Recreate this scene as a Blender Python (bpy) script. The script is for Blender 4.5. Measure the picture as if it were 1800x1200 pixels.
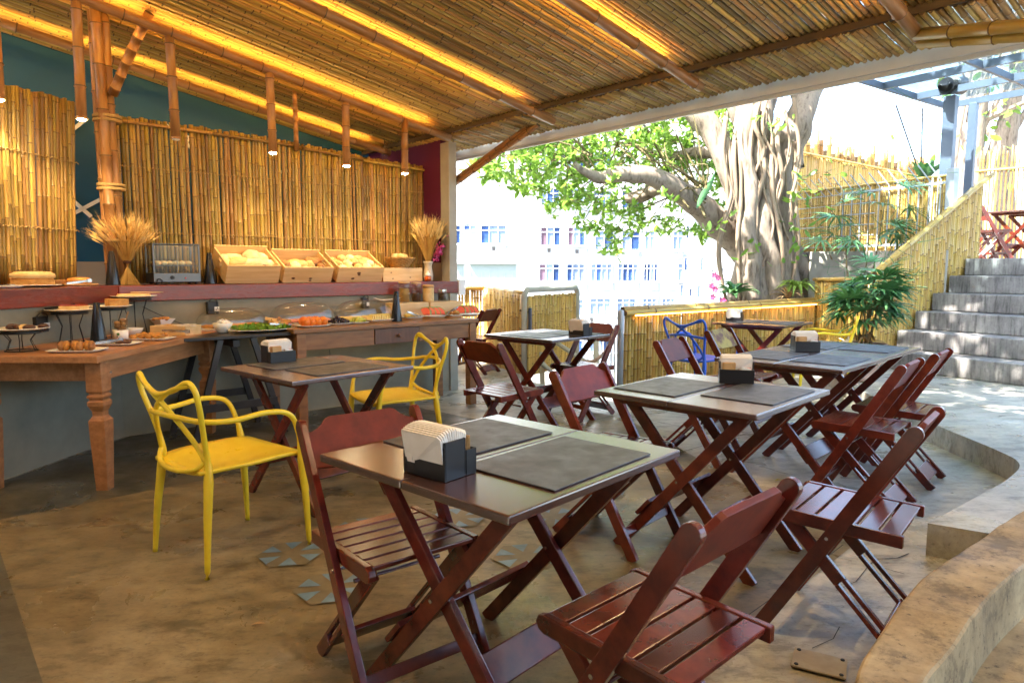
import bpy, bmesh, math, random
from mathutils import Vector, Matrix, noise
R = math.radians
rnd = random.Random(7)
scene = bpy.context.scene
for o in list(bpy.data.objects):
    bpy.data.objects.remove(o)
col = scene.collection

# ---------------------------------------------------------------- camera, sky, sun, exposure
CAM_H = 1.28
PITCH = math.atan(125 / 1200)
cam_d = bpy.data.cameras.new('camera')
cam_d.sensor_width = 36.0
cam_d.lens = 24.0
cam_d.clip_start = 0.05
cam_d.clip_end = 600
cam = bpy.data.objects.new('camera', cam_d)
cam.location = (0, 0, CAM_H)
cam.rotation_euler = (math.pi / 2 - PITCH, 0, 0)
cam_d.dof.use_dof = True
cam_d.dof.focus_distance = 2.4
cam_d.dof.aperture_fstop = 9.0
col.objects.link(cam)
scene.camera = cam

SUN_DIR = Vector((-0.50, -0.28, 0.82)).normalized()      # towards the sun
w = bpy.data.worlds.new('World')
scene.world = w
w.use_nodes = True
wn = w.node_tree.nodes
wl = w.node_tree.links
wn.clear()
sky = wn.new('ShaderNodeTexSky')
sky.sky_type = 'NISHITA'
sky.sun_disc = False
sky.sun_elevation = math.asin(SUN_DIR.z)
sky.sun_rotation = math.atan2(SUN_DIR.x, SUN_DIR.y)
sky.air_density = 1.0
sky.dust_density = 2.5
sky.ozone_density = 1.0
bg = wn.new('ShaderNodeBackground')
bg.inputs['Strength'].default_value = 0.15
wo = wn.new('ShaderNodeOutputWorld')
wl.new(sky.outputs[0], bg.inputs[0])
wl.new(bg.outputs[0], wo.inputs[0])

sun_d = bpy.data.lights.new('sun', 'SUN')
sun_d.energy = 5.0
sun_d.angle = R(0.53)
sun_d.color = (1.0, 0.95, 0.86)
sun = bpy.data.objects.new('sun', sun_d)
sun.rotation_euler = (-SUN_DIR).to_track_quat('-Z', 'Y').to_euler()
sun.location = SUN_DIR * 40
col.objects.link(sun)

scene.render.engine = 'CYCLES'
scene.view_settings.view_transform = 'Standard'
scene.view_settings.look = 'None'
scene.view_settings.exposure = 3.0
scene.view_settings.gamma = 1.0
scene.view_settings.use_curve_mapping = False
scene.cycles.use_denoising = True
scene.cycles.use_adaptive_sampling = True
scene.cycles.adaptive_threshold = 0.025
scene.cycles.max_bounces = 7
scene.cycles.diffuse_bounces = 4
scene.cycles.glossy_bounces = 3
scene.cycles.transmission_bounces = 4
scene.cycles.transparent_max_bounces = 12
scene.cycles.caustics_reflective = False
scene.cycles.caustics_refractive = False
scene.cycles.sample_clamp_indirect = 6.0
scene.cycles.use_light_tree = True
LED_POWER = 13.0
SPOT_WATT = 5.2
BEAM_SPOT = 8.0

# ---------------------------------------------------------------- the building's own axes
# u runs along the buffet wall towards the open side, v from the wall into the room
OX, OY = -0.63, 7.26
U = Vector((0.7512, 0.6601, 0))
V = Vector((0.6601, -0.7512, 0))
RZ = math.atan2(U.y, U.x)


def L(a, b, z=0.0):
    return Vector((OX, OY, z)) + U * a + V * b


def a_at(px, b, z):
    """u-coordinate of the sight line of photo column px on the line (b, z)."""
    k = (px - 900) / 1200
    c, s = math.cos(PITCH), math.sin(PITCH)
    p = L(0, b, z)
    # (p.x + a U.x) = k * ((p.y + a U.y) c - (z-H) s)
    return (k * (p.y * c - (z - CAM_H) * s) - p.x) / (U.x - k * U.y * c)


# ---------------------------------------------------------------- materials
MATS = {}


def rgb(c):
    return (c[0], c[1], c[2], 1.0)


def material(name, c1, c2=None, rough=0.5, scale=6.0, stretch=(1, 1, 1), bump=0.0, bump_scale=60.0, metal=0.0,
             spec=0.5, coat=0.0, rand=0.0, hue=0.0, detail=6.0, lo=0.35, hi=0.65, rough_var=0.0, trans=0.0, ior=1.45,
             emit=None, emit_str=0.0, subs=0.0, coord='Object', c3=None, sheen=0.0, bump_dist=0.004, coat_ior=1.5):
    m = bpy.data.materials.new(name)
    m.use_nodes = True
    nt = m.node_tree
    n, l = nt.nodes, nt.links
    bs = n['Principled BSDF']
    bs.inputs['Roughness'].default_value = rough
    bs.inputs['Metallic'].default_value = metal
    bs.inputs['Specular IOR Level'].default_value = spec
    bs.inputs['IOR'].default_value = ior
    bs.inputs['Coat Weight'].default_value = coat
    bs.inputs['Coat Roughness'].default_value = max(0.16, rough)
    bs.inputs['Coat IOR'].default_value = coat_ior
    bs.inputs['Transmission Weight'].default_value = trans
    if sheen:
        bs.inputs['Sheen Weight'].default_value = sheen
    if subs:
        bs.inputs['Subsurface Weight'].default_value = subs
        bs.inputs['Subsurface Radius'].default_value = (0.02, 0.01, 0.006)
    if emit is not None:
        bs.inputs['Emission Color'].default_value = rgb(emit)
        bs.inputs['Emission Strength'].default_value = emit_str
    tc = n.new('ShaderNodeTexCoord')
    oi = n.new('ShaderNodeObjectInfo')
    mp = n.new('ShaderNodeMapping')
    mp.inputs['Scale'].default_value = stretch
    l.new(tc.outputs[coord], mp.inputs['Vector'])
    mul = n.new('ShaderNodeMath')
    mul.operation = 'MULTIPLY'
    mul.inputs[1].default_value = 37.0
    l.new(oi.outputs['Random'], mul.inputs[0])
    cmb = n.new('ShaderNodeCombineXYZ')
    for i in range(3):
        l.new(mul.outputs[0], cmb.inputs[i])
    if coord == 'Object':
        l.new(cmb.outputs[0], mp.inputs['Location'])
    base = None
    if c2 is not None:
        nz = n.new('ShaderNodeTexNoise')
        nz.inputs['Scale'].default_value = scale
        nz.inputs['Detail'].default_value = detail
        nz.inputs['Roughness'].default_value = 0.62
        l.new(mp.outputs[0], nz.inputs['Vector'])
        cr = n.new('ShaderNodeValToRGB')
        cr.color_ramp.elements[0].position = lo
        cr.color_ramp.elements[0].color = rgb(c1)
        cr.color_ramp.elements[1].position = hi
        cr.color_ramp.elements[1].color = rgb(c2)
        if c3 is not None:
            e = cr.color_ramp.elements.new(0.5 * (lo + hi))
            e.color = rgb(c3)
        l.new(nz.outputs['Fac'], cr.inputs[0])
        base = cr.outputs[0]
        if rough_var:
            mr = n.new('ShaderNodeMapRange')
            mr.inputs['From Min'].default_value = 0.3
            mr.inputs['From Max'].default_value = 0.7
            mr.inputs['To Min'].default_value = max(0.02, rough - rough_var)
            mr.inputs['To Max'].default_value = min(1, rough + rough_var)
            l.new(nz.outputs['Fac'], mr.inputs['Value'])
            l.new(mr.outputs[0], bs.inputs['Roughness'])
    if rand or hue:
        hs = n.new('ShaderNodeHueSaturation')
        if base is not None:
            l.new(base, hs.inputs['Color'])
        else:
            hs.inputs['Color'].default_value = rgb(c1)
        mv = n.new('ShaderNodeMapRange')
        mv.inputs['To Min'].default_value = 1 - rand
        mv.inputs['To Max'].default_value = 1 + rand
        l.new(oi.outputs['Random'], mv.inputs['Value'])
        l.new(mv.outputs[0], hs.inputs['Value'])
        if hue:
            wnz = n.new('ShaderNodeTexWhiteNoise')
            wnz.noise_dimensions = '1D'
            l.new(oi.outputs['Random'], wnz.inputs['W'])
            mh = n.new('ShaderNodeMapRange')
            mh.inputs['To Min'].default_value = 0.5 - hue
            mh.inputs['To Max'].default_value = 0.5 + hue
            l.new(wnz.outputs['Value'], mh.inputs['Value'])
            l.new(mh.outputs[0], hs.inputs['Hue'])
        base = hs.outputs[0]
    if base is not None:
        l.new(base, bs.inputs['Base Color'])
    else:
        bs.inputs['Base Color'].default_value = rgb(c1)
    if bump:
        bz = n.new('ShaderNodeTexNoise')
        bz.inputs['Scale'].default_value = bump_scale
        bz.inputs['Detail'].default_value = 4
        l.new(mp.outputs[0], bz.inputs['Vector'])
        bp = n.new('ShaderNodeBump')
        bp.inputs['Strength'].default_value = bump
        bp.inputs['Distance'].default_value = bump_dist
        l.new(bz.outputs['Fac'], bp.inputs['Height'])
        l.new(bp.outputs[0], bs.inputs['Normal'])
    MATS[name] = m
    return m


M = material
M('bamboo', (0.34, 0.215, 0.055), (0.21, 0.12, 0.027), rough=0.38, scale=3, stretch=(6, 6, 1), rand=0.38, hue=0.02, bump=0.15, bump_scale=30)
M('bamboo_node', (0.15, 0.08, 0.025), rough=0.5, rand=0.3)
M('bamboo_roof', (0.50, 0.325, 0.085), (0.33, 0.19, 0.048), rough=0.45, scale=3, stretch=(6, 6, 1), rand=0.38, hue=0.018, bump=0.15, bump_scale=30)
M('bamboo_roof_node', (0.13, 0.075, 0.03), rough=0.6, rand=0.3)
M('bamboo_pole', (0.42, 0.21, 0.075), (0.27, 0.12, 0.04), rough=0.35, scale=4, stretch=(6, 6, 1), rand=0.15, bump=0.1, bump_scale=30)
M('bamboo_yellow', (0.54, 0.36, 0.095), (0.42, 0.25, 0.055), rough=0.35, scale=3, stretch=(6, 6, 1), rand=0.2, hue=0.01, bump=0.12, bump_scale=30)
M('twine', (0.45, 0.30, 0.12), (0.3, 0.19, 0.07), rough=0.9, scale=80)
M('mahogany', (0.15, 0.024, 0.012), (0.075, 0.012, 0.008), rough=0.24, scale=7, stretch=(2, 2, 2), rand=0.28, hue=0.006, coat=0.4)
M('mahogany_satin', (0.17, 0.024, 0.012), (0.095, 0.013, 0.008), rough=0.42, scale=7, stretch=(2, 2, 2), rand=0.25, hue=0.006, spec=0.3)
M('table_board', (0.075, 0.022, 0.014), (0.040, 0.014, 0.010), rough=0.25, scale=5, stretch=(1.2, 5, 4), rand=0.1, lo=0.15, hi=0.85, coat=1.0, spec=1.0, rough_var=0.015, coat_ior=1.8)
M('worn_paint', (0.42, 0.30, 0.06), (0.15, 0.06, 0.03), rough=0.6, scale=9, lo=0.42, hi=0.58)
M('placemat', (0.060, 0.064, 0.072), (0.042, 0.045, 0.051), rough=0.42, spec=0.8, scale=14, bump=0.35, bump_scale=320, rough_var=0.1)
M('shelf_red', (0.22, 0.034, 0.02), (0.12, 0.017, 0.011), rough=0.28, scale=3, stretch=(2, 2, 9), coat=0.4, bump=0.03, rough_var=0.04, bump_dist=0.001)
M('buffet_wood', (0.46, 0.21, 0.085), (0.30, 0.125, 0.045), rough=0.4, scale=4, stretch=(7, 1.2, 7), bump=0.12, bump_scale=40)
M('buffet_brown', (0.30, 0.145, 0.055), (0.19, 0.085, 0.032), rough=0.42, scale=4, stretch=(1.2, 8, 8), bump=0.12, bump_scale=40)
M('drawer_wood', (0.17, 0.085, 0.05), (0.11, 0.055, 0.034), rough=0.5, scale=5, stretch=(8, 3, 1))
M('black_wood', (0.03, 0.024, 0.022), (0.016, 0.013, 0.012), rough=0.35, scale=6)
M('pine', (0.74, 0.52, 0.26), (0.62, 0.40, 0.17), rough=0.5, scale=2.2, stretch=(1.2, 9, 14), rand=0.06, bump=0.06, bump_scale=40)
M('knot', (0.12, 0.05, 0.02), rough=0.6)
M('concrete_wall', (0.31, 0.29, 0.215), (0.20, 0.19, 0.145), rough=0.7, scale=1.8, bump=0.12, bump_scale=18, detail=9)
M('concrete_column', (0.43, 0.41, 0.35), (0.32, 0.30, 0.25), rough=0.8, scale=2.2, bump=0.15, bump_scale=25, detail=9)
M('teal_paint', (0.001, 0.072, 0.17), (0.001, 0.062, 0.15), rough=0.6, scale=2)
M('purple_paint', (0.11, 0.008, 0.045), (0.09, 0.006, 0.036), rough=0.6, scale=2)
M('grey_paint', (0.30, 0.25, 0.22), rough=0.7)
M('white_pipe', (0.72, 0.72, 0.70), rough=0.4)
M('roof_sheet', (0.70, 0.70, 0.66), (0.55, 0.55, 0.5), rough=0.7, scale=3)
M('fascia', (0.82, 0.83, 0.84), (0.74, 0.75, 0.76), rough=0.6, scale=3, bump=0.1)
M('led_dim', (1, 0.7, 0.3), emit=(1.0, 0.56, 0.11), emit_str=2.6)
M('led', (1, 0.7, 0.3), emit=(1.0, 0.56, 0.115), emit_str=LED_POWER)
M('lamp_lens', (1, 0.9, 0.7), emit=(1.0, 0.78, 0.45), emit_str=60.0)
M('yellow_plastic', (0.80, 0.60, 0.03), (0.74, 0.53, 0.028), rough=0.34, spec=0.5, scale=14, rough_var=0.08, lo=0.3, hi=0.75)
M('blue_plastic', (0.02, 0.10, 0.55), rough=0.34)
M('black_plastic', (0.014, 0.014, 0.017), rough=0.4, bump=0.05, bump_scale=200)
M('black_gloss', (0.012, 0.013, 0.018), rough=0.22)
M('paper', (0.86, 0.82, 0.76), (0.82, 0.77, 0.70), rough=0.85, scale=30)
M('kraft', (0.55, 0.35, 0.16), (0.42, 0.25, 0.10), rough=0.7, scale=25)
M('porcelain', (0.82, 0.79, 0.73), rough=0.18, spec=0.6)
M('steel', (0.62, 0.62, 0.62), rough=0.25, metal=1.0)
M('steel_case', (0.14, 0.14, 0.145), rough=0.42, metal=1.0)
M('black_iron', (0.012, 0.011, 0.011), rough=0.45)

def clear_material(name, tint, ior, rough, lo_):
    """Thin clear sheet: see-through with a Fresnel reflection."""
    m = bpy.data.materials.new(name)
    m.use_nodes = True
    n, l = m.node_tree.nodes, m.node_tree.links
    n.remove(n['Principled BSDF'])
    tr = n.new('ShaderNodeBsdfTransparent'); tr.inputs[0].default_value = rgb(tint)
    gl = n.new('ShaderNodeBsdfGlossy'); gl.inputs['Roughness'].default_value = rough
    fr = n.new('ShaderNodeLayerWeight'); fr.inputs[0].default_value = 0.5
    pw = n.new('ShaderNodeMath'); pw.operation = 'POWER'; pw.inputs[1].default_value = 3.5
    sc_ = n.new('ShaderNodeMath'); sc_.operation = 'MULTIPLY'; sc_.inputs[1].default_value = ior
    l.new(fr.outputs['Facing'], pw.inputs[0]); l.new(pw.outputs[0], sc_.inputs[0])
    ad = n.new('ShaderNodeMath'); ad.operation = 'ADD'; ad.use_clamp = True; ad.inputs[1].default_value = lo_
    mx = n.new('ShaderNodeMixShader')
    l.new(sc_.outputs[0], ad.inputs[0]); l.new(ad.outputs[0], mx.inputs[0])
    l.new(tr.outputs[0], mx.inputs[1]); l.new(gl.outputs[0], mx.inputs[2])
    l.new(mx.outputs[0], n['Material Output'].inputs['Surface'])
    MATS[name] = m
def sheet_material(name, c, tr):
    m = M(name, c, rough=0.6)
    n, l = m.node_tree.nodes, m.node_tree.links
    tl = n.new('ShaderNodeBsdfTranslucent'); tl.inputs[0].default_value = rgb(c)
    mx = n.new('ShaderNodeMixShader'); mx.inputs[0].default_value = tr
    l.new(n['Principled BSDF'].outputs[0], mx.inputs[1]); l.new(tl.outputs[0], mx.inputs[2]); l.new(mx.outputs[0], n['Material Output'].inputs['Surface'])
sheet_material('roof_plastic', (0.80, 0.84, 0.84), 0.20)
sheet_material('eave_plastic', (0.84, 0.87, 0.88), 0.42)
clear_material('glass', (0.96, 0.98, 0.97), 0.45, 0.03, 0.03)
clear_material('canopy_glass', (0.80, 0.90, 0.93), 0.6, 0.05, 0.05)
clear_material('dome_plastic', (0.95, 0.94, 0.91), 0.5, 0.12, 0.06)
M('bread', (0.78, 0.55, 0.26), (0.56, 0.29, 0.09), rough=0.7, scale=9, bump=0.3, bump_scale=40, subs=0.1, lo=0.3, hi=0.7, rand=0.12)
M('bread_pale', (0.86, 0.70, 0.46), (0.72, 0.48, 0.22), rough=0.75, scale=8, bump=0.3, bump_scale=40, subs=0.1, rand=0.1)
M('bread_brown', (0.42, 0.20, 0.07), (0.24, 0.10, 0.035), rough=0.65, scale=9, bump=0.4, bump_scale=50, rand=0.15)
M('cake', (0.62, 0.34, 0.10), (0.44, 0.20, 0.05), rough=0.8, scale=25, bump=0.5, bump_scale=90)
M('cake_top', (0.80, 0.60, 0.30), (0.66, 0.42, 0.16), rough=0.8, scale=14, bump=0.4, bump_scale=80)
M('chocolate', (0.085, 0.030, 0.014), (0.04, 0.014, 0.008), rough=0.4, scale=18, bump=0.4, bump_scale=60)
M('pastry', (0.62, 0.30, 0.06), (0.38, 0.14, 0.03), rough=0.5, scale=30, bump=0.6, bump_scale=70, rand=0.15)
M('jam', (0.45, 0.07, 0.02), (0.30, 0.03, 0.012), rough=0.2, scale=20)
M('jar_label', (0.82, 0.78, 0.72), rough=0.6)
M('honey', (0.42, 0.07, 0.01), rough=0.1)
M('papaya', (0.85, 0.24, 0.025), (0.75, 0.17, 0.02), rough=0.3, scale=12, subs=0.15, rand=0.08)
M('grape_dark', (0.022, 0.009, 0.016), rough=0.25, rand=0.4)
M('grape_green', (0.50, 0.50, 0.09), rough=0.25, subs=0.2, rand=0.2)
M('melon', (0.80, 0.70, 0.32), (0.72, 0.58, 0.2), rough=0.35, scale=14, subs=0.1)
M('pineapple', (0.82, 0.62, 0.18), (0.68, 0.45, 0.08), rough=0.4, scale=20)
M('watermelon', (0.80, 0.17, 0.13), (0.72, 0.12, 0.09), rough=0.35, scale=12, subs=0.1)
M('watermelon_rind', (0.05, 0.16, 0.03), (0.45, 0.52, 0.25), rough=0.4, scale=10)
M('ham', (0.80, 0.33, 0.25), (0.72, 0.26, 0.20), rough=0.5, scale=15)
M('cheese', (0.82, 0.62, 0.25), (0.80, 0.56, 0.18), rough=0.5, scale=12)
M('lettuce', (0.13, 0.32, 0.02), (0.28, 0.45, 0.05), rough=0.5, scale=30, rand=0.2)
M('granola', (0.45, 0.26, 0.08), (0.28, 0.14, 0.04), rough=0.8, scale=90, bump=0.8, bump_scale=90)
M('cereal_dark', (0.10, 0.04, 0.02), (0.05, 0.02, 0.012), rough=0.8, scale=90, bump=0.8, bump_scale=90)
M('wheat', (0.93, 0.72, 0.34), (0.80, 0.54, 0.18), rough=0.75, scale=10, rand=0.1)
M('wheat_stem', (0.66, 0.44, 0.14), (0.5, 0.3, 0.08), rough=0.75, scale=10)
M('wicker', (0.52, 0.30, 0.09), (0.34, 0.17, 0.045), rough=0.6, scale=60)
M('pink_flower', (0.80, 0.13, 0.36), (0.62, 0.06, 0.25), rough=0.6, scale=30)
M('ceramic_jug', (0.60, 0.50, 0.38), (0.52, 0.42, 0.30), rough=0.35, scale=6)
M('clay', (0.42, 0.27, 0.20), (0.30, 0.19, 0.14), rough=0.75, scale=7, bump=0.15)
M('cork', (0.55, 0.36, 0.2), rough=0.8)
M('white_label', (0.8, 0.8, 0.78), rough=0.6)
M('print_dark', (0.02, 0.02, 0.02), rough=0.7)
M('print_green', (0.10, 0.30, 0.08), rough=0.7)
M('print_red', (0.65, 0.05, 0.04), rough=0.7)
M('red_lamp', (0.5, 0.02, 0.02), rough=0.3)
M('wood_handle', (0.40, 0.22, 0.09), rough=0.55)
M('steel_blue', (0.10, 0.125, 0.17), (0.08, 0.10, 0.145), rough=0.45, scale=4, metal=0.2)
M('galvanised', (0.42, 0.45, 0.48), (0.34, 0.37, 0.40), rough=0.5, scale=6, metal=0.3)
M('window_glass', (0.035, 0.075, 0.20), (0.02, 0.045, 0.13), rough=0.5, scale=1.5, spec=0.2, rand=0.4)
M('curtain', (0.20, 0.26, 0.38), (0.11, 0.16, 0.27), rough=0.8, scale=3, stretch=(6, 1, 0.5), rand=0.3)
M('curtain_red', (0.10, 0.055, 0.085), (0.15, 0.09, 0.12), rough=0.8, scale=3, stretch=(6, 1, 0.5), rand=0.2)
M('window_frame', (0.52, 0.55, 0.60), rough=0.5)
M('facade', (0.50, 0.51, 0.53), (0.42, 0.43, 0.45), rough=0.85, scale=0.25, detail=9, stretch=(1, 1, 0.35))
M('facade_joint', (0.32, 0.34, 0.37), rough=0.8)
M('recess', (0.24, 0.28, 0.28), rough=0.8)
M('air_con', (0.66, 0.68, 0.70), rough=0.5)
M('vent_dark', (0.10, 0.09, 0.09), rough=0.7)
M('bark', (0.20, 0.155, 0.118), (0.10, 0.074, 0.055), rough=0.85, scale=5, stretch=(3, 3, 0.7), bump=0.5, bump_scale=16, detail=9, c3=(0.27, 0.215, 0.168))
M('root', (0.30, 0.225, 0.16), (0.19, 0.135, 0.09), rough=0.85, scale=5, stretch=(3, 3, 0.7), bump=0.4, bump_scale=22)
M('leaf', (0.05, 0.14, 0.02), (0.20, 0.335, 0.06), rough=0.36, scale=9, rand=0.25, hue=0.015, lo=0.3, hi=0.7)
M('leaf_dark', (0.055, 0.17, 0.065), (0.12, 0.28, 0.105), rough=0.38, scale=3, rand=0.25, hue=0.01)
M('leaf_pale', (0.17, 0.27, 0.045), (0.10, 0.19, 0.025), rough=0.45, scale=3, rand=0.2)
M('leaf_dry', (0.45, 0.28, 0.13), (0.33, 0.19, 0.08), rough=0.8, scale=5, rand=0.2)
M('stalk', (0.16, 0.12, 0.05), (0.09, 0.08, 0.03), rough=0.7, scale=9)
M('soil', (0.08, 0.055, 0.035), (0.05, 0.035, 0.02), rough=0.95, scale=12, bump=0.6)
M('terrace_edge', (0.36, 0.33, 0.28), (0.25, 0.23, 0.19), rough=0.8, scale=2.5, bump=0.2)
M('ground_far', (0.22, 0.22, 0.20), (0.14, 0.16, 0.12), rough=0.9, scale=0.2)
M('dust_paint', (0.17, 0.27, 0.36), (0.11, 0.18, 0.23), rough=0.5, scale=14)
M('dust_paint_dark', (0.15, 0.125, 0.075), (0.20, 0.165, 0.10), rough=0.5, scale=14)
M('plate_metal', (0.40, 0.36, 0.29), (0.30, 0.26, 0.20), rough=0.6, scale=10)
M('yellow_bit', (0.8, 0.45, 0.02), rough=0.5)
M('lemon_leaf', (0.30, 0.30, 0.04), rough=0.6)

def floor_material(name, dark, mid, light, rough, sc, streak=(1.0, 2.2, 1.0), pits=0.5, grime=0.5):
    """Worn cement: broad tone, streaky grime, fine pits and scuffs, patchy polish."""
    m = bpy.data.materials.new(name)
    m.use_nodes = True
    n, l = m.node_tree.nodes, m.node_tree.links
    bs = n['Principled BSDF']
    tc = n.new('ShaderNodeTexCoord')
    mp = n.new('ShaderNodeMapping'); mp.inputs['Rotation'].default_value = (0, 0, -RZ); mp.inputs['Scale'].default_value = streak
    l.new(tc.outputs['Object'], mp.inputs['Vector'])

    def nz(scale, detail, ro, vec, dist=0.0):
        t = n.new('ShaderNodeTexNoise'); t.inputs['Scale'].default_value = scale; t.inputs['Detail'].default_value = detail
        t.inputs['Roughness'].default_value = ro; t.inputs['Distortion'].default_value = dist
        l.new(vec, t.inputs['Vector'])
        return t.outputs['Fac']

    def ramp(src, stops):
        r = n.new('ShaderNodeValToRGB'); e = r.color_ramp.elements
        e[0].position, e[0].color = stops[0][0], rgb(stops[0][1])
        e[1].position, e[1].color = stops[-1][0], rgb(stops[-1][1])
        for p, c in stops[1:-1]:
            k = e.new(p); k.color = rgb(c)
        l.new(src, r.inputs[0])
        return r.outputs[0]

    def mult(x, y):
        mx = n.new('ShaderNodeMix'); mx.data_type = 'RGBA'; mx.blend_type = 'MULTIPLY'; mx.inputs[0].default_value = 1.0
        l.new(x, mx.inputs[6]); l.new(y, mx.inputs[7])
        return mx.outputs[2]
    ob = tc.outputs['Object']
    a = nz(sc, 14, 0.66, ob); b = nz(5.0, 15, 0.74, mp.outputs[0]); c = nz(42, 8, 0.7, ob); g = nz(2.2, 10, 0.6, ob, 0.4); d = nz(170, 4, 0.6, ob)
    g0, p0 = 1 - grime, 1 - pits
    base = ramp(a, [(0.32, dark), (0.5, mid), (0.68, light)])
    base = mult(base, ramp(b, [(0.40, (g0, g0 * 0.98, g0 * 0.95)), (0.485, (0.90, 0.89, 0.87)), (0.60, (1.10, 1.08, 1.05))]))
    base = mult(base, ramp(c, [(0.33, (p0, p0, p0)), (0.42, (0.97, 0.97, 0.97)), (0.66, (1.06, 1.06, 1.05))]))
    l.new(base, bs.inputs['Base Color'])
    mr = n.new('ShaderNodeMapRange')
    mr.inputs['From Min'].default_value = 0.36; mr.inputs['From Max'].default_value = 0.62
    mr.inputs['To Min'].default_value = max(0.12, rough - 0.16); mr.inputs['To Max'].default_value = rough + 0.20
    l.new(g, mr.inputs['Value'])
    l.new(mr.outputs[0], bs.inputs['Roughness'])
    bp = n.new('ShaderNodeBump'); bp.inputs['Strength'].default_value = 0.22; bp.inputs['Distance'].default_value = 0.004
    ad = n.new('ShaderNodeMath'); ad.operation = 'ADD'
    l.new(c, ad.inputs[0]); l.new(b, ad.inputs[1])
    l.new(ad.outputs[0], bp.inputs['Height'])
    l.new(bp.outputs[0], bs.inputs['Normal'])
    MATS[name] = m


def edge_wear(name, wear, amount=0.75, radius=0.004):
    """Mix a worn wood colour in along the geometry's edges, broken up by noise, plus fine scratches."""
    m = MATS[name]
    n, l = m.node_tree.nodes, m.node_tree.links
    bs = n['Principled BSDF']
    src = bs.inputs['Base Color'].links[0].from_socket
    bv = n.new('ShaderNodeBevel'); bv.samples = 3; bv.inputs['Radius'].default_value = radius
    ge = n.new('ShaderNodeNewGeometry')
    dp = n.new('ShaderNodeVectorMath'); dp.operation = 'DOT_PRODUCT'
    l.new(bv.outputs[0], dp.inputs[0]); l.new(ge.outputs['True Normal'], dp.inputs[1])
    mr = n.new('ShaderNodeMapRange'); mr.inputs['From Min'].default_value = 0.985; mr.inputs['From Max'].default_value = 0.86
    mr.inputs['To Min'].default_value = 0.0; mr.inputs['To Max'].default_value = amount
    l.new(dp.outputs['Value'], mr.inputs['Value'])
    tc = n.new('ShaderNodeTexCoord')
    nz = n.new('ShaderNodeTexNoise'); nz.inputs['Scale'].default_value = 26; nz.inputs['Detail'].default_value = 6
    l.new(tc.outputs['Object'], nz.inputs['Vector'])
    m2 = n.new('ShaderNodeMapRange'); m2.inputs['From Min'].default_value = 0.42; m2.inputs['From Max'].default_value = 0.62
    l.new(nz.outputs['Fac'], m2.inputs['Value'])
    mu = n.new('ShaderNodeMath'); mu.operation = 'MULTIPLY'
    l.new(mr.outputs[0], mu.inputs[0]); l.new(m2.outputs[0], mu.inputs[1])
    mx = n.new('ShaderNodeMix'); mx.data_type = 'RGBA'
    l.new(mu.outputs[0], mx.inputs[0]); l.new(src, mx.inputs[6]); mx.inputs[7].default_value = rgb(wear)
    l.new(mx.outputs[2], bs.inputs['Base Color'])


edge_wear('mahogany_satin', (0.27, 0.085, 0.04), 0.55, 0.003)
edge_wear('mahogany', (0.27, 0.085, 0.04), 0.55, 0.003)
edge_wear('table_board', (0.24, 0.09, 0.045), 0.6, 0.003)
floor_material('floor_ochre', (0.10, 0.078, 0.042), (0.195, 0.153, 0.086), (0.32, 0.265, 0.165), 0.34, 1.2, grime=0.42, pits=0.4)
floor_material('floor_grey', (0.26, 0.245, 0.21), (0.40, 0.385, 0.34), (0.54, 0.525, 0.48), 0.33, 0.9, grime=0.42, pits=0.4)
floor_material('floor_dark', (0.05, 0.047, 0.034), (0.085, 0.08, 0.06), (0.13, 0.122, 0.095), 0.36, 1.3, grime=0.4, pits=0.35)
floor_material('step_concrete', (0.11, 0.103, 0.105), (0.20, 0.19, 0.19), (0.31, 0.30, 0.295), 0.7, 2.0, streak=(5, 5, 0.5), grime=0.5)
floor_material('ochre_wall', (0.22, 0.155, 0.08), (0.36, 0.265, 0.14), (0.48, 0.37, 0.21), 0.72, 2.5, streak=(2, 2, 2), grime=0.45, pits=0.65)

# ---------------------------------------------------------------- mesh builder
def frame(d):
    d = d.normalized()
    up = Vector((0, 0, 1)) if abs(d.z) < 0.95 else Vector((0, 1, 0))
    x = d.cross(up).normalized()
    return x, x.cross(d).normalized()


def spline(pts, n=8, closed=False):
    """Catmull-Rom points through pts (tuples of any length)."""
    out = []
    P = [tuple(p) for p in pts]
    m = len(P)
    segs = m if closed else m - 1
    for i in range(segs):
        p1, p2 = P[i], P[(i + 1) % m]
        p0 = P[i - 1] if (i or closed) else tuple(2 * a - b for a, b in zip(p1, p2))
        p3 = P[(i + 2) % m] if (closed or i + 2 < m) else tuple(2 * b - a for a, b in zip(p1, p2))
        for k in range(n):
            t = k / n
            out.append(tuple(0.5 * (2 * b + (c - a) * t + (2 * a - 5 * b + 4 * c - d) * t * t + (3 * b - a - 3 * c + d) * t ** 3)
                             for a, b, c, d in zip(p0, p1, p2, p3)))
    if not closed:
        out.append(P[-1])
    return out


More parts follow.
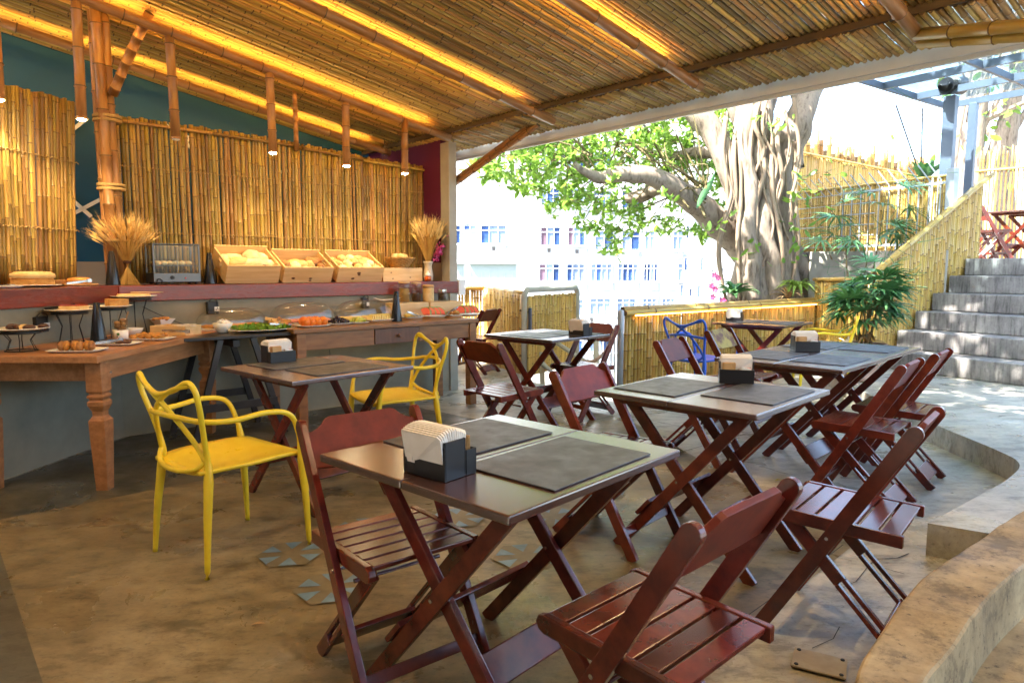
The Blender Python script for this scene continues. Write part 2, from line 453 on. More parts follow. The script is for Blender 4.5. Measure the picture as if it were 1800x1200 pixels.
class MB:
    def __init__(self):
        self.v, self.f, self.mi, self.sm = [], [], [], []
        self.cur, self.smooth = 0, False

    def face(self, idx):
        self.f.append(idx)
        self.mi.append(self.cur)
        self.sm.append(self.smooth)

    def add(self, vs, fs):
        o = len(self.v)
        self.v += [Vector(p) for p in vs]
        for q in fs:
            self.face([o + i for i in q])

    def box(self, c, s, rz=0.0, rx=0.0, ry=0.0, taper=1.0):
        m = Matrix.Translation(Vector(c)) @ Matrix.Rotation(rz, 4, 'Z') @ Matrix.Rotation(ry, 4, 'Y') @ Matrix.Rotation(rx, 4, 'X')
        x, y, z = s[0] / 2, s[1] / 2, s[2] / 2
        t = taper
        vs = [m @ Vector(p) for p in ((-x, -y, -z), (x, -y, -z), (x, y, -z), (-x, y, -z), (-x * t, -y * t, z), (x * t, -y * t, z), (x * t, y * t, z), (-x * t, y * t, z))]
        self.add(vs, [(0, 3, 2, 1), (4, 5, 6, 7), (0, 1, 5, 4), (1, 2, 6, 5), (2, 3, 7, 6), (3, 0, 4, 7)])
        return self

    def bar(self, p0, p1, wx, wy, side=None):
        """Rectangular bar; wx is its width along side (default horizontal), wy the other."""
        p0, p1 = Vector(p0), Vector(p1)
        d = (p1 - p0).normalized()
        if side is None:
            x, y = frame(d)
        else:
            x = Vector(side)
            x = (x - d * x.dot(d)).normalized()
            y = d.cross(x)
        x, y = x * wx / 2, y * wy / 2
        vs = [p0 - x - y, p0 + x - y, p0 + x + y, p0 - x + y, p1 - x - y, p1 + x - y, p1 + x + y, p1 - x + y]
        self.add(vs, [(0, 3, 2, 1), (4, 5, 6, 7), (0, 1, 5, 4), (1, 2, 6, 5), (2, 3, 7, 6), (3, 0, 4, 7)])
        return self

    def tube(self, pts, r, n=8, cap=True, closed=False):
        pts = [Vector(p) for p in pts]
        m = len(pts)
        rs = r if isinstance(r, (list, tuple)) else [r] * m
        o = len(self.v)
        px = None
        for i, p in enumerate(pts):
            if closed:
                d = pts[(i + 1) % m] - pts[i - 1]
            else:
                d = pts[min(i + 1, m - 1)] - pts[max(i - 1, 0)]
            d = d.normalized() if d.length > 1e-9 else Vector((0, 0, 1))
            if px is None:
                x, y = frame(d)
            else:
                x = px - d * px.dot(d)
                x = x.normalized() if x.length > 1e-6 else frame(d)[0]
                y = d.cross(x)
            px = x
            for k in range(n):
                a = 2 * math.pi * k / n
                self.v.append(p + (x * math.cos(a) + y * math.sin(a)) * rs[i])
        for i in range(m if closed else m - 1):
            j = (i + 1) % m
            for k in range(n):
                k2 = (k + 1) % n
                self.face([o + i * n + k, o + i * n + k2, o + j * n + k2, o + j * n + k])
        if cap and not closed:
            self.face([o + k for k in reversed(range(n))])
            self.face([o + (m - 1) * n + k for k in range(n)])
        return self

    def lathe(self, prof, c=(0, 0, 0), n=20, sx=1.0, sy=1.0, square=0.0):
        """prof: list of (r, z); square>0 makes a superellipse section."""
        c = Vector(c)
        o = len(self.v)
        m = len(prof)
        for r, z in prof:
            for k in range(n):
                a = 2 * math.pi * k / n
                ca, sa = math.cos(a), math.sin(a)
                if square:
                    e = 1 - square
                    ca, sa = math.copysign(abs(ca) ** e, ca), math.copysign(abs(sa) ** e, sa)
                self.v.append(c + Vector((r * ca * sx, r * sa * sy, z)))
        for i in range(m - 1):
            for k in range(n):
                k2 = (k + 1) % n
                self.face([o + i * n + k, o + i * n + k2, o + (i + 1) * n + k2, o + (i + 1) * n + k])
        if prof[0][0] > 1e-4:
            self.face([o + k for k in reversed(range(n))])
        if prof[-1][0] > 1e-4:
            self.face([o + (m - 1) * n + k for k in range(n)])
        return self

    def prism(self, pts, h, mat4=None):
        """Extrude a 2-D polygon (x,y) from z=0 to h, then move by mat4."""
        n = len(pts)
        vs = [Vector((p[0], p[1], 0)) for p in pts] + [Vector((p[0], p[1], h)) for p in pts]
        if mat4 is not None:
            vs = [mat4 @ q for q in vs]
        fs = [tuple(reversed(range(n))), tuple(range(n, 2 * n))] + [(i, (i + 1) % n, n + (i + 1) % n, n + i) for i in range(n)]
        self.add(vs, fs)
        return self

    def blob(self, c, s, rz=0.0, seed=0, amp=0.12, fr=2.0, sub=2, tilt=0.0):
        bm = bmesh.new()
        bmesh.ops.create_icosphere(bm, subdivisions=sub, radius=1.0)
        m = Matrix.Translation(Vector(c)) @ Matrix.Rotation(rz, 4, 'Z') @ Matrix.Rotation(tilt, 4, 'Y') @ Matrix.Diagonal((s[0], s[1], s[2], 1))
        vs = []
        for v in bm.verts:
            k = 1 + amp * noise.noise(v.co * fr + Vector((seed * 3.1, seed * 1.7, seed)))
            vs.append(m @ (v.co * k))
        fs = [tuple(v.index for v in f.verts) for f in bm.faces]
        bm.free()
        self.add(vs, fs)
        return self

    def mesh(self, name, mats, bevel=0.0, seg=2, recalc=True, smooth=None):
        me = bpy.data.meshes.new(name)
        me.from_pydata([tuple(p) for p in self.v], [], self.f)
        if not isinstance(mats, (list, tuple)):
            mats = [mats]
        for x in mats:
            me.materials.append(MATS[x])
        me.polygons.foreach_set('material_index', self.mi)
        me.polygons.foreach_set('use_smooth', self.sm if smooth is None else [smooth] * len(self.f))
        if bevel or recalc:
            bm = bmesh.new()
            bm.from_mesh(me)
            if recalc:
                bmesh.ops.recalc_face_normals(bm, faces=bm.faces)
            if bevel:
                es = [e for e in bm.edges if len(e.link_faces) == 2 and e.calc_face_angle(0) > 0.6]
                bmesh.ops.bevel(bm, geom=es, offset=bevel, segments=seg, profile=0.6, affect='EDGES', clamp_overlap=True)
            bm.to_mesh(me)
            bm.free()
        me.update()
        return me

    def build(self, name, mats, parent=None, bevel=0.0, seg=2, recalc=True, smooth=None):
        return link(name, self.mesh(name, mats, bevel, seg, recalc, smooth), parent)


def link(name, me, parent=None):
    o = bpy.data.objects.new(name, me)
    col.objects.link(o)
    if parent is not None:
        o.parent = parent
    return o


def tag(o, label=None, cat=None, group=None, kind=None):
    if label: o['label'] = label
    if cat: o['category'] = cat
    if group: o['group'] = group
    if kind: o['kind'] = kind
    return o


def thing(name, label, cat, loc=(0, 0, 0), rz=0.0, group=None):
    o = bpy.data.objects.new(name, None)
    o.empty_display_size = 0.1
    col.objects.link(o)
    o.location = loc
    o.rotation_euler = (0, 0, rz)
    return tag(o, label, cat, group)


def dup(root, loc, rz, label=None, group=None):
    r = root.copy()
    col.objects.link(r)
    r.location = loc
    r.rotation_euler = (0, 0, rz)
    if label: r['label'] = label
    if group: r['group'] = group
    for ch in list(root.children):
        c = ch.copy(); col.objects.link(c); c.parent = r
        for g in ch.children:
            d = g.copy(); col.objects.link(d); d.parent = c
    return r


def structure(name, mb, mats, bevel=0.0, **k):
    return tag(mb.build(name, mats, None, bevel, **k), kind='structure')


# a bamboo cane along +Z, unit length, with raised nodes; a few variants
def cane_mesh(name, mats, length, r, spacing, seed, n=8, bend=0.0):
    q = random.Random(seed)
    mb = MB(); mb.smooth = True
    z = -q.random() * spacing
    zs = []
    while z < length - 0.02:
        if z > 0.02:
            zs.append(z)
        z += spacing * q.uniform(0.85, 1.15)
    ph = q.uniform(0, 6.28)

    def c(zz):
        b = bend * math.sin(zz / length * math.pi) if bend else 0
        return Vector((b * math.cos(ph), b * math.sin(ph), zz))
    rings = [(0, r, 0)]
    for a in zs:
        rings += [(a - 0.012, r * 0.98, 0), (a - 0.004, r * 1.16, 1), (a + 0.005, r * 1.10, 1), (a + 0.013, r * 0.97, 0)]
    rings.append((length, r * 0.97, 0))
    o = len(mb.v)
    for zz, rr, _ in rings:
        for k in range(n):
            t = 2 * math.pi * k / n
            mb.v.append(c(zz) + Vector((math.cos(t) * rr, math.sin(t) * rr, 0)))
    for i in range(len(rings) - 1):
        mb.cur = 1 if (rings[i][2] and rings[i + 1][2]) or (rings[i + 1][2] and not rings[i][2] and i % 2 == 9) else 0
        for k in range(n):
            k2 = (k + 1) % n
            mb.face([o + i * n + k, o + i * n + k2, o + (i + 1) * n + k2, o + (i + 1) * n + k])
    mb.cur = 1; mb.smooth = False
    mb.face([o + k for k in reversed(range(n))])
    mb.face([o + (len(rings) - 1) * n + k for k in range(n)])
    return mb.mesh(name, mats, recalc=False)


BAM = ['bamboo', 'bamboo_node']
CANE = {}


def canes(kind, length, r, mats, spacing=0.26, count=6, bend=0.004):
    key = (kind, round(length, 2))
    if key not in CANE:
        CANE[key] = [cane_mesh('cane', mats, length, r, spacing, 100 + i + int(length * 31), bend=bend) for i in range(count)]
    return CANE[key]


def put_cane(meshes, p0, p1, base_len, parent, q, thick=1.0, name='cane'):
    """One cane object from p0 to p1."""
    o = bpy.data.objects.new(name, q.choice(meshes))
    col.objects.link(o)
    d = Vector(p1) - Vector(p0)
    quat = d.to_track_quat('Z', 'Y')
    spin = Matrix.Rotation(q.uniform(0, 6.28), 4, 'Z')
    o.parent = parent
    o.matrix_local = Matrix.Translation(Vector(p0)) @ quat.to_matrix().to_4x4() @ spin @ Matrix.Diagonal((thick, thick, d.length / base_len, 1))
    return o
# ================================================================ the large structure
def sheet(name, pts, z, matname, parent=None, thick=0.0):
    mb = MB()
    if thick:
        mb.prism(pts, thick, Matrix.Translation((0, 0, z - thick)))
    else:
        mb.add([(p[0], p[1], z) for p in pts], [tuple(range(len(pts)))])
    o = mb.build(name, matname, parent)
    if parent is None:
        tag(o, kind='structure')
    return o


def xy(v):
    return (v.x, v.y)


sheet('ground', [(-300, -300), (300, -300), (300, 300), (-300, 300)], -7.0, 'ground_far')
floor = sheet('floor', [(-9, -5), (7, -5), (7, 9.1), (4.1, 9.05), (1.02, 6.58), (0.7, 7.0), (0.16, 7.95), (0.2, 8.6), (-0.35, 9.6), (-2.5, 10.5), (-9, 10.5)], 0.0, 'floor_grey', thick=0.25)
# painted ochre field in the middle and the dark cement border along the counter
o1, o2, o3, o4 = L(-2.30, 0.95), L(-4.72, 1.0), L(-4.66, 6.6), L(-2.30, 3.80)
e1 = Vector((-2.63, 3.40, 0)); e2 = Vector((-1.35, 2.01, 0))
dv = (e2 - e1).normalized(); du = Vector((-dv.y, dv.x, 0))
c0 = Vector((-2.67, 3.38, 0))            # corner of the painted field by the buffet
field = [c0, c0 + U * 4.35, c0 + U * 4.35 + V * 0.6, Vector((1.18, 2.71, 0)) + U * 0.55, Vector((0.85, 2.40, 0)) + V * 0.05, Vector((0.85, 2.40, 0)) - U * 1.0 + V * 0.02,
         Vector((0.0, 1.55, 0)) + V * 1.4, c0 + V * 5.0]
sheet('painted_floor', [xy(p) for p in field], 0.004, 'floor_ochre', floor)
band = [c0, c0 + U * 3.4, L(-0.9, 0.02) + U * 0.0, L(-3.12, 0.02), Vector((-3.30, 2.3, 0)), c0 + V * 5.0 - U * 0.9, c0 + V * 5.0]
sheet('cement_border', [xy(p) for p in band], 0.004, 'floor_dark', floor)
# expansion joints and cracks in the grey floor: narrow recessed-looking strips
def crack(pts, wdt, name='floor_joint'):
    mb = MB()
    for p, q in zip(pts[:-1], pts[1:]):
        p, q = Vector((p[0], p[1], 0.0045)), Vector((q[0], q[1], 0.0045))
        d = (q - p).normalized(); n_ = Vector((-d.y, d.x, 0)) * wdt / 2
        mb.add([p - n_, q - n_, q + n_, p + n_], [(0, 1, 2, 3)])
    return mb.build(name, 'print_dark', floor)
crack([xy(L(-0.3, 2.0)), xy(L(2.2, 2.05))], 0.006)
crack([xy(L(-1.6, 3.1)), xy(L(1.9, 3.14))], 0.006)
crack([xy(L(0.35, 1.2)), xy(L(0.37, 3.1))], 0.006)
crack([(0.86, 2.405), (1.2, 2.73), (1.55, 3.08)], 0.004)
crack([(1.55, 2.85), (1.62, 2.92), (1.72, 2.93), (1.80, 2.98)], 0.006, 'floor_crack')
crack([(1.62, 2.92), (1.60, 2.83), (1.66, 2.77)], 0.004, 'floor_crack')
crack([(1.30, 2.62), (1.42, 2.70), (1.55, 2.85)], 0.003, 'floor_crack')
crack([(1.02, 2.20), (1.12, 2.26), (1.18, 2.34)], 0.003, 'floor_crack')

# painted star motifs on the floor
def star(x, y, rz, s=0.145):
    m = Matrix.Translation((x, y, 0.0085)) @ Matrix.Rotation(rz, 4, 'Z')
    st = MB()
    hexa = [(math.cos(R(60 * k)) * s * 1.05, math.sin(R(60 * k)) * s * 1.05) for k in range(6)]
    st.add([m @ Vector((p[0], p[1], 0)) for p in hexa], [tuple(range(6))])
    so = st.build('painted_star', 'dust_paint_dark', floor)
    for k in range(6):
        a = R(60 * k + 30)
        t = MB()
        def pt(rr, an): return m @ Vector((math.cos(an) * rr * s, math.sin(an) * rr * s, 0.0015))
        t.add([pt(0.32, a), pt(0.93, a - 0.30), pt(0.93, a + 0.30)], [(0, 1, 2)])
        t.build('star_point', 'dust_paint', so)
for x, y, rz in [(-1.00, 2.97, 0.2), (-0.73, 2.64, 0.25), (-0.74, 3.28, 0.2), (-0.28, 3.42, 0.2), (0.21, 3.44, 0.3), (0.06, 2.94, 0.2), (0.52, 3.85, 0.2), (-0.02, 3.86, 0.2)]:
    star(x, y, rz)
# bolted metal cover plate and litter
cp = thing('cover_plate', 'small bolted metal cover plate on the concrete floor by the low wall', 'plate', (1.0, 2.10, 0.0085), R(-28))
MB().box((0, 0, 0.003), (0.16, 0.12, 0.006)).build('plate', 'plate_metal', cp, bevel=0.001)
for sx, sy in ((-1, -1), (-1, 1), (1, -1), (1, 1)):
    MB().lathe([(0.007, 0.006), (0.006, 0.009), (0.0, 0.0095)], (sx * 0.066, sy * 0.047, 0), 10).build('bolt', 'black_iron', cp)
lt = MB(); lt.blob((0, 0, 0.008), (0.014, 0.011, 0.008), seed=3, amp=0.4)
lo = tag(lt.build('fallen_flower', 'yellow_bit', smooth=True), 'small yellow fallen flower on the floor joint', 'flower'); lo.location = (1.06, 2.55, 0.0085)
for i, (x, y, a) in enumerate([(1.62, 4.05, 0.3), (-0.55, 2.2, 1.0), (-0.92, 2.35, 0.2)]):
    lf = MB(); lf.add([(-0.025, 0, 0), (0, -0.007, 0.005), (0.03, 0, 0.002), (0, 0.008, 0.006)], [(0, 1, 2, 3)])
    b = lf.build('fallen_leaf', 'lemon_leaf' if i == 0 else 'leaf_dry'); b.location = (x, y, 0.0085); b.rotation_euler = (0, 0, a)
    tag(b, ['small yellow-green leaf lying on the grey floor behind the middle table', 'dry brown leaf beside the front left folding chair', 'thin dry leaf lying on the painted ochre floor at the left'][i], 'leaf')

# raised platform with a rounded kerb, and the stairs
kerb = spline([(1.87, 2.97), (2.36, 3.35), (2.72, 3.64), (2.99, 3.93), (3.07, 4.25), (3.13, 5.05), (3.33, 6.57), (3.55, 7.6), (3.95, 8.95)], 6)
plat = [tuple(p) for p in kerb] + [(6, 10.2), (10, 8), (10, 0.5), (2.9, 2.33)]
platform = sheet('platform', plat, 0.15, 'floor_grey', thick=0.15)
S0 = Vector((4.27, 7.9, 0)); SS = Vector((0.866, 0.5, 0)); SR = Vector((0.5, -0.866, 0))
TREAD, RISE = 0.35, 0.213
stairs = tag(thing('stairs', None, None), kind='structure')
for k in range(6):
    mb = MB()
    p = S0 + SS * (TREAD * k); q = S0 + SS * (TREAD * 6 + 0.05)
    zb = 0.152
    quad = [p, p + SR * 5.0, q + SR * 5.0, q]
    h = RISE * (k + 1)
    # each step: riser body plus a slightly proud tread slab
    mb.prism([xy(v) for v in quad], RISE - 0.004, Matrix.Translation((0, 0, zb + RISE * k)))
    mb.build('step', 'step_concrete', stairs, bevel=0.012)
UPZ = 0.152 + RISE * 6
up0 = S0 + SS * (TREAD * 6)
upper = sheet('upper_terrace', [xy(v) for v in (up0 - SR * 0.6, up0 + SR * 5.0, up0 + SR * 5 + SS * 9, up0 + SS * 9 - SR * 3.0, up0 + SS * 1.5 - SR * 3.0)], UPZ, 'floor_grey', thick=UPZ)

# low curved wall in the foreground right
le = spline([(0.50, 0.55), (0.60, 1.05), (0.72, 1.35), (0.86, 1.53), (1.15, 1.84), (1.49, 2.11), (1.90, 2.43), (2.9, 3.1)], 6)
re_ = spline([(0.62, 0.52), (0.71, 1.02), (0.84, 1.31), (1.00, 1.47), (1.28, 1.74), (1.63, 2.02), (2.02, 2.32), (3.0, 2.95)], 6)
mb = MB()
n = len(le)
hh = [0.42 + 0.006 * noise.noise(Vector((i * 0.6, 2, 0))) for i in range(n)]
vs = []
for i in range(n):
    vs += [(le[i][0] - 0.02, le[i][1] + 0.02, 0.0), (le[i][0], le[i][1], hh[i]), (re_[i][0], re_[i][1], hh[i] + 0.004), (re_[i][0] + 0.02, re_[i][1] - 0.02, 0.0)]
fs = []
for i in range(n - 1):
    for k in range(3):
        fs.append((4 * i + k, 4 * i + 4 + k, 4 * i + 5 + k, 4 * i + 1 + k))
fs += [(0, 1, 2, 3), (4 * n - 1, 4 * n - 2, 4 * n - 3, 4 * n - 4)]
mb.add(vs, fs)
lw = mb.build('low_wall', 'ochre_wall', bevel=0.014, seg=3)
tag(lw, 'low curved ochre plastered wall in the right foreground', 'wall')
ledge = [(p[0] + 0.0, p[1] - 0.0) for p in re_] + [(3.6, 2.6), (3.6, -0.6), (0.64, -0.6)]
sheet('ledge', ledge, 0.27, 'ochre_wall')
soil_p = [(p[0] + 0.28, p[1] - 0.24) for p in re_[8:]] + [(3.55, 2.5), (3.55, 0.3), (1.3, 0.9)]
tag(sheet('soil_bed', soil_p, 0.274, 'soil'), kind='stuff')

# ---- buffet counter: concrete body, red shelf
A_, B_, C_, D_, E_, F_ = (-3.33, 2.3), (-3.0, 5.18), xy(L(0.02, 0)), xy(L(0.02, -0.45)), (-3.43, 5.40), (-3.777, 2.35)
mb = MB(); mb.prism([A_, B_, C_, D_, E_, F_], 1.04)
counter = tag(mb.build('counter_wall', 'concrete_wall'), 'grey concrete counter body under the red wooden shelf', 'counter')
shelf = thing('counter_shelf', 'thick red wooden shelf running along the top of the concrete counter', 'shelf')
A2, B2, C2 = (-3.30, 2.3), (-2.972, 5.165), xy(L(0.05, 0.035))
mb = MB(); mb.prism([A2, B2, E_, F_], 0.122, Matrix.Translation((0, 0, 1.0425))); mb.build('board', 'shelf_red', shelf, bevel=0.006)
mb = MB(); bb = Vector((B2[0], B2[1], 0)) + U * 0.003; ee = Vector((E_[0], E_[1], 0)) + U * 0.003
mb.prism([xy(bb), C2, D_, xy(ee)], 0.122, Matrix.Translation((0, 0, 1.0425))); mb.build('board', 'shelf_red', shelf, bevel=0.006)
mb = MB(); mb.prism([xy(L(0.055, 0.04)), xy(L(0.14, 0.04)), xy(L(0.14, -0.2)), xy(L(0.055, -0.2))], 0.16, Matrix.Translation((0, 0, 1.02))); mb.build('end_block', 'fascia', shelf, bevel=0.004)
SHZ = 1.1655

# ---- walls behind, column
mb = MB(); mb.prism([xy(L(-7.0, -1.62)), xy(L(-0.05, -1.62)), xy(L(-0.05, -1.72)), xy(L(-7.0, -1.72))], 2.95, Matrix.Translation((0, 0, 1.36)))
teal = structure('wall_back', mb, 'teal_paint')
mb = MB(); mb.prism([xy(L(-7.0, -1.60)), xy(L(-0.05, -1.60)), xy(L(-0.05, -1.72)), xy(L(-7.0, -1.72))], 1.36); mb.build('dado', 'grey_paint', teal)
for (a0, z0, a1, z1) in [(-3.25, 2.42, -2.98, 2.68), (-2.32, 2.72, -1.95, 2.40), (-2.18, 2.42, -2.10, 2.63), (-3.22, 1.75, -2.75, 2.05), (-3.2, 1.98, -3.0, 1.78), (-1.15, 2.36, -0.95, 2.42)]:
    mb = MB(); mb.bar(L(a0, -1.612, z0), L(a1, -1.612, z1), 0.02, 0.032, side=V); mb.build('painted_stripe', 'white_label', teal)
mb = MB(); mb.prism([xy(L(-0.045, -1.72)), xy(L(-0.045, -0.135)), xy(L(0.03, -0.135)), xy(L(0.03, -1.72))], 2.70)
purple = structure('wall_end', mb, 'purple_paint')
mb = MB(); mb.prism([xy(L(-0.052, -0.62)), xy(L(-0.052, -0.137)), xy(L(-0.046, -0.137)), xy(L(-0.046, -0.62))], 1.36); mb.build('dado', 'grey_paint', purple)
mb = MB(); mb.prism([xy(L(-0.05, -0.132)), xy(L(-0.05, 0.02)), xy(L(0.05, 0.02)), xy(L(0.05, -0.132))], 2.60)
tag(mb.build('column', 'concrete_column', bevel=0.008), 'square grey concrete column at the end of the buffet counter', 'column')

# ---- sloping bamboo ceiling
def zc(a):
    return 2.675 - 0.18 * a
ROOF_A0, ROOF_A1, SEAM = -8.6, 0.38, -0.14
def roof_slab(pts, name, matn, parent=None):
    mb = MB()
    lo_p = [L(a, b, zc(a) + 0.10) for a, b in pts]; hi_p = [v + Vector((0, 0, 0.03)) for v in lo_p]
    mb.add(lo_p + hi_p, [(3, 2, 1, 0), (4, 5, 6, 7), (0, 1, 5, 4), (1, 2, 6, 5), (2, 3, 7, 6), (3, 0, 4, 7)])
    return structure(name, mb, matn) if parent is None else mb.build(name, matn, parent)
ceiling = roof_slab([(ROOF_A0, -1.75), (-2.3, -1.75), (-2.3, 8.6), (ROOF_A0, 8.6)], 'ceiling', 'roof_sheet')
roof_slab([(-2.298, -1.75), (SEAM, -1.75), (SEAM, 0.9), (-2.298, 0.9)], 'roof_sheet', 'roof_sheet', ceiling)
roof_slab([(-2.298, 0.902), (SEAM, 0.902), (SEAM, 8.6), (-2.298, 8.6)], 'clear_roof_sheet', 'roof_plastic', ceiling)
q = random.Random(11)
CL = 6.0
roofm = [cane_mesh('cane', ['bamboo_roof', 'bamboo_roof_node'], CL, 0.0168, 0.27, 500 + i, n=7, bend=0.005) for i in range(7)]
b = -1.6
while b < 6.9:
    j = q.uniform(-0.003, 0.003)
    a1 = SEAM + q.uniform(-0.03, 0.02); a0 = a1 - CL - q.uniform(0, 0.3)
    put_cane(roofm, L(a0, b + j, zc(a0) + q.uniform(0, 0.005)), L(a1, b - j * 0.5, zc(a1) + q.uniform(0, 0.005)), CL, ceiling, q, q.uniform(0.86, 1.08))
    b += 0.0372 + q.uniform(-0.002, 0.003)
# darker battens across the canes at the seam and further in
for a, dz in ((SEAM - 0.02, 0.03), (-2.4, 0.03), (-4.6, 0.03)):
    mb = MB(); mb.bar(L(a, -1.6, zc(a) + dz), L(a, 6.9, zc(a) + dz), 0.03, 0.04, side=U); mb.build('batten', 'bamboo_roof_node', ceiling)
mb = MB(); mb.bar(L(SEAM + 0.004, -1.6, 2.705), L(SEAM + 0.004, 6.9, 2.705), 0.035, 0.105, side=U); mb.build('seam_board', 'bamboo_roof_node', ceiling)
# eave strip beyond the seam
eave = thing('eave', None, None); tag(eave, kind='structure')
CE = 0.5
mb = MB(); p_ = [L(SEAM + 0.03, -1.7, 2.745), L(0.40, -1.7, 2.705), L(0.40, 8.6, 2.705), L(SEAM + 0.03, 8.6, 2.745)]  # translucent sheet added above the eave canes to soften the sunlight
mb.add(p_ + [v + Vector((0, 0, 0.02)) for v in p_], [(3, 2, 1, 0), (4, 5, 6, 7), (0, 1, 5, 4), (1, 2, 6, 5), (2, 3, 7, 6), (3, 0, 4, 7)]); mb.build('eave_diffuser', 'eave_plastic', eave)
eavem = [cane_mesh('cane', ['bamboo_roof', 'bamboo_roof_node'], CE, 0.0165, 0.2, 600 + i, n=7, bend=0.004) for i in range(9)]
b = -1.0
while b < 6.6:
    a0 = SEAM + 0.0 + q.uniform(-0.01, 0.02); a1 = 0.34 + q.uniform(-0.02, 0.02)
    put_cane(eavem, L(a0, b + q.uniform(-.004, .004), 2.652 + q.uniform(0, .008)), L(a1, b + q.uniform(-.004, .004), 2.600 + q.uniform(0, .006)), CE, eave, q, q.uniform(0.86, 1.08))
    b += 0.0365 + q.uniform(-0.002, 0.003)
mb = MB(); mb.box((0, 0, 0), (0.05, 9.6, 0.15)); fo = mb.build('fascia_board', 'fascia', eave, bevel=0.004)
fo.matrix_local = Matrix.Translation(L(0.40, 3.0, 2.60)) @ Matrix.Rotation(RZ, 4, 'Z')
mb = MB(); mb.box((0, 0, 0), (0.03, 9.6, 0.025)); fo = mb.build('gutter_lip', 'white_pipe', eave, bevel=0.003)
fo.matrix_local = Matrix.Translation(L(0.41, 3.0, 2.512)) @ Matrix.Rotation(RZ, 4, 'Z')

# ---- bamboo roof beams, each with an LED rope on top of it
CB = 6.2
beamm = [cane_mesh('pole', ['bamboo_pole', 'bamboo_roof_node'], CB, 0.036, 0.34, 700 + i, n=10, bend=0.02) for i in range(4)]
BEAMS = [(-0.95, 'at the back above the bamboo panels'), (0.20, 'carrying the hanging lamps'), (1.52, 'third from the teal wall'), (3.0, 'fourth from the teal wall'), (4.40, 'with the bamboo brace at the right'), (5.85, 'nearest the viewer overhead')]
for b, wh in BEAMS:
    t = thing('roof_beam', 'round bamboo roof beam with a glowing light rope, ' + wh, 'beam', group='bamboo roof beams')
    a0, a1 = -6.2, (-0.02 if b > 1 else -0.16)
    dz = -0.112
    put_cane(beamm, L(a0, b, zc(a0) + dz), L(a1, b, zc(a1) + dz), CB, t, q, 1.0, 'pole')
    # LED rope: a thin emitting strip between beam and canes, on the room side of the pole
    mb = MB(); mb.tube([L(-6.0 + 0.2 * k, b - (0.030 if b > 0 else 0.040) + 0.002 * math.sin(k * 1.7), zc(-6.0 + 0.2 * k) - (0.083 if b > 0 else 0.098) + 0.001 * math.sin(k * 2.3)) for k in range(int((5.62) / 0.2) + 1)], 0.0055, 6)
    mb.build('light_rope', 'led', t)

# ---- unseen walls added behind the viewer and far left to cut sky fill
mb = MB(); mb.box((-1.0, -2.6, 2.0), (9.0, 0.12, 4.0)); structure('light_block_rear', mb, 'concrete_wall')
mb = MB(); mb.box((-5.4, 0.4, 2.0), (0.12, 6.0, 4.0)); structure('light_block_left', mb, 'concrete_wall')
# ---- small round spotlights: one at the view's edge, the rest added unseen for warm fill
for b, a, wh in ((4.40, -0.95, 'at the top edge of the view'), (4.40, -3.4, 'added out of view in front of the viewer'), (5.85, -2.2, 'added out of view right of the viewer'), (3.0, -5.4, 'added out of view left of the viewer'), (1.52, -4.6, 'added out of view at the far left')):
    t = thing('beam_spotlight', 'small round spotlight under a bamboo roof beam, ' + wh, 'spotlight', L(a, b, zc(a) - 0.125), 0, group='spotlights under the beams')
    mb = MB(); mb.lathe([(0.030, -0.05), (0.034, -0.045), (0.034, 0.0), (0.02, 0.012), (0, 0.014)], n=18); mb.build('housing', 'white_label', t)
    mb = MB(); mb.lathe([(0.028, -0.0505), (0.015, -0.053), (0, -0.054)], n=18); mb.build('lens', 'lamp_lens', t)
    ld = bpy.data.lights.new('spot', 'SPOT'); ld.energy = BEAM_SPOT; ld.color = (1.0, 0.70, 0.34); ld.spot_size = R(130); ld.spot_blend = 0.8; ld.shadow_soft_size = 0.04
    lo_ = bpy.data.objects.new('lamp_light', ld); col.objects.link(lo_); lo_.parent = t; lo_.location = (0, 0, -0.075)
# ---- bamboo wall panels behind the shelf
PB = -0.47
PL = 1.36
panm = [cane_mesh('cane', BAM, PL, 0.0172, 0.23, 800 + i, n=8, bend=0.006) for i in range(10)]
railm = [cane_mesh('rail', BAM, 1.2, 0.016, 0.25, 820 + i, n=8) for i in range(3)]


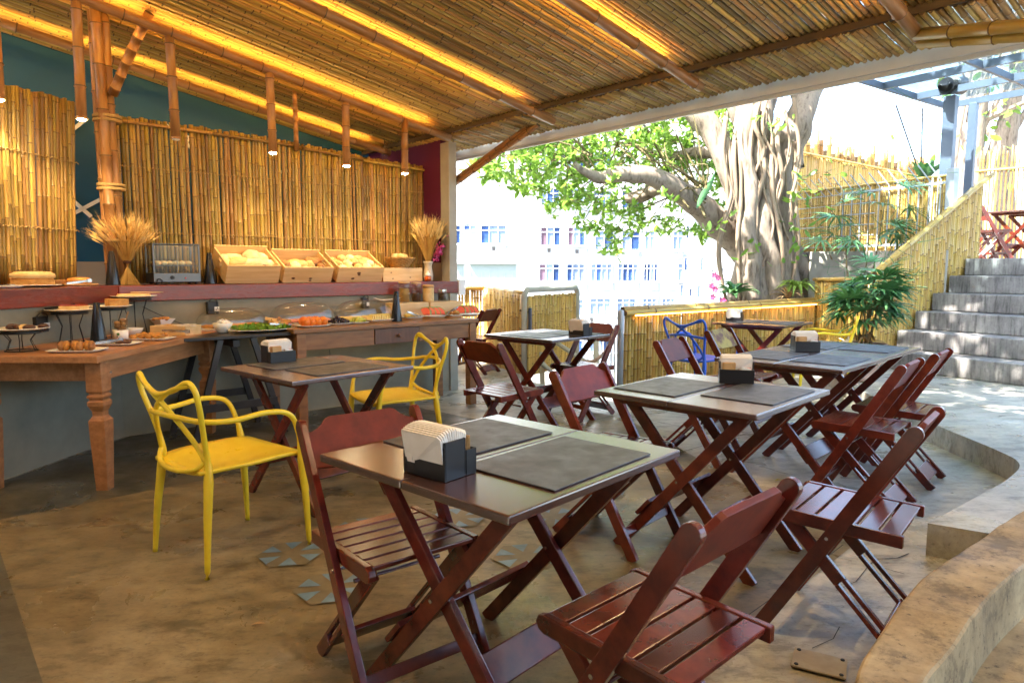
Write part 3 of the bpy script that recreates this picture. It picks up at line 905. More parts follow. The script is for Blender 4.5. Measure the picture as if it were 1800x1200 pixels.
def panel(label, pa, pb, za, zb, z0=SHZ + 0.004, lean0=0.0, lean1=0.0, rail=True, gap=0.0):
    """Vertical canes from pa to pb (ground points); top falls from za to zb; lean in metres along the panel."""
    t = thing('bamboo_screen', label, 'panel', group='bamboo panels on the buffet wall')
    pa, pb = Vector(pa), Vector(pb)
    ln = (pb - pa).length
    d = (pb - pa).normalized()
    nrm = Vector((-d.y, d.x, 0))
    s = 0.016
    while s < ln - 0.012:
        f = s / ln
        zt = za + (zb - za) * f + q.uniform(-0.012, 0.010)
        le_ = lean0 + (lean1 - lean0) * f + q.uniform(-0.008, 0.008)
        off = nrm * q.uniform(-0.006, 0.006)
        base = pa + d * s + off
        put_cane(panm, base + Vector((0, 0, z0)), base + d * le_ + Vector((0, 0, zt)), PL, t, q, q.uniform(0.72, 1.14))
        s += 0.0300 + (q.uniform(0.0, 0.002) if q.random() > gap * 0.5 else q.uniform(0.006, 0.012))
    if rail:
        for off in (0.028, -0.028):
            put_cane(railm, pa + nrm * off + d * lean0 + Vector((0, 0, za - 0.045)), pb + nrm * off + d * lean1 + Vector((0, 0, zb - 0.045)), 1.2, t, q, 0.9, 'rail')
    for zz in (0.42, 0.95):
        mb = MB()
        m_ = 60
        mb.tube([pa + d * (ln * k / m_ + (lean0 + (lean1 - lean0) * k / m_) * zz / PL) - nrm * (0.021 if k % 2 else 0.018) * 1 + Vector((0, 0, z0 + zz + 0.006 * (1 if k % 2 else -1))) for k in range(m_ + 1)], 0.0042, 5)
        mb.build('lashing', 'twine', t)
    return t


pA = lambda px, z=2.0: a_at(px, PB, z)
panel('bamboo cane panel on the left wall beside the bundled post', (-3.62, 4.05, 0), (-3.455, 5.45, 0), 2.52, 2.60, lean0=0.0, lean1=0.10, rail=False)
a0_, a1_, a2_, a3_, a4_ = pA(206), pA(376), pA(529), pA(640), pA(757)
panel('bamboo cane panel behind the glass display case, right of the bundled post', L(a0_, PB), L(a1_, PB), 2.52, 2.51, gap=0.25)
panel('bamboo cane panel behind the two left bread crates', L(a1_ - 0.006, PB), L(a2_, PB), 2.51, 2.49, gap=0.1)
panel('bamboo cane panel behind the right bread crate', L(a2_ - 0.004, PB), L(a3_, PB), 2.48, 2.44, lean0=0.02, lean1=-0.015)
panel('bamboo cane panel at the right end beside the purple wall', L(a3_ - 0.006, PB), L(a4_, PB), 2.43, 2.40, lean0=-0.01, lean1=0.03)

# ---- bundled bamboo post with brace
pa_ = a_at(200, -0.30, 1.6)
post = thing('bamboo_post', 'post of bundled bamboo poles with a diagonal brace, standing on the shelf corner', 'post', L(pa_, -0.30, 0), RZ)
PP = 2.1
postm = [cane_mesh('pole', ['bamboo_pole', 'bamboo_roof_node'], PP, 0.036, 0.33, 900 + i, n=10, bend=0.006) for i in range(4)]
for dx, dy in ((-0.04, 0.0), (0.035, -0.02), (0.0, 0.05), (0.045, 0.05), (-0.03, -0.055)):
    put_cane(postm, (dx, dy, SHZ), (dx - 0.02, dy, 3.25), PP, post, q, q.uniform(0.9, 1.1), 'pole')
for zz in (1.9, 1.93, 2.42, 2.45, 1.5):
    mb = MB(); mb.lathe([(0.098, zz), (0.101, zz + 0.006), (0.101, zz + 0.016), (0.098, zz + 0.022)], n=20); mb.build('lashing', 'twine', post)
put_cane(postm, (0.03, -0.085, 2.62), (-2.86 - pa_, -0.47, 3.16), PP, post, q, 1.0, 'brace')
tp = thing('thin_bamboo_pole', 'thin bamboo pole between the ceiling and the panel tops', 'pole')
apx = a_at(519, PB + 0.03, 2.5)
put_cane(postm, L(apx, PB + 0.045, 2.40), L(apx, PB + 0.045, zc(apx) - 0.01), PP, tp, q, 0.62, 'pole')

# ---- hanging lamp tubes
lampm = [cane_mesh('tube', ['bamboo_pole', 'bamboo_roof_node'], 0.8, 0.034, 0.27, 950 + i, n=12) for i in range(4)]
LAMPS = [(-3.80, 2.40, 1, 'cut by the left edge of the view'), (-3.34, 2.34, 1, 'left of the bundled post'), (-2.73, 2.28, 0, 'unlit, just right of the bundled post'),
         (-1.98, 2.26, 1, 'above the left bread crate'), (-1.31, 2.22, 1, 'above the middle bread crates'), (-0.70, 2.21, 1, 'nearest the purple wall')]
for a, zb, lit, wh in LAMPS:
    t = thing('hanging_lamp', 'bamboo tube lamp hanging over the buffet shelf, ' + wh, 'lamp', L(a, 0.20, zb), 0, group='bamboo tube lamps over the buffet')
    top = zc(a) - 0.10 - zb
    put_cane(lampm, (0, 0, 0), (q.uniform(-.012, .012), q.uniform(-.012, .012), top), 0.8, t, q, 1.0, 'tube')
    mb = MB(); mb.lathe([(0.0325, -0.012), (0.036, -0.012), (0.0365, 0.004), (0.0325, 0.004)], n=20); mb.build('rim', 'bamboo_pole', t)
    mb = MB(); mb.lathe([(0.028, -0.0125), (0.024, -0.019), (0.014, -0.023), (0.0, -0.024)], n=20); mb.build('lens', 'lamp_lens' if lit else 'white_label', t)
    if lit:
        ld = bpy.data.lights.new('spot', 'SPOT')
        ld.energy = SPOT_WATT; ld.color = (1.0, 0.72, 0.36); ld.spot_size = R(88); ld.spot_blend = 0.85; ld.shadow_soft_size = 0.025
        lo_ = bpy.data.objects.new('lamp_light', ld); col.objects.link(lo_); lo_.parent = t
        lo_.location = (0, 0, -0.06)
        lo_.rotation_euler = ((-V * 0.62) + Vector((0, 0, -1))).to_track_quat('-Z', 'Y').to_euler()
# bare bulb fitting at the end of the back beam
t = thing('wire_bulb', 'small bare bulb on a wire above the panels near the purple wall', 'bulb', L(-0.55, -0.42, 2.47))
mb = MB(); mb.tube([(0, 0, 0.16), (0.01, 0, 0.09), (0, 0, 0.05)], 0.004, 6); mb.build('wire', 'black_iron', t)
mb = MB(); mb.smooth = True; mb.lathe([(0.012, 0.05), (0.014, 0.02), (0.035, -0.02), (0.028, -0.05), (0.0, -0.062)], n=16); mb.build('bulb', 'glass', t)

# ---- braces at the eave
t = thing('bamboo_brace', 'diagonal bamboo brace from the concrete column to the eave', 'brace')
brm = [cane_mesh('pole', ['bamboo_pole', 'bamboo_roof_node'], 1.6, 0.026, 0.3, 980 + i, n=10) for i in range(3)]
for dz, db in ((0, 0), (0.048, 0.0), (0.02, 0.045)):
    put_cane(brm, L(0.075, -0.12 + db, 2.16 + dz), L(0.14, 1.12 + db, 2.60 + dz), 1.6, t, q, 0.95, 'pole')
t = thing('bamboo_brace', 'yellow bamboo brace under the eave in the upper right corner', 'brace')
brm2 = [cane_mesh('pole', ['bamboo_yellow', 'bamboo_node'], 1.6, 0.03, 0.3, 990 + i, n=10) for i in range(3)]
for dz, da in ((0, 0), (-0.05, 0.01), (-0.02, -0.055)):
    put_cane(brm2, L(-0.02 + da, 4.40, 2.585 + dz), L(-0.42 + da, 5.55, 2.30 + dz), 1.6, t, q, 1.0, 'pole')
# ================================================================ folding tables and chairs
TZ = 0.74


def make_table(label):
    t = thing('folding_table', label, 'table', group='mahogany folding tables')
    for s in (-1, 1):
        mb = MB(); mb.box((0, s * 0.1915, TZ - 0.012), (0.765, 0.381, 0.024)); mb.build('board', 'table_board', t, bevel=0.005)
    for s in (-1, 1):
        mb = MB(); mb.prism([(-0.33, 0), (-0.30, -0.035), (0.30, -0.035), (0.33, 0)], 0.02, Matrix.Translation((s * 0.285 - 0.01, 0, TZ - 0.025)) @ Matrix(((0, 0, 1, 0), (1, 0, 0, 0), (0, 1, 0, 0), (0, 0, 0, 1))))
        mb.build('batten', 'mahogany', t, bevel=0.003)
    for fr_, xo, sg in (('o', 0.262, 1), ('i', 0.236, -1)):
        for s in (-1, 1):
            mb = MB(); mb.bar((s * xo, -0.30 * sg, TZ - 0.028), (s * xo, 0.325 * sg, 0.0), 0.022, 0.05, side=(1, 0, 0))
            mb.build('leg', 'mahogany', t, bevel=0.004)
        zz = 0.20
        y_ = (-0.30 + (TZ - 0.028 - zz) / (TZ - 0.028) * 0.625) * sg
        d = Vector((0, -0.625 * sg, TZ - 0.028)).normalized()
        cpt = Vector((0, y_ + 0.030 * sg * 0, zz)) + Vector((0, 0.0, 0)) + d.cross(Vector((1, 0, 0))) * (0.034 if sg > 0 else -0.034) * sg
        mb = MB(); mb.bar(cpt - d * 0.05, cpt + d * 0.05, 2 * xo + (0.05 if sg > 0 else -0.024), 0.018, side=(1, 0, 0))
        mb.build('stretcher', 'mahogany', t, bevel=0.004)
    for s in (-1, 1):
        mb = MB(); mb.tube([(s * 0.22, 0.012, TZ * 0.5), (s * 0.2785, 0.012, TZ * 0.5)], 0.006, 10); mb.build('pivot_bolt', 'steel', t)
    return t


T1c, T1r = (-0.03, 2.0), R(90 - 42.5)
tab = make_table('folding table in the front centre with two dark placemats')
tab.location = (T1c[0], T1c[1], 0); tab.rotation_euler = (0, 0, T1r)
TABLES = {'T1': (T1c, T1r)}
for key, c, rz, lb in [('T2', (-1.10, 3.83), R(48), 'folding table between the two yellow armchairs in front of the buffet'),
                       ('T3', (0.91, 3.06), R(46), 'folding table in the middle row right of the front table'),
                       ('T4', (1.80, 4.22), R(45), 'nearer of the two joined folding tables before the stairs'),
                       ('T4b', (2.34, 4.775), R(45), 'farther of the two joined folding tables before the stairs'),
                       ('T5', (0.30, 5.80), R(46), 'folding table at the back beside the open bamboo gate'),
                       ('T6', (2.63, 7.15), R(47), 'folding table against the low bamboo wall near the potted palm')]:
    dup(tab, (c[0], c[1], 0), rz, lb)
    TABLES[key] = (c, rz)


def on_table(key, x, y, z=TZ):
    c, rz = TABLES[key]
    return Vector((c[0] + x * math.cos(rz) - y * math.sin(rz), c[1] + x * math.sin(rz) + y * math.cos(rz), z))


mat_mb = MB(); mat_mb.box((0, 0, 0.0025), (0.455, 0.32, 0.004)); mat_me = mat_mb.mesh('placemat', 'placemat', bevel=0.0012)
for key, x, y, j, lb in [('T1', 0.04, -0.19, 0.01, 'nearer dark grey placemat on the front table'), ('T1', 0.055, 0.195, -0.01, 'farther dark grey placemat on the front table, behind the napkin holder'),
                         ('T2', 0.02, -0.17, 0.0, 'right dark placemat on the table between yellow chairs'), ('T2', -0.02, 0.19, 0.02, 'left dark placemat on the table between yellow chairs'),
                         ('T3', 0.06, -0.19, 0.0, 'right dark placemat on the middle row table'), ('T3', -0.05, 0.19, 0.0, 'left dark placemat on the middle row table'),
                         ('T4', 0.0, -0.18, 0.0, 'front placemat of four on the joined tables'), ('T4', -0.02, 0.19, 0.01, 'left placemat of four on the joined tables'),
                         ('T4b', 0.06, -0.17, 0.0, 'right placemat of four on the joined tables'), ('T4b', -0.02, 0.19, 0.0, 'rear placemat of four on the joined tables'),
                         ('T5', -0.12, 0.17, 0.0, 'left dark placemat on the back table by the gate'), ('T5', 0.0, -0.18, 0.0, 'right dark placemat on the back table by the gate'),
                         ('T6', 0.0, 0.18, 0.0, 'left dark placemat on the table at the bamboo wall'), ('T6', 0.02, -0.18, 0.0, 'right dark placemat on the table at the bamboo wall')]:
    if key == 'T5':
        x, y = y, x
    o = link('placemat', mat_me)
    o.location = on_table(key, x, y, TZ + 0.0006)
    o.rotation_euler = (0, 0, TABLES[key][1] + j + (math.pi / 2 if key == 'T5' else 0))
    tag(o, lb, 'placemat', 'dark placemats')


def make_holder(label):
    t = thing('napkin_holder', label, 'napkin holder', group='napkin holders on the tables')
    th = 0.004
    mb = MB()
    # tall box with a U slot in its -x face, built from walls
    mb.box((-0.020, 0, 0.003), (0.078, 0.158, 0.006))
    mb.box((-0.057, -0.022, 0.053), (th, 0.114, 0.100))            # slotted face, long side
    mb.box((-0.057, 0.072, 0.053), (th, 0.014, 0.100))
    mb.box((-0.057, 0.050, 0.017), (th, 0.030, 0.028))
    mb.box((0.017, 0, 0.053), (th, 0.158, 0.100))
    mb.box((-0.020, -0.077, 0.053), (0.070, th, 0.100))
    mb.box((-0.020, 0.077, 0.053), (0.070, th, 0.100))
    mb.build('box', 'black_plastic', t, bevel=0.001, seg=1)
    mb = MB()
    mb.box((0.040, 0, 0.003), (0.040, 0.158, 0.006))
    mb.box((0.058, 0, 0.036), (th, 0.158, 0.066))
    mb.box((0.039, -0.077, 0.036), (0.036, th, 0.066))
    mb.box((0.039, 0.077, 0.036), (0.036, th, 0.066))
    mb.box((0.039, 0.01, 0.036), (0.036, th, 0.062))
    mb.build('sachet_tray', 'black_plastic', t, bevel=0.001, seg=1)
    # bulging stack of folded napkins, sheet by sheet
    for k in range(13):
        f = k / 12
        x = -0.050 + 0.060 * f
        b = 0.014 * math.sin(f * math.pi)
        fl = (f - 0.55) * 0.055
        prof = [(-0.071, 0.0), (-0.073, 0.100), (-0.0725, 0.106 + b), (-0.066, 0.113 + b), (0.066, 0.115 + b), (0.0725, 0.107 + b), (0.073, 0.100), (0.071, 0.0)]
        mb = MB()
        vs = []
        for dx in (-0.0027, 0.0027):
            for y, z in prof:
                vs.append((x + dx + fl * max(0, (z - 0.07)) / 0.06, y + q.uniform(-.001, .001), z + 0.006))
        n_ = len(prof)
        fs = [tuple(range(n_)), tuple(reversed(range(n_, 2 * n_)))] + [(i, i + n_, (i + 1) % n_ + n_, (i + 1) % n_) for i in range(n_)]
        mb.add(vs, fs)
        mb.build('napkin', 'paper', t, bevel=0.0012, seg=2)
    mb = MB(); mb.box((-0.0605, 0.050, 0.075), (0.002, 0.020, 0.075), rx=0.05); mb.build('napkin', 'paper', t)
    for k in range(7):
        mb = MB(); mb.box((0.028 + 0.004 * k, -0.035 + q.uniform(-.004, .004), 0.057), (0.0028, 0.055, 0.085), rx=q.uniform(-.05, .05), ry=q.uniform(-.06, .06)); mb.build('sachet', 'kraft', t, bevel=0.0006, seg=1)
    for k in range(4):
        mb = MB(); mb.box((0.030 + 0.006 * k, 0.042 + q.uniform(-.006, .006), 0.048), (0.003, 0.045, 0.060), rx=q.uniform(-.2, .2), ry=q.uniform(-.1, .1)); mb.build('sachet', 'white_label' if k % 2 else 'jam', t, bevel=0.0006, seg=1)
    return t


hold = make_holder('black napkin holder stuffed with napkins on the front table')
hold.location = on_table('T1', -0.265, -0.02, TZ + 0.001); hold.rotation_euler = (0, 0, T1r + 0.05)
for key, x, y, rr, lb in [('T2', -0.06, 0.32, R(-92), 'black napkin holder on the table between yellow chairs'), ('T3', 0.27, 0.02, R(-150), 'black napkin holder on the middle row table'),
                          ('T4', 0.36, 0.12, R(-140), 'black napkin holder on the joined tables'), ('T5', 0.10, -0.28, R(0), 'black napkin holder on the back table by the gate'),
                          ('T6', -0.10, 0.26, R(10), 'black napkin holder on the table at the bamboo wall')]:
    dup(hold, on_table(key, x, y, TZ + 0.001), TABLES[key][1] + rr, lb)


def make_chair(label, matn='mahogany', back='mahogany_satin'):
    t = thing('folding_chair', label, 'chair', group='slatted folding chairs')
    W = 0.205
    top, foot = Vector((0, -0.235, 0.80)), Vector((0, 0.235, 0.0))
    dl = (foot - top).normalized()
    for s in (-1, 1):
        # long leg: rounded top end
        mb = MB()
        ln = (foot - top).length
        pr = [(0.0245 * math.cos(R(180 - 18 * k)), -0.0 + 0.0245 * math.sin(R(180 - 18 * k))) for k in range(11)]
        pts = [(x, -y + 0.0245) for x, y in pr] + [(0.0245, ln), (-0.0245, ln)]
        xax = Vector((1, 0, 0)); yax = dl; zax = dl.cross(xax).normalized()
        m_ = Matrix(((zax.x, yax.x, xax.x, s * W - 0.011), (zax.y, yax.y, xax.y, top.y), (zax.z, yax.z, xax.z, top.z), (0, 0, 0, 1)))
        mb.prism(pts, 0.022, m_)
        mb.build('long_leg', matn, t, bevel=0.003)
    # backrest board with raised centre and scooped shoulders
    prof = [(-0.192, 0.0), (-0.192, 0.118), (-0.178, 0.121), (-0.160, 0.128), (-0.143, 0.140), (-0.128, 0.157), (-0.112, 0.164), (0.112, 0.164), (0.128, 0.157), (0.143, 0.140), (0.160, 0.128), (0.178, 0.121), (0.192, 0.118), (0.192, 0.0), (0.1, -0.006), (-0.1, -0.006)]
    mb = MB()
    upv = -dl
    nx = Vector((1, 0, 0)); nz = nx.cross(upv).normalized()
    base = top + dl * 0.165
    m_ = Matrix(((nx.x, upv.x, nz.x, base.x), (nx.y, upv.y, nz.y, base.y), (nx.z, upv.z, nz.z, base.z), (0, 0, 0, 1))) @ Matrix.Translation((0, 0, -0.009))
    mb.prism(prof, 0.018, m_)
    mb.build('backrest', back, t, bevel=0.003)
    # short legs with a slot: two bars joined at both ends
    st, sf = Vector((0, 0.165, 0.425)), Vector((0, -0.245, 0.0))
    ds = (sf - st).normalized()
    sn = Vector((1, 0, 0)).cross(ds)
    for s in (-1, 1):
        mb = MB()
        x = s * 0.155
        mb.bar(Vector((x, 0, 0)) + st, Vector((x, 0, 0)) + st + ds * 0.27, 0.020, 0.046, side=(1, 0, 0))
        for k in (-1, 1):
            o_ = sn * 0.0155 * k
            mb.bar(Vector((x, 0, 0)) + st + ds * 0.2702 + o_, Vector((x, 0, 0)) + st + ds * 0.47 + o_, 0.020, 0.015, side=(1, 0, 0))
        mb.bar(Vector((x, 0, 0)) + st + ds * 0.4702, Vector((x, 0, 0)) + sf, 0.020, 0.046, side=(1, 0, 0))
        mb.build('short_leg', matn, t, bevel=0.0025, seg=1)
    pz = st + ds * 0.50
    mb = MB(); mb.bar(pz - ds * 0.045, pz + ds * 0.045, 0.288, 0.016, side=(1, 0, 0)); mb.build('stretcher', matn, t, bevel=0.003)
    pf = top + dl * 0.80
    mb = MB(); mb.bar(pf - dl * 0.018, pf + dl * 0.018, 0.388, 0.016, side=(1, 0, 0)); mb.build('stretcher', matn, t, bevel=0.003)
    mb = MB(); mb.tube([(-0.15, 0.02, 0.345), (0.15, 0.02, 0.345)], 0.007, 8); mb.build('rod', matn, t)
    # seat: two rails, six slats
    for s in (-1, 1):
        pts = [(-0.205, 0.0), (-0.205, 0.040), (0.185, 0.052), (0.203, 0.046), (0.21, 0.03), (0.203, 0.012), (0.185, 0.004)]
        mb = MB(); mb.prism(pts, 0.022, Matrix.Translation((s * 0.181 - 0.011, 0, 0.405)) @ Matrix(((0, 0, 1, 0), (1, 0, 0, 0), (0, 1, 0, 0), (0, 0, 0, 1))))
        mb.build('seat_rail', matn, t, bevel=0.004)
    for k in range(6):
        y = -0.166 + 0.0655 * k
        mb = MB(); mb.box((0, y, 0.4415 + y * 0.03), (0.3375, 0.056, 0.014), rx=0.03); mb.build('slat', matn, t, bevel=0.003)
    for s in (-1, 1):
        mb = MB(); mb.tube([(s * 0.150, 0.012, 0.392), (s * 0.2195, 0.012, 0.392)], 0.006, 10); mb.build('pivot_bolt', 'steel', t)
    return t


ch = make_chair('folding chair at the left of the front table, facing the viewer')
CH = [('FL', (-0.37, 2.08), 142, ch['label']), ('FR', (0.34, 1.55), -43, 'nearest folding chair, seen from behind in front of the front table'),
      ('R1', (1.19, 2.34), -50, 'folding chair on the right with a bright shiny seat, by the low wall'),
      ('R2', (1.93, 3.70), -48, 'folding chair at the joined tables, nearer of the pair by the kerb'),
      ('R3', (2.38, 4.16), -48, 'folding chair at the joined tables, farther of the pair by the kerb'),
      ('B1', (-0.06, 4.72), 46, 'folding chair with a pale reflecting seat in front of the back table'),
      ('M', (0.50, 3.20), 132, 'folding chair pushed under the left side of the middle row table'),
      ('N', (1.28, 4.62), 128, 'folding chair tucked in at the left of the joined tables'),
      ('B2', (0.62, 5.98), -130, 'folding chair behind the back table, next to the gap in the bamboo wall')]
for i, (k, c, az, lb) in enumerate(CH):
    if i == 0:
        ch.location = (c[0], c[1], 0.0045); ch.rotation_euler = (0, 0, -R(az))
    else:
        dup(ch, (c[0], c[1], 0.0045), -R(az), lb)
wc = make_chair('folding chair with worn yellow paint on its backrest behind the joined tables', back='worn_paint')
wc.location = (1.86, 5.42, 0); wc.rotation_euler = (0, 0, -R(132))
tc_ = dup(ch, (-0.45, 8.55, 0), -R(-60), 'sunlit folding chair on the terrace behind the column')
tt = dup(tab, (-1.15, 8.75, 0), R(40), 'folding table half hidden behind the column on the terrace')
# furniture on the upper terrace
uo = Vector((7.25, 10.45, 0))
ut = dup(tab, (uo.x + 0.55, uo.y + 0.1, UPZ), R(30), 'folding table on the upper terrace above the stairs')
for i, (dx, dy, az, lb) in enumerate([(-0.05, -0.05, 100, 'left folding chair on the upper terrace above the stairs'), (0.70, -0.62, -20, 'right folding chair on the upper terrace at the edge of the view'), (0.35, 0.62, 170, 'folding chair behind the table on the upper terrace')]):
    dup(ch, (uo.x + dx, uo.y + dy, UPZ), -R(az), lb)


# ---- moulded plastic armchairs of interwoven loops
def make_plastic(label, matn):
    t = thing('plastic_armchair', label, 'armchair', group='moulded plastic armchairs')
    def mirrored(half):
        return half + [(-x, y, z) for x, y, z in reversed(half[:-1])]

    def swept(name, pts, r0, leg=True):
        P = spline(pts, 8)
        rr = []
        for p in P:
            z = p[2]
            rr.append(0.0110 + 0.0095 * (z / 0.40) if (leg and z < 0.40) else (0.0205 - (0.0205 - r0) * min(1, (z - 0.40) / 0.12) if leg else r0))
        m_ = MB(); m_.smooth = True; m_.tube(P, rr, 10)
        return m_.build(name, matn, t)
    # back outline: rear leg, raised corner, dip in the middle, other corner, other leg
    swept('back_loop', mirrored([(0.232, -0.240, 0.0), (0.220, -0.222, 0.22), (0.203, -0.200, 0.42), (0.196, -0.200, 0.50), (0.218, -0.222, 0.62), (0.246, -0.248, 0.73), (0.246, -0.262, 0.795), (0.208, -0.274, 0.826), (0.12, -0.288, 0.788), (0.0, -0.297, 0.762)]), 0.0118)
    # arm rail: front leg, arm, round the back, other arm, other front leg
    swept('arm_loop', mirrored([(0.262, 0.238, 0.0), (0.258, 0.230, 0.22), (0.254, 0.216, 0.43), (0.262, 0.198, 0.54), (0.270, 0.150, 0.635), (0.268, 0.04, 0.662), (0.252, -0.10, 0.650), (0.205, -0.212, 0.655), (0.11, -0.272, 0.672), (0.0, -0.288, 0.678)]), 0.0120)
    for s in (-1, 1):
        swept('cross_band', [(s * 0.198, -0.200, 0.47), (s * 0.155, -0.232, 0.57), (s * 0.06, -0.278, 0.69), (-s * 0.06, -0.293, 0.765), (-s * 0.15, -0.286, 0.80), (-s * 0.215, -0.270, 0.815)], 0.0110, False)
    swept('back_band', mirrored([(0.200, -0.195, 0.50), (0.165, -0.228, 0.455), (0.09, -0.250, 0.437), (0.0, -0.256, 0.432)]), 0.0110, False)
    # dished seat shell
    nx, ny = 14, 12
    mb = MB(); mb.smooth = True
    vs = []
    for layer in (0, 1):
        for j in range(ny + 1):
            for i in range(nx + 1):
                fx, fy = i / nx * 2 - 1, j / ny * 2 - 1
                wd = 0.245 - 0.045 * max(0, -fy) ** 2 - 0.012 * max(0, fy)
                x = fx * wd; y = 0.005 + fy * (0.235 + 0.010 * (1 - fx * fx) * (1 if fy > 0 else -0.2))
                z = 0.442 + 0.012 * fx * fx - 0.016 * (1 - fx * fx) * (1 - (fy + 0.2) ** 2) - 0.016 * max(0, fy - 0.55) ** 1.5 * 2 - 0.012 * max(0, -fy - 0.5)
                e = max(abs(fx), abs(fy))
                z -= layer * (0.009 + 0.008 * (e > 0.98))
                vs.append((x, y, z))
    k = (nx + 1) * (ny + 1)
    fs = []
    for j in range(ny):
        for i in range(nx):
            a = j * (nx + 1) + i
            fs.append((a, a + 1, a + nx + 2, a + nx + 1))
            fs.append((k + a, k + a + nx + 1, k + a + nx + 2, k + a + 1))
    for i in range(nx):
        fs.append((i, k + i, k + i + 1, i + 1)); a = ny * (nx + 1) + i
        fs.append((a, a + 1, k + a + 1, k + a))
    for j in range(ny):
        a = j * (nx + 1); fs.append((a, a + nx + 1, k + a + nx + 1, k + a))
        a += nx; fs.append((a, k + a, k + a + nx + 1, a + nx + 1))
    mb.add(vs, fs)
    mb.build('seat', matn, t)
    return t


pc = make_plastic('yellow plastic armchair in the left foreground with its back to the viewer', 'yellow_plastic')
pc.location = (-1.30, 3.05, 0.0045); pc.rotation_euler = (0, 0, -R(38))
dup(pc, (-0.78, 4.52, 0.0045), -R(-122), 'yellow plastic armchair between the buffet table and the folding table')
dup(pc, (3.18, 6.95, 0), -R(-75), 'yellow plastic armchair at the bamboo wall beside the potted palm')
bc = make_plastic('blue plastic armchair at the bamboo wall', 'blue_plastic')
bc.location = (1.83, 6.55, 0); bc.rotation_euler = (0, 0, -R(55))

# ================================================================ buffet tables
BZ = 0.80
bt = thing('buffet_table', 'honey coloured wooden buffet table with carved legs at the left', 'table')
mb = MB(); mb.box((-2.715, 4.60, BZ - 0.02), (0.77, 1.60, 0.04)); mb.build('table_top', 'buffet_wood', bt, bevel=0.005)
for c, s in (((-2.40, 4.60, 0.70), (0.025, 1.36, 0.115)), ((-3.03, 4.60, 0.70), (0.025, 1.36, 0.115)), ((-2.715, 3.92, 0.70), (0.56, 0.025, 0.115)), ((-2.715, 5.28, 0.70), (0.56, 0.025, 0.115))):
    mb = MB(); mb.box(c, s); mb.build('apron', 'buffet_wood', bt, bevel=0.003)
k2 = math.sqrt(2)
legp = [(0.034, 0.0), (0.046, 0.36), (0.047, 0.42), (0.040, 0.425), (0.030, 0.445), (0.031, 0.47), (0.044, 0.50), (0.047, 0.505), (0.047, 0.53), (0.038, 0.535), (0.038, 0.545), (0.047, 0.55), (0.047, 0.565), (0.038, 0.57), (0.038, 0.58), (0.047, 0.585), (0.047, 0.759)]
for x, y in ((-2.39, 3.90), (-3.04, 3.90), (-2.39, 5.30), (-3.04, 5.30)):
    mb = MB(); mb.lathe([(r * k2, z) for r, z in legp], n=4)
    o = mb.build('leg', 'buffet_wood', bt, bevel=0.003, seg=1); o.location = (x, y, 0); o.rotation_euler = (0, 0, R(45))
mb = MB(); mb.tube([(-2.345, 3.94, 0.69), (-2.338, 3.94, 0.69)], 0.006, 10); mb.build('screw', 'steel', bt)

bl = thing('buffet_table', 'brown buffet table with a drawer carrying the fruit plates', 'table', L(-1.18, 0.45, 0), RZ)
RT = 0.82
mb = MB(); mb.box((0, 0, RT - 0.0175), (1.84, 0.64, 0.035)); mb.build('table_top', 'buffet_brown', bl, bevel=0.005)
for c, s in (((-0.53, -0.285, 0.715), (0.66, 0.025, 0.138)), ((0.56, -0.285, 0.715), (0.60, 0.025, 0.138)), ((0, 0.285, 0.715), (1.66, 0.025, 0.138)), ((-0.845, 0, 0.715), (0.025, 0.5, 0.138)), ((0.845, 0, 0.715), (0.025, 0.5, 0.138))):
    mb = MB(); mb.box(c, s); mb.build('apron', 'buffet_brown', bl, bevel=0.003)
mb = MB(); mb.box((0.03, -0.29, 0.715), (0.448, 0.03, 0.13)); dr = mb.build('drawer', 'drawer_wood', bl, bevel=0.004)
mb = MB(); mb.smooth = True; mb.lathe([(0.008, 0.0), (0.009, 0.012), (0.018, 0.022), (0.016, 0.032), (0.0, 0.036)], n=16); kn = mb.build('knob', 'drawer_wood', dr); kn.location = (0.03, -0.305, 0.715); kn.rotation_euler = (R(90), 0, 0)
for sx in (-1, 1):
    for sy in (-1, 1):
        mb = MB(); mb.box((sx * 0.855, sy * 0.275, 0.39), (0.075, 0.075, 0.785)); mb.build('leg', 'buffet_brown', bl, bevel=0.004)
# dark folding trestle table between the two
bk = thing('trestle_table', 'black folding trestle table between the two buffet tables', 'table', L(-2.50, 0.40, 0), RZ)
mb = MB(); mb.box((0, 0, 0.785), (0.80, 0.62, 0.025)); mb.build('table_top', 'black_wood', bk, bevel=0.004)
for sy in (-1, 1):
    for sx in (-1, 1):
        mb = MB(); mb.bar((sx * 0.12, sy * 0.26, 0.77), (sx * 0.34, sy * 0.28, 0.0), 0.03, 0.045, side=(0, 1, 0)); mb.build('leg', 'black_wood', bk, bevel=0.003)
    mb = MB(); mb.box((0, sy * 0.296, 0.27), (0.56, 0.02, 0.06)); mb.build('stretcher', 'black_wood', bk, bevel=0.003)
mb = MB(); mb.box((0, 0, 0.73), (0.05, 0.5, 0.05)); mb.build('brace', 'black_wood', bk, bevel=0.003)
# ================================================================ things on the buffet
def plate_mesh(r, rise=0.018, n=28):
    mb = MB(); mb.smooth = True
    mb.lathe([(r * 0.55, 0.0), (r * 0.6, 0.002), (r * 0.97, rise), (r, rise + 0.001), (r * 0.98, rise + 0.004), (r * 0.62, 0.006), (0.0, 0.005)], n=n)
    return mb


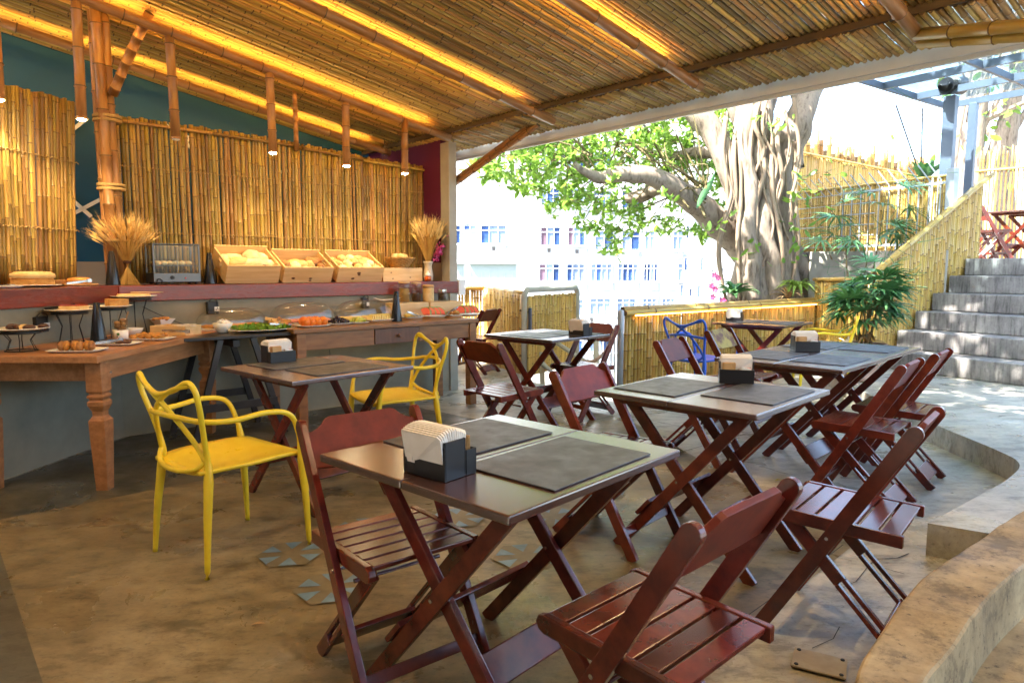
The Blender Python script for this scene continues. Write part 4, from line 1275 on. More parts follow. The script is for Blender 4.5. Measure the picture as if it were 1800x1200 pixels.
def square_plate(sx, sy, h=0.014):
    mb = MB()
    o = len(mb.v)
    rings = [(0.80, 0), (0.98, h * 0.8), (1.0, h), (0.94, h), (0.80, 0.004)]
    for f, z in rings:
        for k in range(28):
            a = 2 * math.pi * (k + 0.5) / 28
            ca, sa = math.cos(a), math.sin(a)
            ca, sa = math.copysign(abs(ca) ** 0.35, ca), math.copysign(abs(sa) ** 0.35, sa)
            mb.v.append(Vector((sx / 2 * ca * f, sy / 2 * sa * f, z)))
    mb.smooth = True
    for i in range(len(rings) - 1):
        for k in range(28):
            mb.face([o + i * 28 + k, o + i * 28 + (k + 1) % 28, o + (i + 1) * 28 + (k + 1) % 28, o + (i + 1) * 28 + k])
    mb.face([o + k for k in reversed(range(28))]); mb.face([o + (len(rings) - 1) * 28 + k for k in range(28)])
    return mb


def tongs(label, loc, rz, ry=0.0, ln=0.2, matn='steel'):
    t = thing('serving_tongs', label, 'tongs', loc, rz, group='serving tongs')
    t.rotation_euler = (0, ry, rz)
    for s in (-1, 1):
        pts = spline([(0, s * 0.004, 0.008), (ln * 0.4, s * 0.020, 0.008), (ln * 0.8, s * 0.014, 0.008), (ln, s * 0.008, 0.008)], 4)
        mb = MB()
        for p_, q_2 in zip(pts[:-1], pts[1:]):
            mb.bar(p_, q_2, 0.003, 0.013, side=(0, 1, 0))
        mb.box((ln + 0.012, s * 0.007, 0.008), (0.03, 0.003, 0.024))
        mb.build('arm', matn, t)
    return t


def cone(label, loc, h=0.27, r=0.052):
    t = thing('black_cone', label, 'cone', loc, rnd.uniform(0, 3), group='black cones on the buffet')
    mb = MB(); mb.smooth = True; mb.lathe([(r, 0.0), (r, 0.004), (0.018, h - 0.004), (0.016, h), (0.0, h)], n=28); mb.build('body', 'black_gloss', t)
    mb = MB(); mb.lathe([(r + 0.002, 0.0), (r + 0.002, 0.003), (r, 0.004)], n=28); mb.build('rim', 'black_plastic', t)
    return t


def wheat(name, label, loc, h, spread, count, vase=False, seed=1, stem_h=None):
    t = thing(name, label, 'wheat', loc)
    qq = random.Random(seed)
    stems, ears = MB(), MB()
    neck = stem_h or h * 0.42
    for i in range(count):
        a = qq.uniform(0, 6.283)
        rr = math.sqrt(qq.random())
        foot = Vector((math.cos(a + 3.0), math.sin(a + 3.0), 0)) * (0.010 if vase else rr * spread * 0.38)
        nk = Vector((math.cos(a) * 0.022 * rr, math.sin(a) * 0.022 * rr, neck))
        hh = h * qq.uniform(0.72, 0.94)
        top = Vector((math.cos(a) * spread * rr * qq.uniform(0.6, 0.9), math.sin(a) * spread * rr * qq.uniform(0.6, 0.9), hh - 0.10 * h * rr * rr))
        d0 = (top - nk).normalized()
        stems.tube([foot, nk, nk.lerp(top, 0.5) + Vector((0, 0, 0.015)), top], 0.0014, 3, cap=False)
        dirv = (d0 + Vector((math.cos(a), math.sin(a), 0)) * 0.35 * rr).normalized()
        le_ = qq.uniform(0.06, 0.085)
        ears.tube([top, top + dirv * le_ * 0.3, top + dirv * le_ * 0.75, top + dirv * le_], [0.003, 0.0065, 0.0055, 0.001], 5, cap=False)
        x_, y_ = frame(dirv)
        for k in range(7):
            b_ = top + dirv * le_ * qq.uniform(0.3, 0.95)
            an = qq.uniform(0, 6.28)
            tip = b_ + dirv * qq.uniform(0.05, 0.085) + (x_ * math.cos(an) + y_ * math.sin(an)) * qq.uniform(0.012, 0.03)
            ears.tube([b_, tip], [0.0009, 0.0003], 3, cap=False)
    tag(stems.build('stems', 'wheat_stem', t, recalc=False), kind='stuff')
    tag(ears.build('ears', 'wheat', t, recalc=False), kind='stuff')
    return t


def S(px, b, z=SHZ, dz=0.001):
    """A spot on the right-hand shelf or tables in photo column px."""
    a = a_at(px, b, z)
    return L(a, b, z + dz)


# wheat sheaf on the shelf corner
p_ = S(226, -0.24)
wh = wheat('wheat_sheaf', 'tied wheat sheaf standing on the shelf beside the bundled post', p_, 0.50, 0.23, 210, seed=4, stem_h=0.18)
mb = MB(); mb.lathe([(0.026, 0.165), (0.029, 0.17), (0.029, 0.185), (0.026, 0.19)], n=18); mb.build('band', 'cereal_dark', wh)
cone('black cone beside the wheat sheaf on the shelf corner', S(199, -0.12), 0.26)
cone('black cone between the display case and the left crate', S(370, -0.14), 0.26)

# glass display case
a0, a1 = a_at(268, -0.14, 1.3), a_at(351, -0.14, 1.3)
dc = thing('display_case', 'small steel and glass display case with cheese bread on the shelf', 'display case', L((a0 + a1) / 2, -0.24, SHZ + 0.001), RZ)
W_, D_2, H_ = (a1 - a0), 0.24, 0.32
mb = MB(); mb.box((0, 0, 0.055), (W_, D_2, 0.075)); mb.build('base', 'steel_case', dc, bevel=0.004)
for sx in (-1, 1):
    for sy in (-1, 1):
        mb = MB(); mb.lathe([(0.012, 0), (0.014, 0.0175)], (sx * (W_ / 2 - 0.03), sy * (D_2 / 2 - 0.03), 0), 12); mb.build('foot', 'black_plastic', dc)
for sx in (-1, 1):
    mb = MB(); mb.box((sx * (W_ / 2 - 0.007), -D_2 / 2 + 0.007, 0.093 + (H_ - 0.093) / 2), (0.014, 0.014, H_ - 0.093)); mb.build('corner_post', 'steel_case', dc, bevel=0.002)
    mb = MB(); mb.box((sx * (W_ / 2 - 0.007), D_2 / 2 - 0.007, 0.093 + (H_ - 0.093) / 2), (0.014, 0.014, H_ - 0.093)); mb.build('corner_post', 'steel_case', dc, bevel=0.002)
    mb = MB(); mb.box((sx * (W_ / 2 - 0.003), 0, 0.095 + (H_ - 0.1) / 2), (0.003, D_2 - 0.03, H_ - 0.102)); mb.build('side_pane', 'glass', dc)
mb = MB(); mb.box((0, 0, H_ + 0.004), (W_, D_2, 0.010)); mb.build('roof', 'steel_case', dc, bevel=0.003)
mb = MB(); mb.box((0, -D_2 / 2 + 0.004, 0.095 + (H_ - 0.1) / 2), (W_ - 0.03, 0.003, H_ - 0.102)); mb.build('front_pane', 'glass', dc)
mb = MB(); mb.box((0, 0.0, 0.15), (W_ - 0.02, D_2 - 0.03, 0.004)); mb.build('rack', 'steel_case', dc)
mb = MB(); mb.box((0, -D_2 / 2 - 0.001, 0.20), (0.004, 0.004, 0.20)); mb.build('mullion', 'steel_case', dc)
mb = MB(); mb.lathe([(0.016, 0), (0.014, 0.014), (0.0, 0.015)], n=16); kn = mb.build('knob', 'black_plastic', dc); kn.location = (-0.04, -D_2 / 2, 0.055); kn.rotation_euler = (R(90), 0, 0)
mb = MB(); mb.lathe([(0.006, 0), (0.005, 0.006), (0, 0.007)], n=12); kn = mb.build('pilot_lamp', 'red_lamp', dc); kn.location = (0.06, -D_2 / 2, 0.05); kn.rotation_euler = (R(90), 0, 0)
mb = MB(); mb.tube(spline([(-W_ / 2 + 0.02, -D_2 / 2 - 0.01, 0.02), (-W_ / 2 + 0.03, -D_2 / 2 - 0.02, 0.045), (-W_ / 2 + 0.06, -D_2 / 2 - 0.012, 0.03), (-W_ / 2 + 0.05, -D_2 / 2 - 0.008, 0.006)], 5), 0.004, 6); mb.build('cord', 'black_plastic', dc)


def bread(label, loc, s, matn, rz=0.0, seed=0, group=None, amp=0.10, tilt=0.0, sub=3, cat='bread'):
    mb = MB(); mb.blob((0, 0, 0), s, 0, seed, amp, 1.8, sub)
    o = mb.build('bread_roll', matn, smooth=True)
    o.location = loc; o.rotation_euler = (tilt, 0, rz)
    return tag(o, label, cat, group)


mcase = dc.matrix_basis
for k in range(14):
    x = -0.13 + 0.048 * (k % 6) + rnd.uniform(-.006, .006); y = -0.06 + 0.055 * (k // 6) + rnd.uniform(-.008, .008)
    bread('small round cheese bread inside the glass display case', Matrix.Translation(L((a0 + a1) / 2, -0.24, SHZ)) @ Matrix.Rotation(RZ, 4, 'Z') @ Vector((x * W_ / 0.36, y, 0.172)), (0.026, 0.026, 0.021), 'bread_pale', seed=k, group='cheese bread in the case', sub=2)


# tilted pine crates with bread
def crate(label, px0, px1, bb, dep=0.32, hgt=0.165, tilt=R(27), knots=()):
    a0, a1 = a_at(px0, bb + 0.05, 1.24), a_at(px1, bb + 0.05, 1.24)
    wd = a1 - a0
    ctr = L((a0 + a1) / 2, bb - dep * 0.42, SHZ + 0.0015 + dep / 2 * math.sin(tilt))
    t = thing('bread_crate', label, 'crate', ctr, RZ, group='pine bread crates on the shelf')
    t.rotation_euler = (tilt, 0, RZ)
    th = 0.014
    # front board, side boards (with a hand hole), back board, base
    mb = MB(); mb.box((0, -dep / 2 + th / 2, hgt / 2), (wd, th, hgt)); fb = mb.build('front_board', 'pine', t, bevel=0.002)
    for kx, kz, ks in knots:
        mb = MB(); mb.lathe([(ks, 0.0), (ks * 0.6, 0.0012), (0, 0.0014)], n=10, sx=1.8); kn = mb.build('knot', 'knot', fb); kn.location = (kx * wd, -dep / 2 - 0.0002, kz * hgt); kn.rotation_euler = (R(90), 0, 0)
    mb = MB(); mb.box((0, dep / 2 - th / 2, hgt / 2 + 0.01), (wd, th, hgt + 0.02)); mb.build('back_board', 'pine', t, bevel=0.002)
    for s in (-1, 1):
        mb = MB()
        x = s * (wd / 2 - th / 2)
        y0, y1 = -dep / 2 + th + 0.0005, dep / 2 - th - 0.0005
        mb.box((x, (y0 - 0.035) / 2, hgt / 2), (th, -0.035 - y0, hgt)); mb.box((x, (0.035 + y1) / 2, hgt / 2), (th, y1 - 0.035, hgt))
        mb.box((x, 0, hgt * 0.36), (th, 0.0698, hgt * 0.72)); mb.box((x, 0, hgt * 0.94), (th, 0.0698, hgt * 0.12))
        mb.build('side_board', 'pine', t, bevel=0.001, seg=1)
    mb = MB(); mb.box((0, 0, th / 2 + 0.001), (wd - 2 * th - 0.001, dep - 2 * th - 0.001, th)); mb.build('base_board', 'pine', t)
    mw = Matrix.Translation(ctr) @ Matrix.Rotation(RZ, 4, 'Z') @ Matrix.Rotation(tilt, 4, 'X')
    # wedge stand under the raised back
    st = MB(); zb = -dep / 2 * math.sin(tilt)
    inv = mw.inverted()
    for sx in (-1, 1):
        base = mw @ Vector((sx * (wd / 2 - 0.05), dep / 2 - 0.04, 0))
        p1 = inv @ Vector((base.x, base.y, SHZ + 0.001)); p0 = Vector((sx * (wd / 2 - 0.05), dep / 2 - 0.04, -0.001))
        st.bar(p0, p1, 0.03, 0.03, side=(1, 0, 0))
    st.build('stand', 'pine', t)
    return wd, dep, hgt, mw


def fill(mw, wd, dep, items, lbl, group):
    for i, (fx, fy, z, s, mt, rz) in enumerate(items):
        bread(lbl, mw @ Vector((fx * wd, fy * dep, z + 0.022)), tuple(1.14 * k_ for k_ in s), mt, rz + RZ, seed=i + 3, group=group, amp=0.16)


CB_ = -0.06
wd, dep, hgt, mw = crate('left and largest pine bread crate, holding long pale loaves', 398, 492, CB_, 0.36, 0.17)
its = [(-0.36, 0.22, 0.075, (0.06, 0.05, 0.045), 'bread_pale', 0.3), (-0.38, -0.05, 0.075, (0.055, 0.05, 0.045), 'bread_pale', 0.5), (-0.12, -0.10, 0.095, (0.115, 0.055, 0.05), 'bread', 0.15), (0.03, -0.18, 0.10, (0.12, 0.05, 0.045), 'bread_pale', -0.25),
       (0.14, 0.20, 0.10, (0.085, 0.07, 0.06), 'bread_pale', 0.9), (0.30, 0.18, 0.085, (0.065, 0.06, 0.055), 'bread_pale', 0.4), (0.36, -0.12, 0.08, (0.06, 0.055, 0.05), 'bread_pale', 0.2), (-0.18, 0.25, 0.07, (0.08, 0.06, 0.05), 'bread_pale', 0.1),
       (-0.05, -0.36, 0.085, (0.075, 0.035, 0.03), 'bread_pale', 0.0), (-0.27, -0.32, 0.075, (0.07, 0.04, 0.035), 'bread', 0.6)]
fill(mw, wd, dep, its, 'pale bread piled in the left bread crate', 'bread in the left crate')
tongs('serving tongs lying on the loaves in the left crate', mw @ Vector((0.10 * wd, -0.30 * dep, 0.135)), RZ - 0.1, 0.1, 0.14, 'chocolate')
wd, dep, hgt, mw = crate('middle pine bread crate, holding rolls and dark brown bread', 499, 585, CB_, 0.34, 0.155, knots=((-0.30, 0.30, 0.010), (0.05, 0.28, 0.009), (0.05, 0.14, 0.008)))
its = [(-0.34, 0.0, 0.07, (0.05, 0.045, 0.04), 'bread_brown', 0.3), (-0.18, -0.16, 0.085, (0.055, 0.045, 0.04), 'bread_pale', 0.5), (-0.02, -0.12, 0.09, (0.055, 0.045, 0.04), 'bread', 0.1), (0.12, -0.14, 0.085, (0.05, 0.045, 0.045), 'bread', 0.9), (0.0, -0.32, 0.07, (0.06, 0.035, 0.03), 'bread_pale', 0.9),
       (-0.10, 0.14, 0.06, (0.07, 0.05, 0.04), 'bread', 0.3), (0.27, 0.02, 0.085, (0.085, 0.035, 0.035), 'bread_brown', 1.0), (0.22, 0.16, 0.085, (0.085, 0.035, 0.035), 'bread_brown', 0.8), (0.34, -0.16, 0.075, (0.06, 0.035, 0.035), 'bread_brown', 1.2), (0.36, 0.2, 0.07, (0.05, 0.04, 0.04), 'bread_brown', 0.2)]
fill(mw, wd, dep, its, 'mixed roll in the middle bread crate', 'bread in the middle crate')
tongs('wooden handled tongs leaning on the left rim of the middle crate', mw @ Vector((-0.64 * wd, -0.42 * dep, 0.10)), RZ + 0.35, -0.35, 0.15, 'wood_handle')
wd, dep, hgt, mw = crate('right pine bread crate full of round rolls', 594, 674, CB_, 0.34, 0.155, knots=((-0.05, 0.62, 0.012), (-0.04, 0.50, 0.009), (-0.16, 0.25, 0.011)))
its = []
for k in range(15):
    its.append((-0.36 + 0.18 * (k % 5) + rnd.uniform(-.03, .03), -0.28 + 0.27 * (k // 5) + rnd.uniform(-.04, .04), 0.07 + 0.03 * rnd.random(), (0.042 + 0.008 * rnd.random(), 0.040, 0.036), 'bread' if k % 3 else 'bread_pale', rnd.uniform(0, 3)))
fill(mw, wd, dep, its, 'round roll in the right bread crate', 'rolls in the right crate')
tongs('wooden handled tongs leaning on the left rim of the right crate', mw @ Vector((-0.66 * wd, -0.42 * dep, 0.10)), RZ + 0.35, -0.35, 0.15, 'wood_handle')

# pine box with a wicker basket of bread on it
a0, a1 = a_at(674, -0.10, 1.23), a_at(743, -0.10, 1.23)
bx = thing('pine_box', 'plain pine box on the shelf carrying a wicker basket', 'box', L((a0 + a1) / 2, -0.24, SHZ + 0.001), RZ)
wbx = a1 - a0
mb = MB(); mb.box((0, 0, 0.069), (wbx, 0.27, 0.138)); mb.build('body', 'pine', bx, bevel=0.003)
for kx, kz in ((-0.30, 0.09), (0.18, 0.04), (-0.26, 0.03)):
    mb = MB(); mb.lathe([(0.006, 0), (0, 0.001)], n=10, sx=1.5); kn = mb.build('knot', 'knot', bx); kn.location = (kx * wbx, -0.1355, kz); kn.rotation_euler = (R(90), 0, 0)
BXZ = SHZ + 0.1395
pb_ = L(a_at(703, -0.22, 1.35), -0.22, BXZ + 0.001)
bk2 = thing('wicker_basket', 'round wicker basket of bread on top of the pine box', 'basket', pb_, 0)
for k in range(9):
    f = k / 8
    r = 0.085 + 0.072 * f
    mb = MB(); mb.smooth = True
    m_ = 56
    mb.tube([(math.cos(2 * math.pi * i / m_) * (r + 0.0035 * (-1) ** (i // 2 + k)), math.sin(2 * math.pi * i / m_) * (r + 0.0035 * (-1) ** (i // 2 + k)), 0.008 + 0.092 * f) for i in range(m_)], 0.0062, 6, closed=True)
    mb.build('weave_ring', 'wicker', bk2)
mb = MB(); mb.lathe([(0.0, 0.002), (0.085, 0.002), (0.152, 0.095), (0.147, 0.095), (0.080, 0.007), (0, 0.007)], n=30); mb.build('lining', 'wicker', bk2, recalc=False)
for k in range(9):
    an = k * 0.72
    bread('pale roll piled in the wicker basket', pb_ + Vector((0.075 * math.cos(an) * (k % 3) / 2, 0.075 * math.sin(an) * (k % 3) / 2, 0.075 + 0.02 * ((k + 1) % 3))), (0.055, 0.038, 0.032), 'bread' if k % 2 else 'bread_pale', an, k, 'rolls in the wicker basket', sub=2)

# jug with wheat, pink flowers, honey jar
pj = S(753, -0.10)
jug = thing('ceramic_jug', 'pale ceramic jug on the shelf end holding wheat and pink flowers', 'jug', pj)
mb = MB(); mb.smooth = True; mb.lathe([(0.040, 0.0), (0.048, 0.01), (0.052, 0.05), (0.044, 0.11), (0.036, 0.15), (0.042, 0.18), (0.056, 0.205), (0.053, 0.206), (0.038, 0.18), (0.030, 0.15), (0.03, 0.02), (0.0, 0.02)], n=26); mb.build('body', 'ceramic_jug', jug)
wheat('wheat_bouquet', 'fluffy wheat bouquet in the ceramic jug', pj + Vector((0, 0, 0.025)), 0.60, 0.19, 150, vase=True, seed=9, stem_h=0.17)
fl = thing('pink_flowers', 'bright pink flower spray in the ceramic jug', 'flowers', pj + Vector((0, 0, 0.03)))
mb = MB(); mb.tube(spline([(0, 0, 0), (0.015, 0, 0.16), (0.09, 0.03, 0.26), (0.13, 0.05, 0.33)], 6), 0.002, 5); mb.build('stem', 'stalk', fl)
mb = MB()
qq = random.Random(5)
for k in range(130):
    c = Vector((0.105 + qq.gauss(0, 0.02), 0.04 + qq.gauss(0, 0.02), 0.28 + qq.gauss(0, 0.045)))
    c.x += (c.z - 0.28) * 0.4
    d1 = Vector((qq.gauss(0, 1), qq.gauss(0, 1), qq.gauss(0, 1))).normalized() * 0.010
    d2 = d1.cross(Vector((qq.gauss(0, 1), qq.gauss(0, 1), qq.gauss(0, 1))).normalized()).normalized() * 0.009
    mb.add([c - d1 - d2, c + d1 - d2, c + d1 + d2, c - d1 + d2], [(0, 1, 2, 3)])
tag(mb.build('petals', 'pink_flower', fl, recalc=False), kind='stuff')
mb = MB()
for k in range(60):
    c = Vector((-0.03 + qq.gauss(0, 0.03), 0.10 + qq.gauss(0, 0.03), 0.55 + qq.gauss(0, 0.06)))
    mb.tube([Vector((0, 0, 0.17)).lerp(c, 0.8), c, c + Vector((qq.gauss(0, .02), qq.gauss(0, .02), qq.uniform(0.01, .05)))], [0.001, 0.0012, 0.003], 4, cap=False)
tag(mb.build('dried_twigs', 'purple_paint', fl, recalc=False), kind='stuff')
ph = S(752, 0.005)
hj = thing('honey_jar', 'small jar of dark honey in front of the ceramic jug', 'jar', ph)
mb = MB(); mb.smooth = True; mb.lathe([(0.024, 0), (0.034, 0.008), (0.036, 0.025), (0.034, 0.042), (0.022, 0.052)], n=20); mb.build('honey', 'honey', hj)
mb = MB(); mb.smooth = True; mb.lathe([(0.0225, 0.0525), (0.030, 0.062), (0.026, 0.08), (0.010, 0.092), (0.012, 0.105), (0, 0.11)], n=20); mb.build('lid', 'porcelain', hj)

# ---- items on the fruit table
def Q(px, b, z=RT, dz=0.001):
    return L(a_at(px, b, z), b, z + dz)


def fruit_plate(label, px, b, sx, sy, base=True):
    t = thing('serving_plate', label, 'plate', Q(px, b), RZ, group='white plates on the fruit table')
    z = 0.0
    if base:
        mb = MB(); mb.lathe([(sx * 0.5, 0), (sx * 0.52, 0.006), (sx * 0.5, 0.012)], n=24, sy=sy / sx); mb.build('wooden_board', 'wood_handle', t); z = 0.0125
    mb = square_plate(sx, sy); o = mb.build('dish', 'porcelain', t); o.location.z = z
    return Q(px, b), z + 0.006


p_, z_ = fruit_plate('white plate of orange papaya pieces at the left end of the fruit table', 549, 0.58, 0.27, 0.20, False)
for k in range(7):
    x = -0.075 + 0.05 * (k % 4) + (0.02 if k > 3 else 0); y = -0.035 + 0.07 * (k // 4)
    bread('orange papaya piece on the left fruit plate', p_ + U * x - V * y + Vector((0, 0, z_ + 0.036)), (0.042, 0.05, 0.040), 'papaya', RZ + rnd.uniform(-.5, .5), k, 'papaya pieces', 0.05, cat='papaya')
for lb, px, sx, mt, gl in (('white plate of dark purple grapes next to the papaya', 595, 0.21, 'grape_dark', 'dark grapes on the second fruit plate'), ('white plate of green grapes between dark grapes and melon', 628, 0.17, 'grape_green', 'green grapes on the third fruit plate')):
    p_, z_ = fruit_plate(lb, px, 0.50, sx, 0.18, False)
    g = thing('grape_bunch', 'heap of ' + gl, 'grapes', p_ + Vector((0, 0, z_)), RZ)
    mb = MB(); mb.smooth = True
    mb.blob((0, 0, 0), (0.0125, 0.0125, 0.014), amp=0.02, sub=2)
    gm = mb.mesh('grape', mt, smooth=True)
    for k in range(52):
        rr = math.sqrt(rnd.random()) * sx * 0.42; an = rnd.uniform(0, 6.28)
        hgt_ = 0.012 + rnd.random() * 0.05 * (1 - rr / (sx * 0.46))
        o = link('grape', gm, g); o.location = (rr * math.cos(an), rr * math.sin(an) * 0.75, hgt_); o.rotation_euler = (rnd.random(), rnd.random(), 0)
p_, z_ = fruit_plate('oval plate of sliced pale melon in the middle of the fruit table', 664, 0.50, 0.26, 0.20)
for k in range(8):
    mb = MB()
    prof = [(0.06 * math.cos(R(180 * i / 10)), 0.055 * math.sin(R(180 * i / 10))) for i in range(11)]
    mb.prism(prof, 0.012, Matrix(((0, 0, 1, -0.006), (1, 0, 0, 0), (0, 1, 0, 0), (0, 0, 0, 1))))
    o = mb.build('melon_slice', 'melon', bevel=0.003); o.location = p_ + U * (-0.085 + 0.024 * k) + Vector((0, 0, z_ + 0.004)); o.rotation_euler = (0, R(28), RZ)
    tag(o, 'pale melon slice fanned out on the oval plate', 'melon', 'melon slices')
cone('black cone standing among the fruit plates', Q(697, 0.55), 0.27)
p_, z_ = fruit_plate('plate of yellow pineapple pieces right of the black cone', 724, 0.42, 0.20, 0.17)
for k in range(10):
    bread('yellow pineapple chunk right of the black cone', p_ + U * rnd.uniform(-.07, .07) - V * rnd.uniform(-.05, .05) + Vector((0, 0, z_ + 0.018)), (0.024, 0.022, 0.018), 'pineapple', rnd.random() * 3, k, 'pineapple chunks', 0.15, sub=2, cat='pineapple')


def wm_slices(p_, z_, n_, lb, gr):
    for k in range(n_):
        mb = MB(); mb.cur = 0
        rr_ = 0.085
        arc = [(rr_ * math.cos(R(25 + 130 * i / 10)), rr_ * math.sin(R(25 + 130 * i / 10))) for i in range(11)]
        tri = [(x, y) for x, y in arc] + [(0, 0)]
        inner = [(x * 0.90, y * 0.90) for x, y in arc] + [(0, 0)]
        mm = Matrix(((0, 0, 1, 0), (1, 0, 0, 0), (0, -1, 0, rr_), (0, 0, 0, 1)))
        mb.prism(inner, 0.016, mm)
        o = mb.build('watermelon_slice', 'watermelon'); tag(o, lb, 'watermelon', gr)
        o.location = p_ + U * (-0.06 + 0.045 * k) + Vector((0, 0, z_ + 0.012)); o.rotation_euler = (R(200), R(32), RZ + 0.3 + 0.25 * k)
        o.location.z += 0.075
        rb = MB()
        n2 = len(arc)
        vs = [(0, x, rr_ - y) for x, y in arc] + [(0, x * 0.905, rr_ - y * 0.905) for x, y in arc] + [(0.0165, x, rr_ - y) for x, y in arc] + [(0.0165, x * 0.905, rr_ - y * 0.905) for x, y in arc]
        fs = []
        for i in range(n2 - 1):
            fs += [(i, i + 1, n2 + i + 1, n2 + i), (2 * n2 + i, 3 * n2 + i, 3 * n2 + i + 1, 2 * n2 + i + 1), (i, 2 * n2 + i, 2 * n2 + i + 1, i + 1)]
        rb.add(vs, fs)
        rb.build('rind', 'watermelon_rind', o)


p_, z_ = fruit_plate('plate of red watermelon slices in the right half of the fruit table', 762, 0.42, 0.22, 0.18)
wm_slices(p_, z_, 4, 'red watermelon slice on the left watermelon plate', 'watermelon slices left')
p_, z_ = fruit_plate('plate of golden pastries between the watermelon plates', 796, 0.44, 0.18, 0.16)
for k in range(9):
    bread('golden pastry between the watermelon plates', p_ + U * rnd.uniform(-.06, .06) - V * rnd.uniform(-.045, .045) + Vector((0, 0, z_ + 0.02 + 0.01 * (k % 2))), (0.032, 0.02, 0.017), 'pastry', rnd.random() * 3, k, 'pastries on the fruit table', 0.15, sub=2)
p_, z_ = fruit_plate('plate of watermelon slices with green rind at the right end', 822, 0.42, 0.20, 0.18)
wm_slices(p_, z_, 4, 'watermelon slice on the right watermelon plate', 'watermelon slices right')
tongs('steel tongs leaning over the pastries at the right end', Q(806, 0.58) + Vector((0, 0, 0.10)), RZ + 2.0, 0.5, 0.17)
tongs('steel tongs lying across the pineapple plate', Q(716, 0.55) + Vector((0, 0, 0.075)), RZ + 0.35, 0.28, 0.18)

# two pine boxes behind, with storage jars on them
for px0, px1, lb in ((692, 754, 'left pine riser box behind the fruit plates'), (756, 812, 'right pine riser box behind the fruit plates')):
    a0, a1 = a_at(px0, 0.22, 0.9), a_at(px1, 0.22, 0.9)
    t = thing('riser_box', lb, 'box', L((a0 + a1) / 2, 0.145, RT + 0.001), RZ)
    mb = MB(); mb.box((0, 0, 0.072), (a1 - a0 - 0.006, 0.16, 0.144)); mb.build('body', 'pine', t, bevel=0.003)
    mb = MB(); mb.box((0, -0.0812, 0.072), (a1 - a0 - 0.05, 0.002, 0.10)); mb.build('front_panel', 'pine', t, bevel=0.0005)
RZ_ = RT + 0.1465


def glass_jar(label, px, r, h, fillm, fillh, lidm, lidh, ribs=False):
    t = thing('storage_jar', label, 'jar', Q(px, 0.15, RZ_), RZ)
    mb = MB(); mb.smooth = True
    prof = [(r * 0.92, 0), (r, 0.006), (r, h - 0.01), (r * 0.96, h)]
    if ribs:
        prof = [(r * 0.9, 0)] + [(r * (1 + 0.05 * math.sin(i * 1.6)), 0.006 + (h - 0.012) * i / 20) for i in range(21)] + [(r * 0.9, h)]
    mb.lathe(prof + [(r * 0.9, h), (r * 0.9, 0.008), (0, 0.008)], n=24); mb.build('glass_wall', 'glass', t)
    mb = MB(); mb.smooth = True; mb.lathe([(0, 0.009), (r * 0.86, 0.009), (r * 0.86, fillh), (r * 0.5, fillh + 0.006), (0, fillh + 0.003)], n=20); mb.build('contents', fillm, t)
    mb = MB(); mb.lathe([(r * 0.98, h + 0.0005), (r * 1.0, h + 0.004), (r * 1.0, h + lidh), (r * 0.9, h + lidh + 0.003), (0, h + lidh + 0.003)], n=24); mb.build('lid', lidm, t)
    return t


glass_jar('taller storage jar of granola with a cork lid', 711, 0.057, 0.185, 'granola', 0.135, 'cork', 0.012)
glass_jar('glass storage jar of dark cereal beside the granola jar', 732, 0.050, 0.180, 'cereal_dark', 0.085, 'cork', 0.012)
t = thing('wooden_canister', 'turned wooden canister between the glass jars', 'canister', Q(753, 0.15, RZ_))
mb = MB(); mb.smooth = True; mb.lathe([(0.052, 0), (0.056, 0.01), (0.057, 0.13), (0.055, 0.138)], n=26); mb.build('body', 'cake_top', t)
mb = MB(); mb.smooth = True; mb.lathe([(0.058, 0.1385), (0.060, 0.145), (0.060, 0.16), (0.05, 0.168), (0, 0.17)], n=26); mb.build('lid', 'wood_handle', t)
glass_jar('ribbed glass jar with a steel lid at the end of the riser', 777, 0.048, 0.095, 'chocolate', 0.08, 'steel', 0.022, True)


# clear domed covers with trays
def dome(label, px0, px1, b, z0, food, dep=0.34, hgt=0.175):
    a0, a1 = a_at(px0, b, z0 + 0.05), a_at(px1, b, z0 + 0.05)
    w2 = (a1 - a0) / 2
    t = thing('food_dome', label, 'food cover', L((a0 + a1) / 2, b, z0 + 0.001), RZ, group='clear domed food covers')
    mb = MB(); mb.smooth = True
    prof = [(1.0, 0.022), (0.99, 0.05)]
    for k in range(1, 11):
        an = R(9 * k)
        prof.append((max(0.0, math.cos(an) ** 0.62 * 0.985), 0.05 + (hgt - 0.05) * math.sin(an)))
    mb.lathe(prof, n=44, sx=w2, sy=dep / 2, square=0.45)
    mb.build('cover', 'dome_plastic', t)
    mb = MB(); mb.lathe([(0.98, 0.0), (1.02, 0.012), (1.03, 0.018), (0.98, 0.020), (0.9, 0.010), (0.0, 0.010)], n=44, sx=w2, sy=dep / 2, square=0.45); mb.build('tray', 'porcelain', t)
    for k in range(10):
        mb = MB(); x = (-0.72 + 0.16 * k) * w2
        mb.blob((x, rnd.uniform(-.01, .01), 0.030), (w2 * 0.16, dep * 0.33, 0.018), 0, k, 0.12, 2.5, 2)
        mb.build('slice', food, t, smooth=True)


dome('left clear dome over pastries on the black table', 346, 466, 0.14, 0.798, 'pastry', 0.26, 0.175)
dome('middle clear dome over sliced ham', 478, 584, 0.27, RT, 'ham', 0.30, 0.19)
dome('right clear dome over sliced cheese', 592, 684, 0.27, RT, 'cheese', 0.30, 0.19)

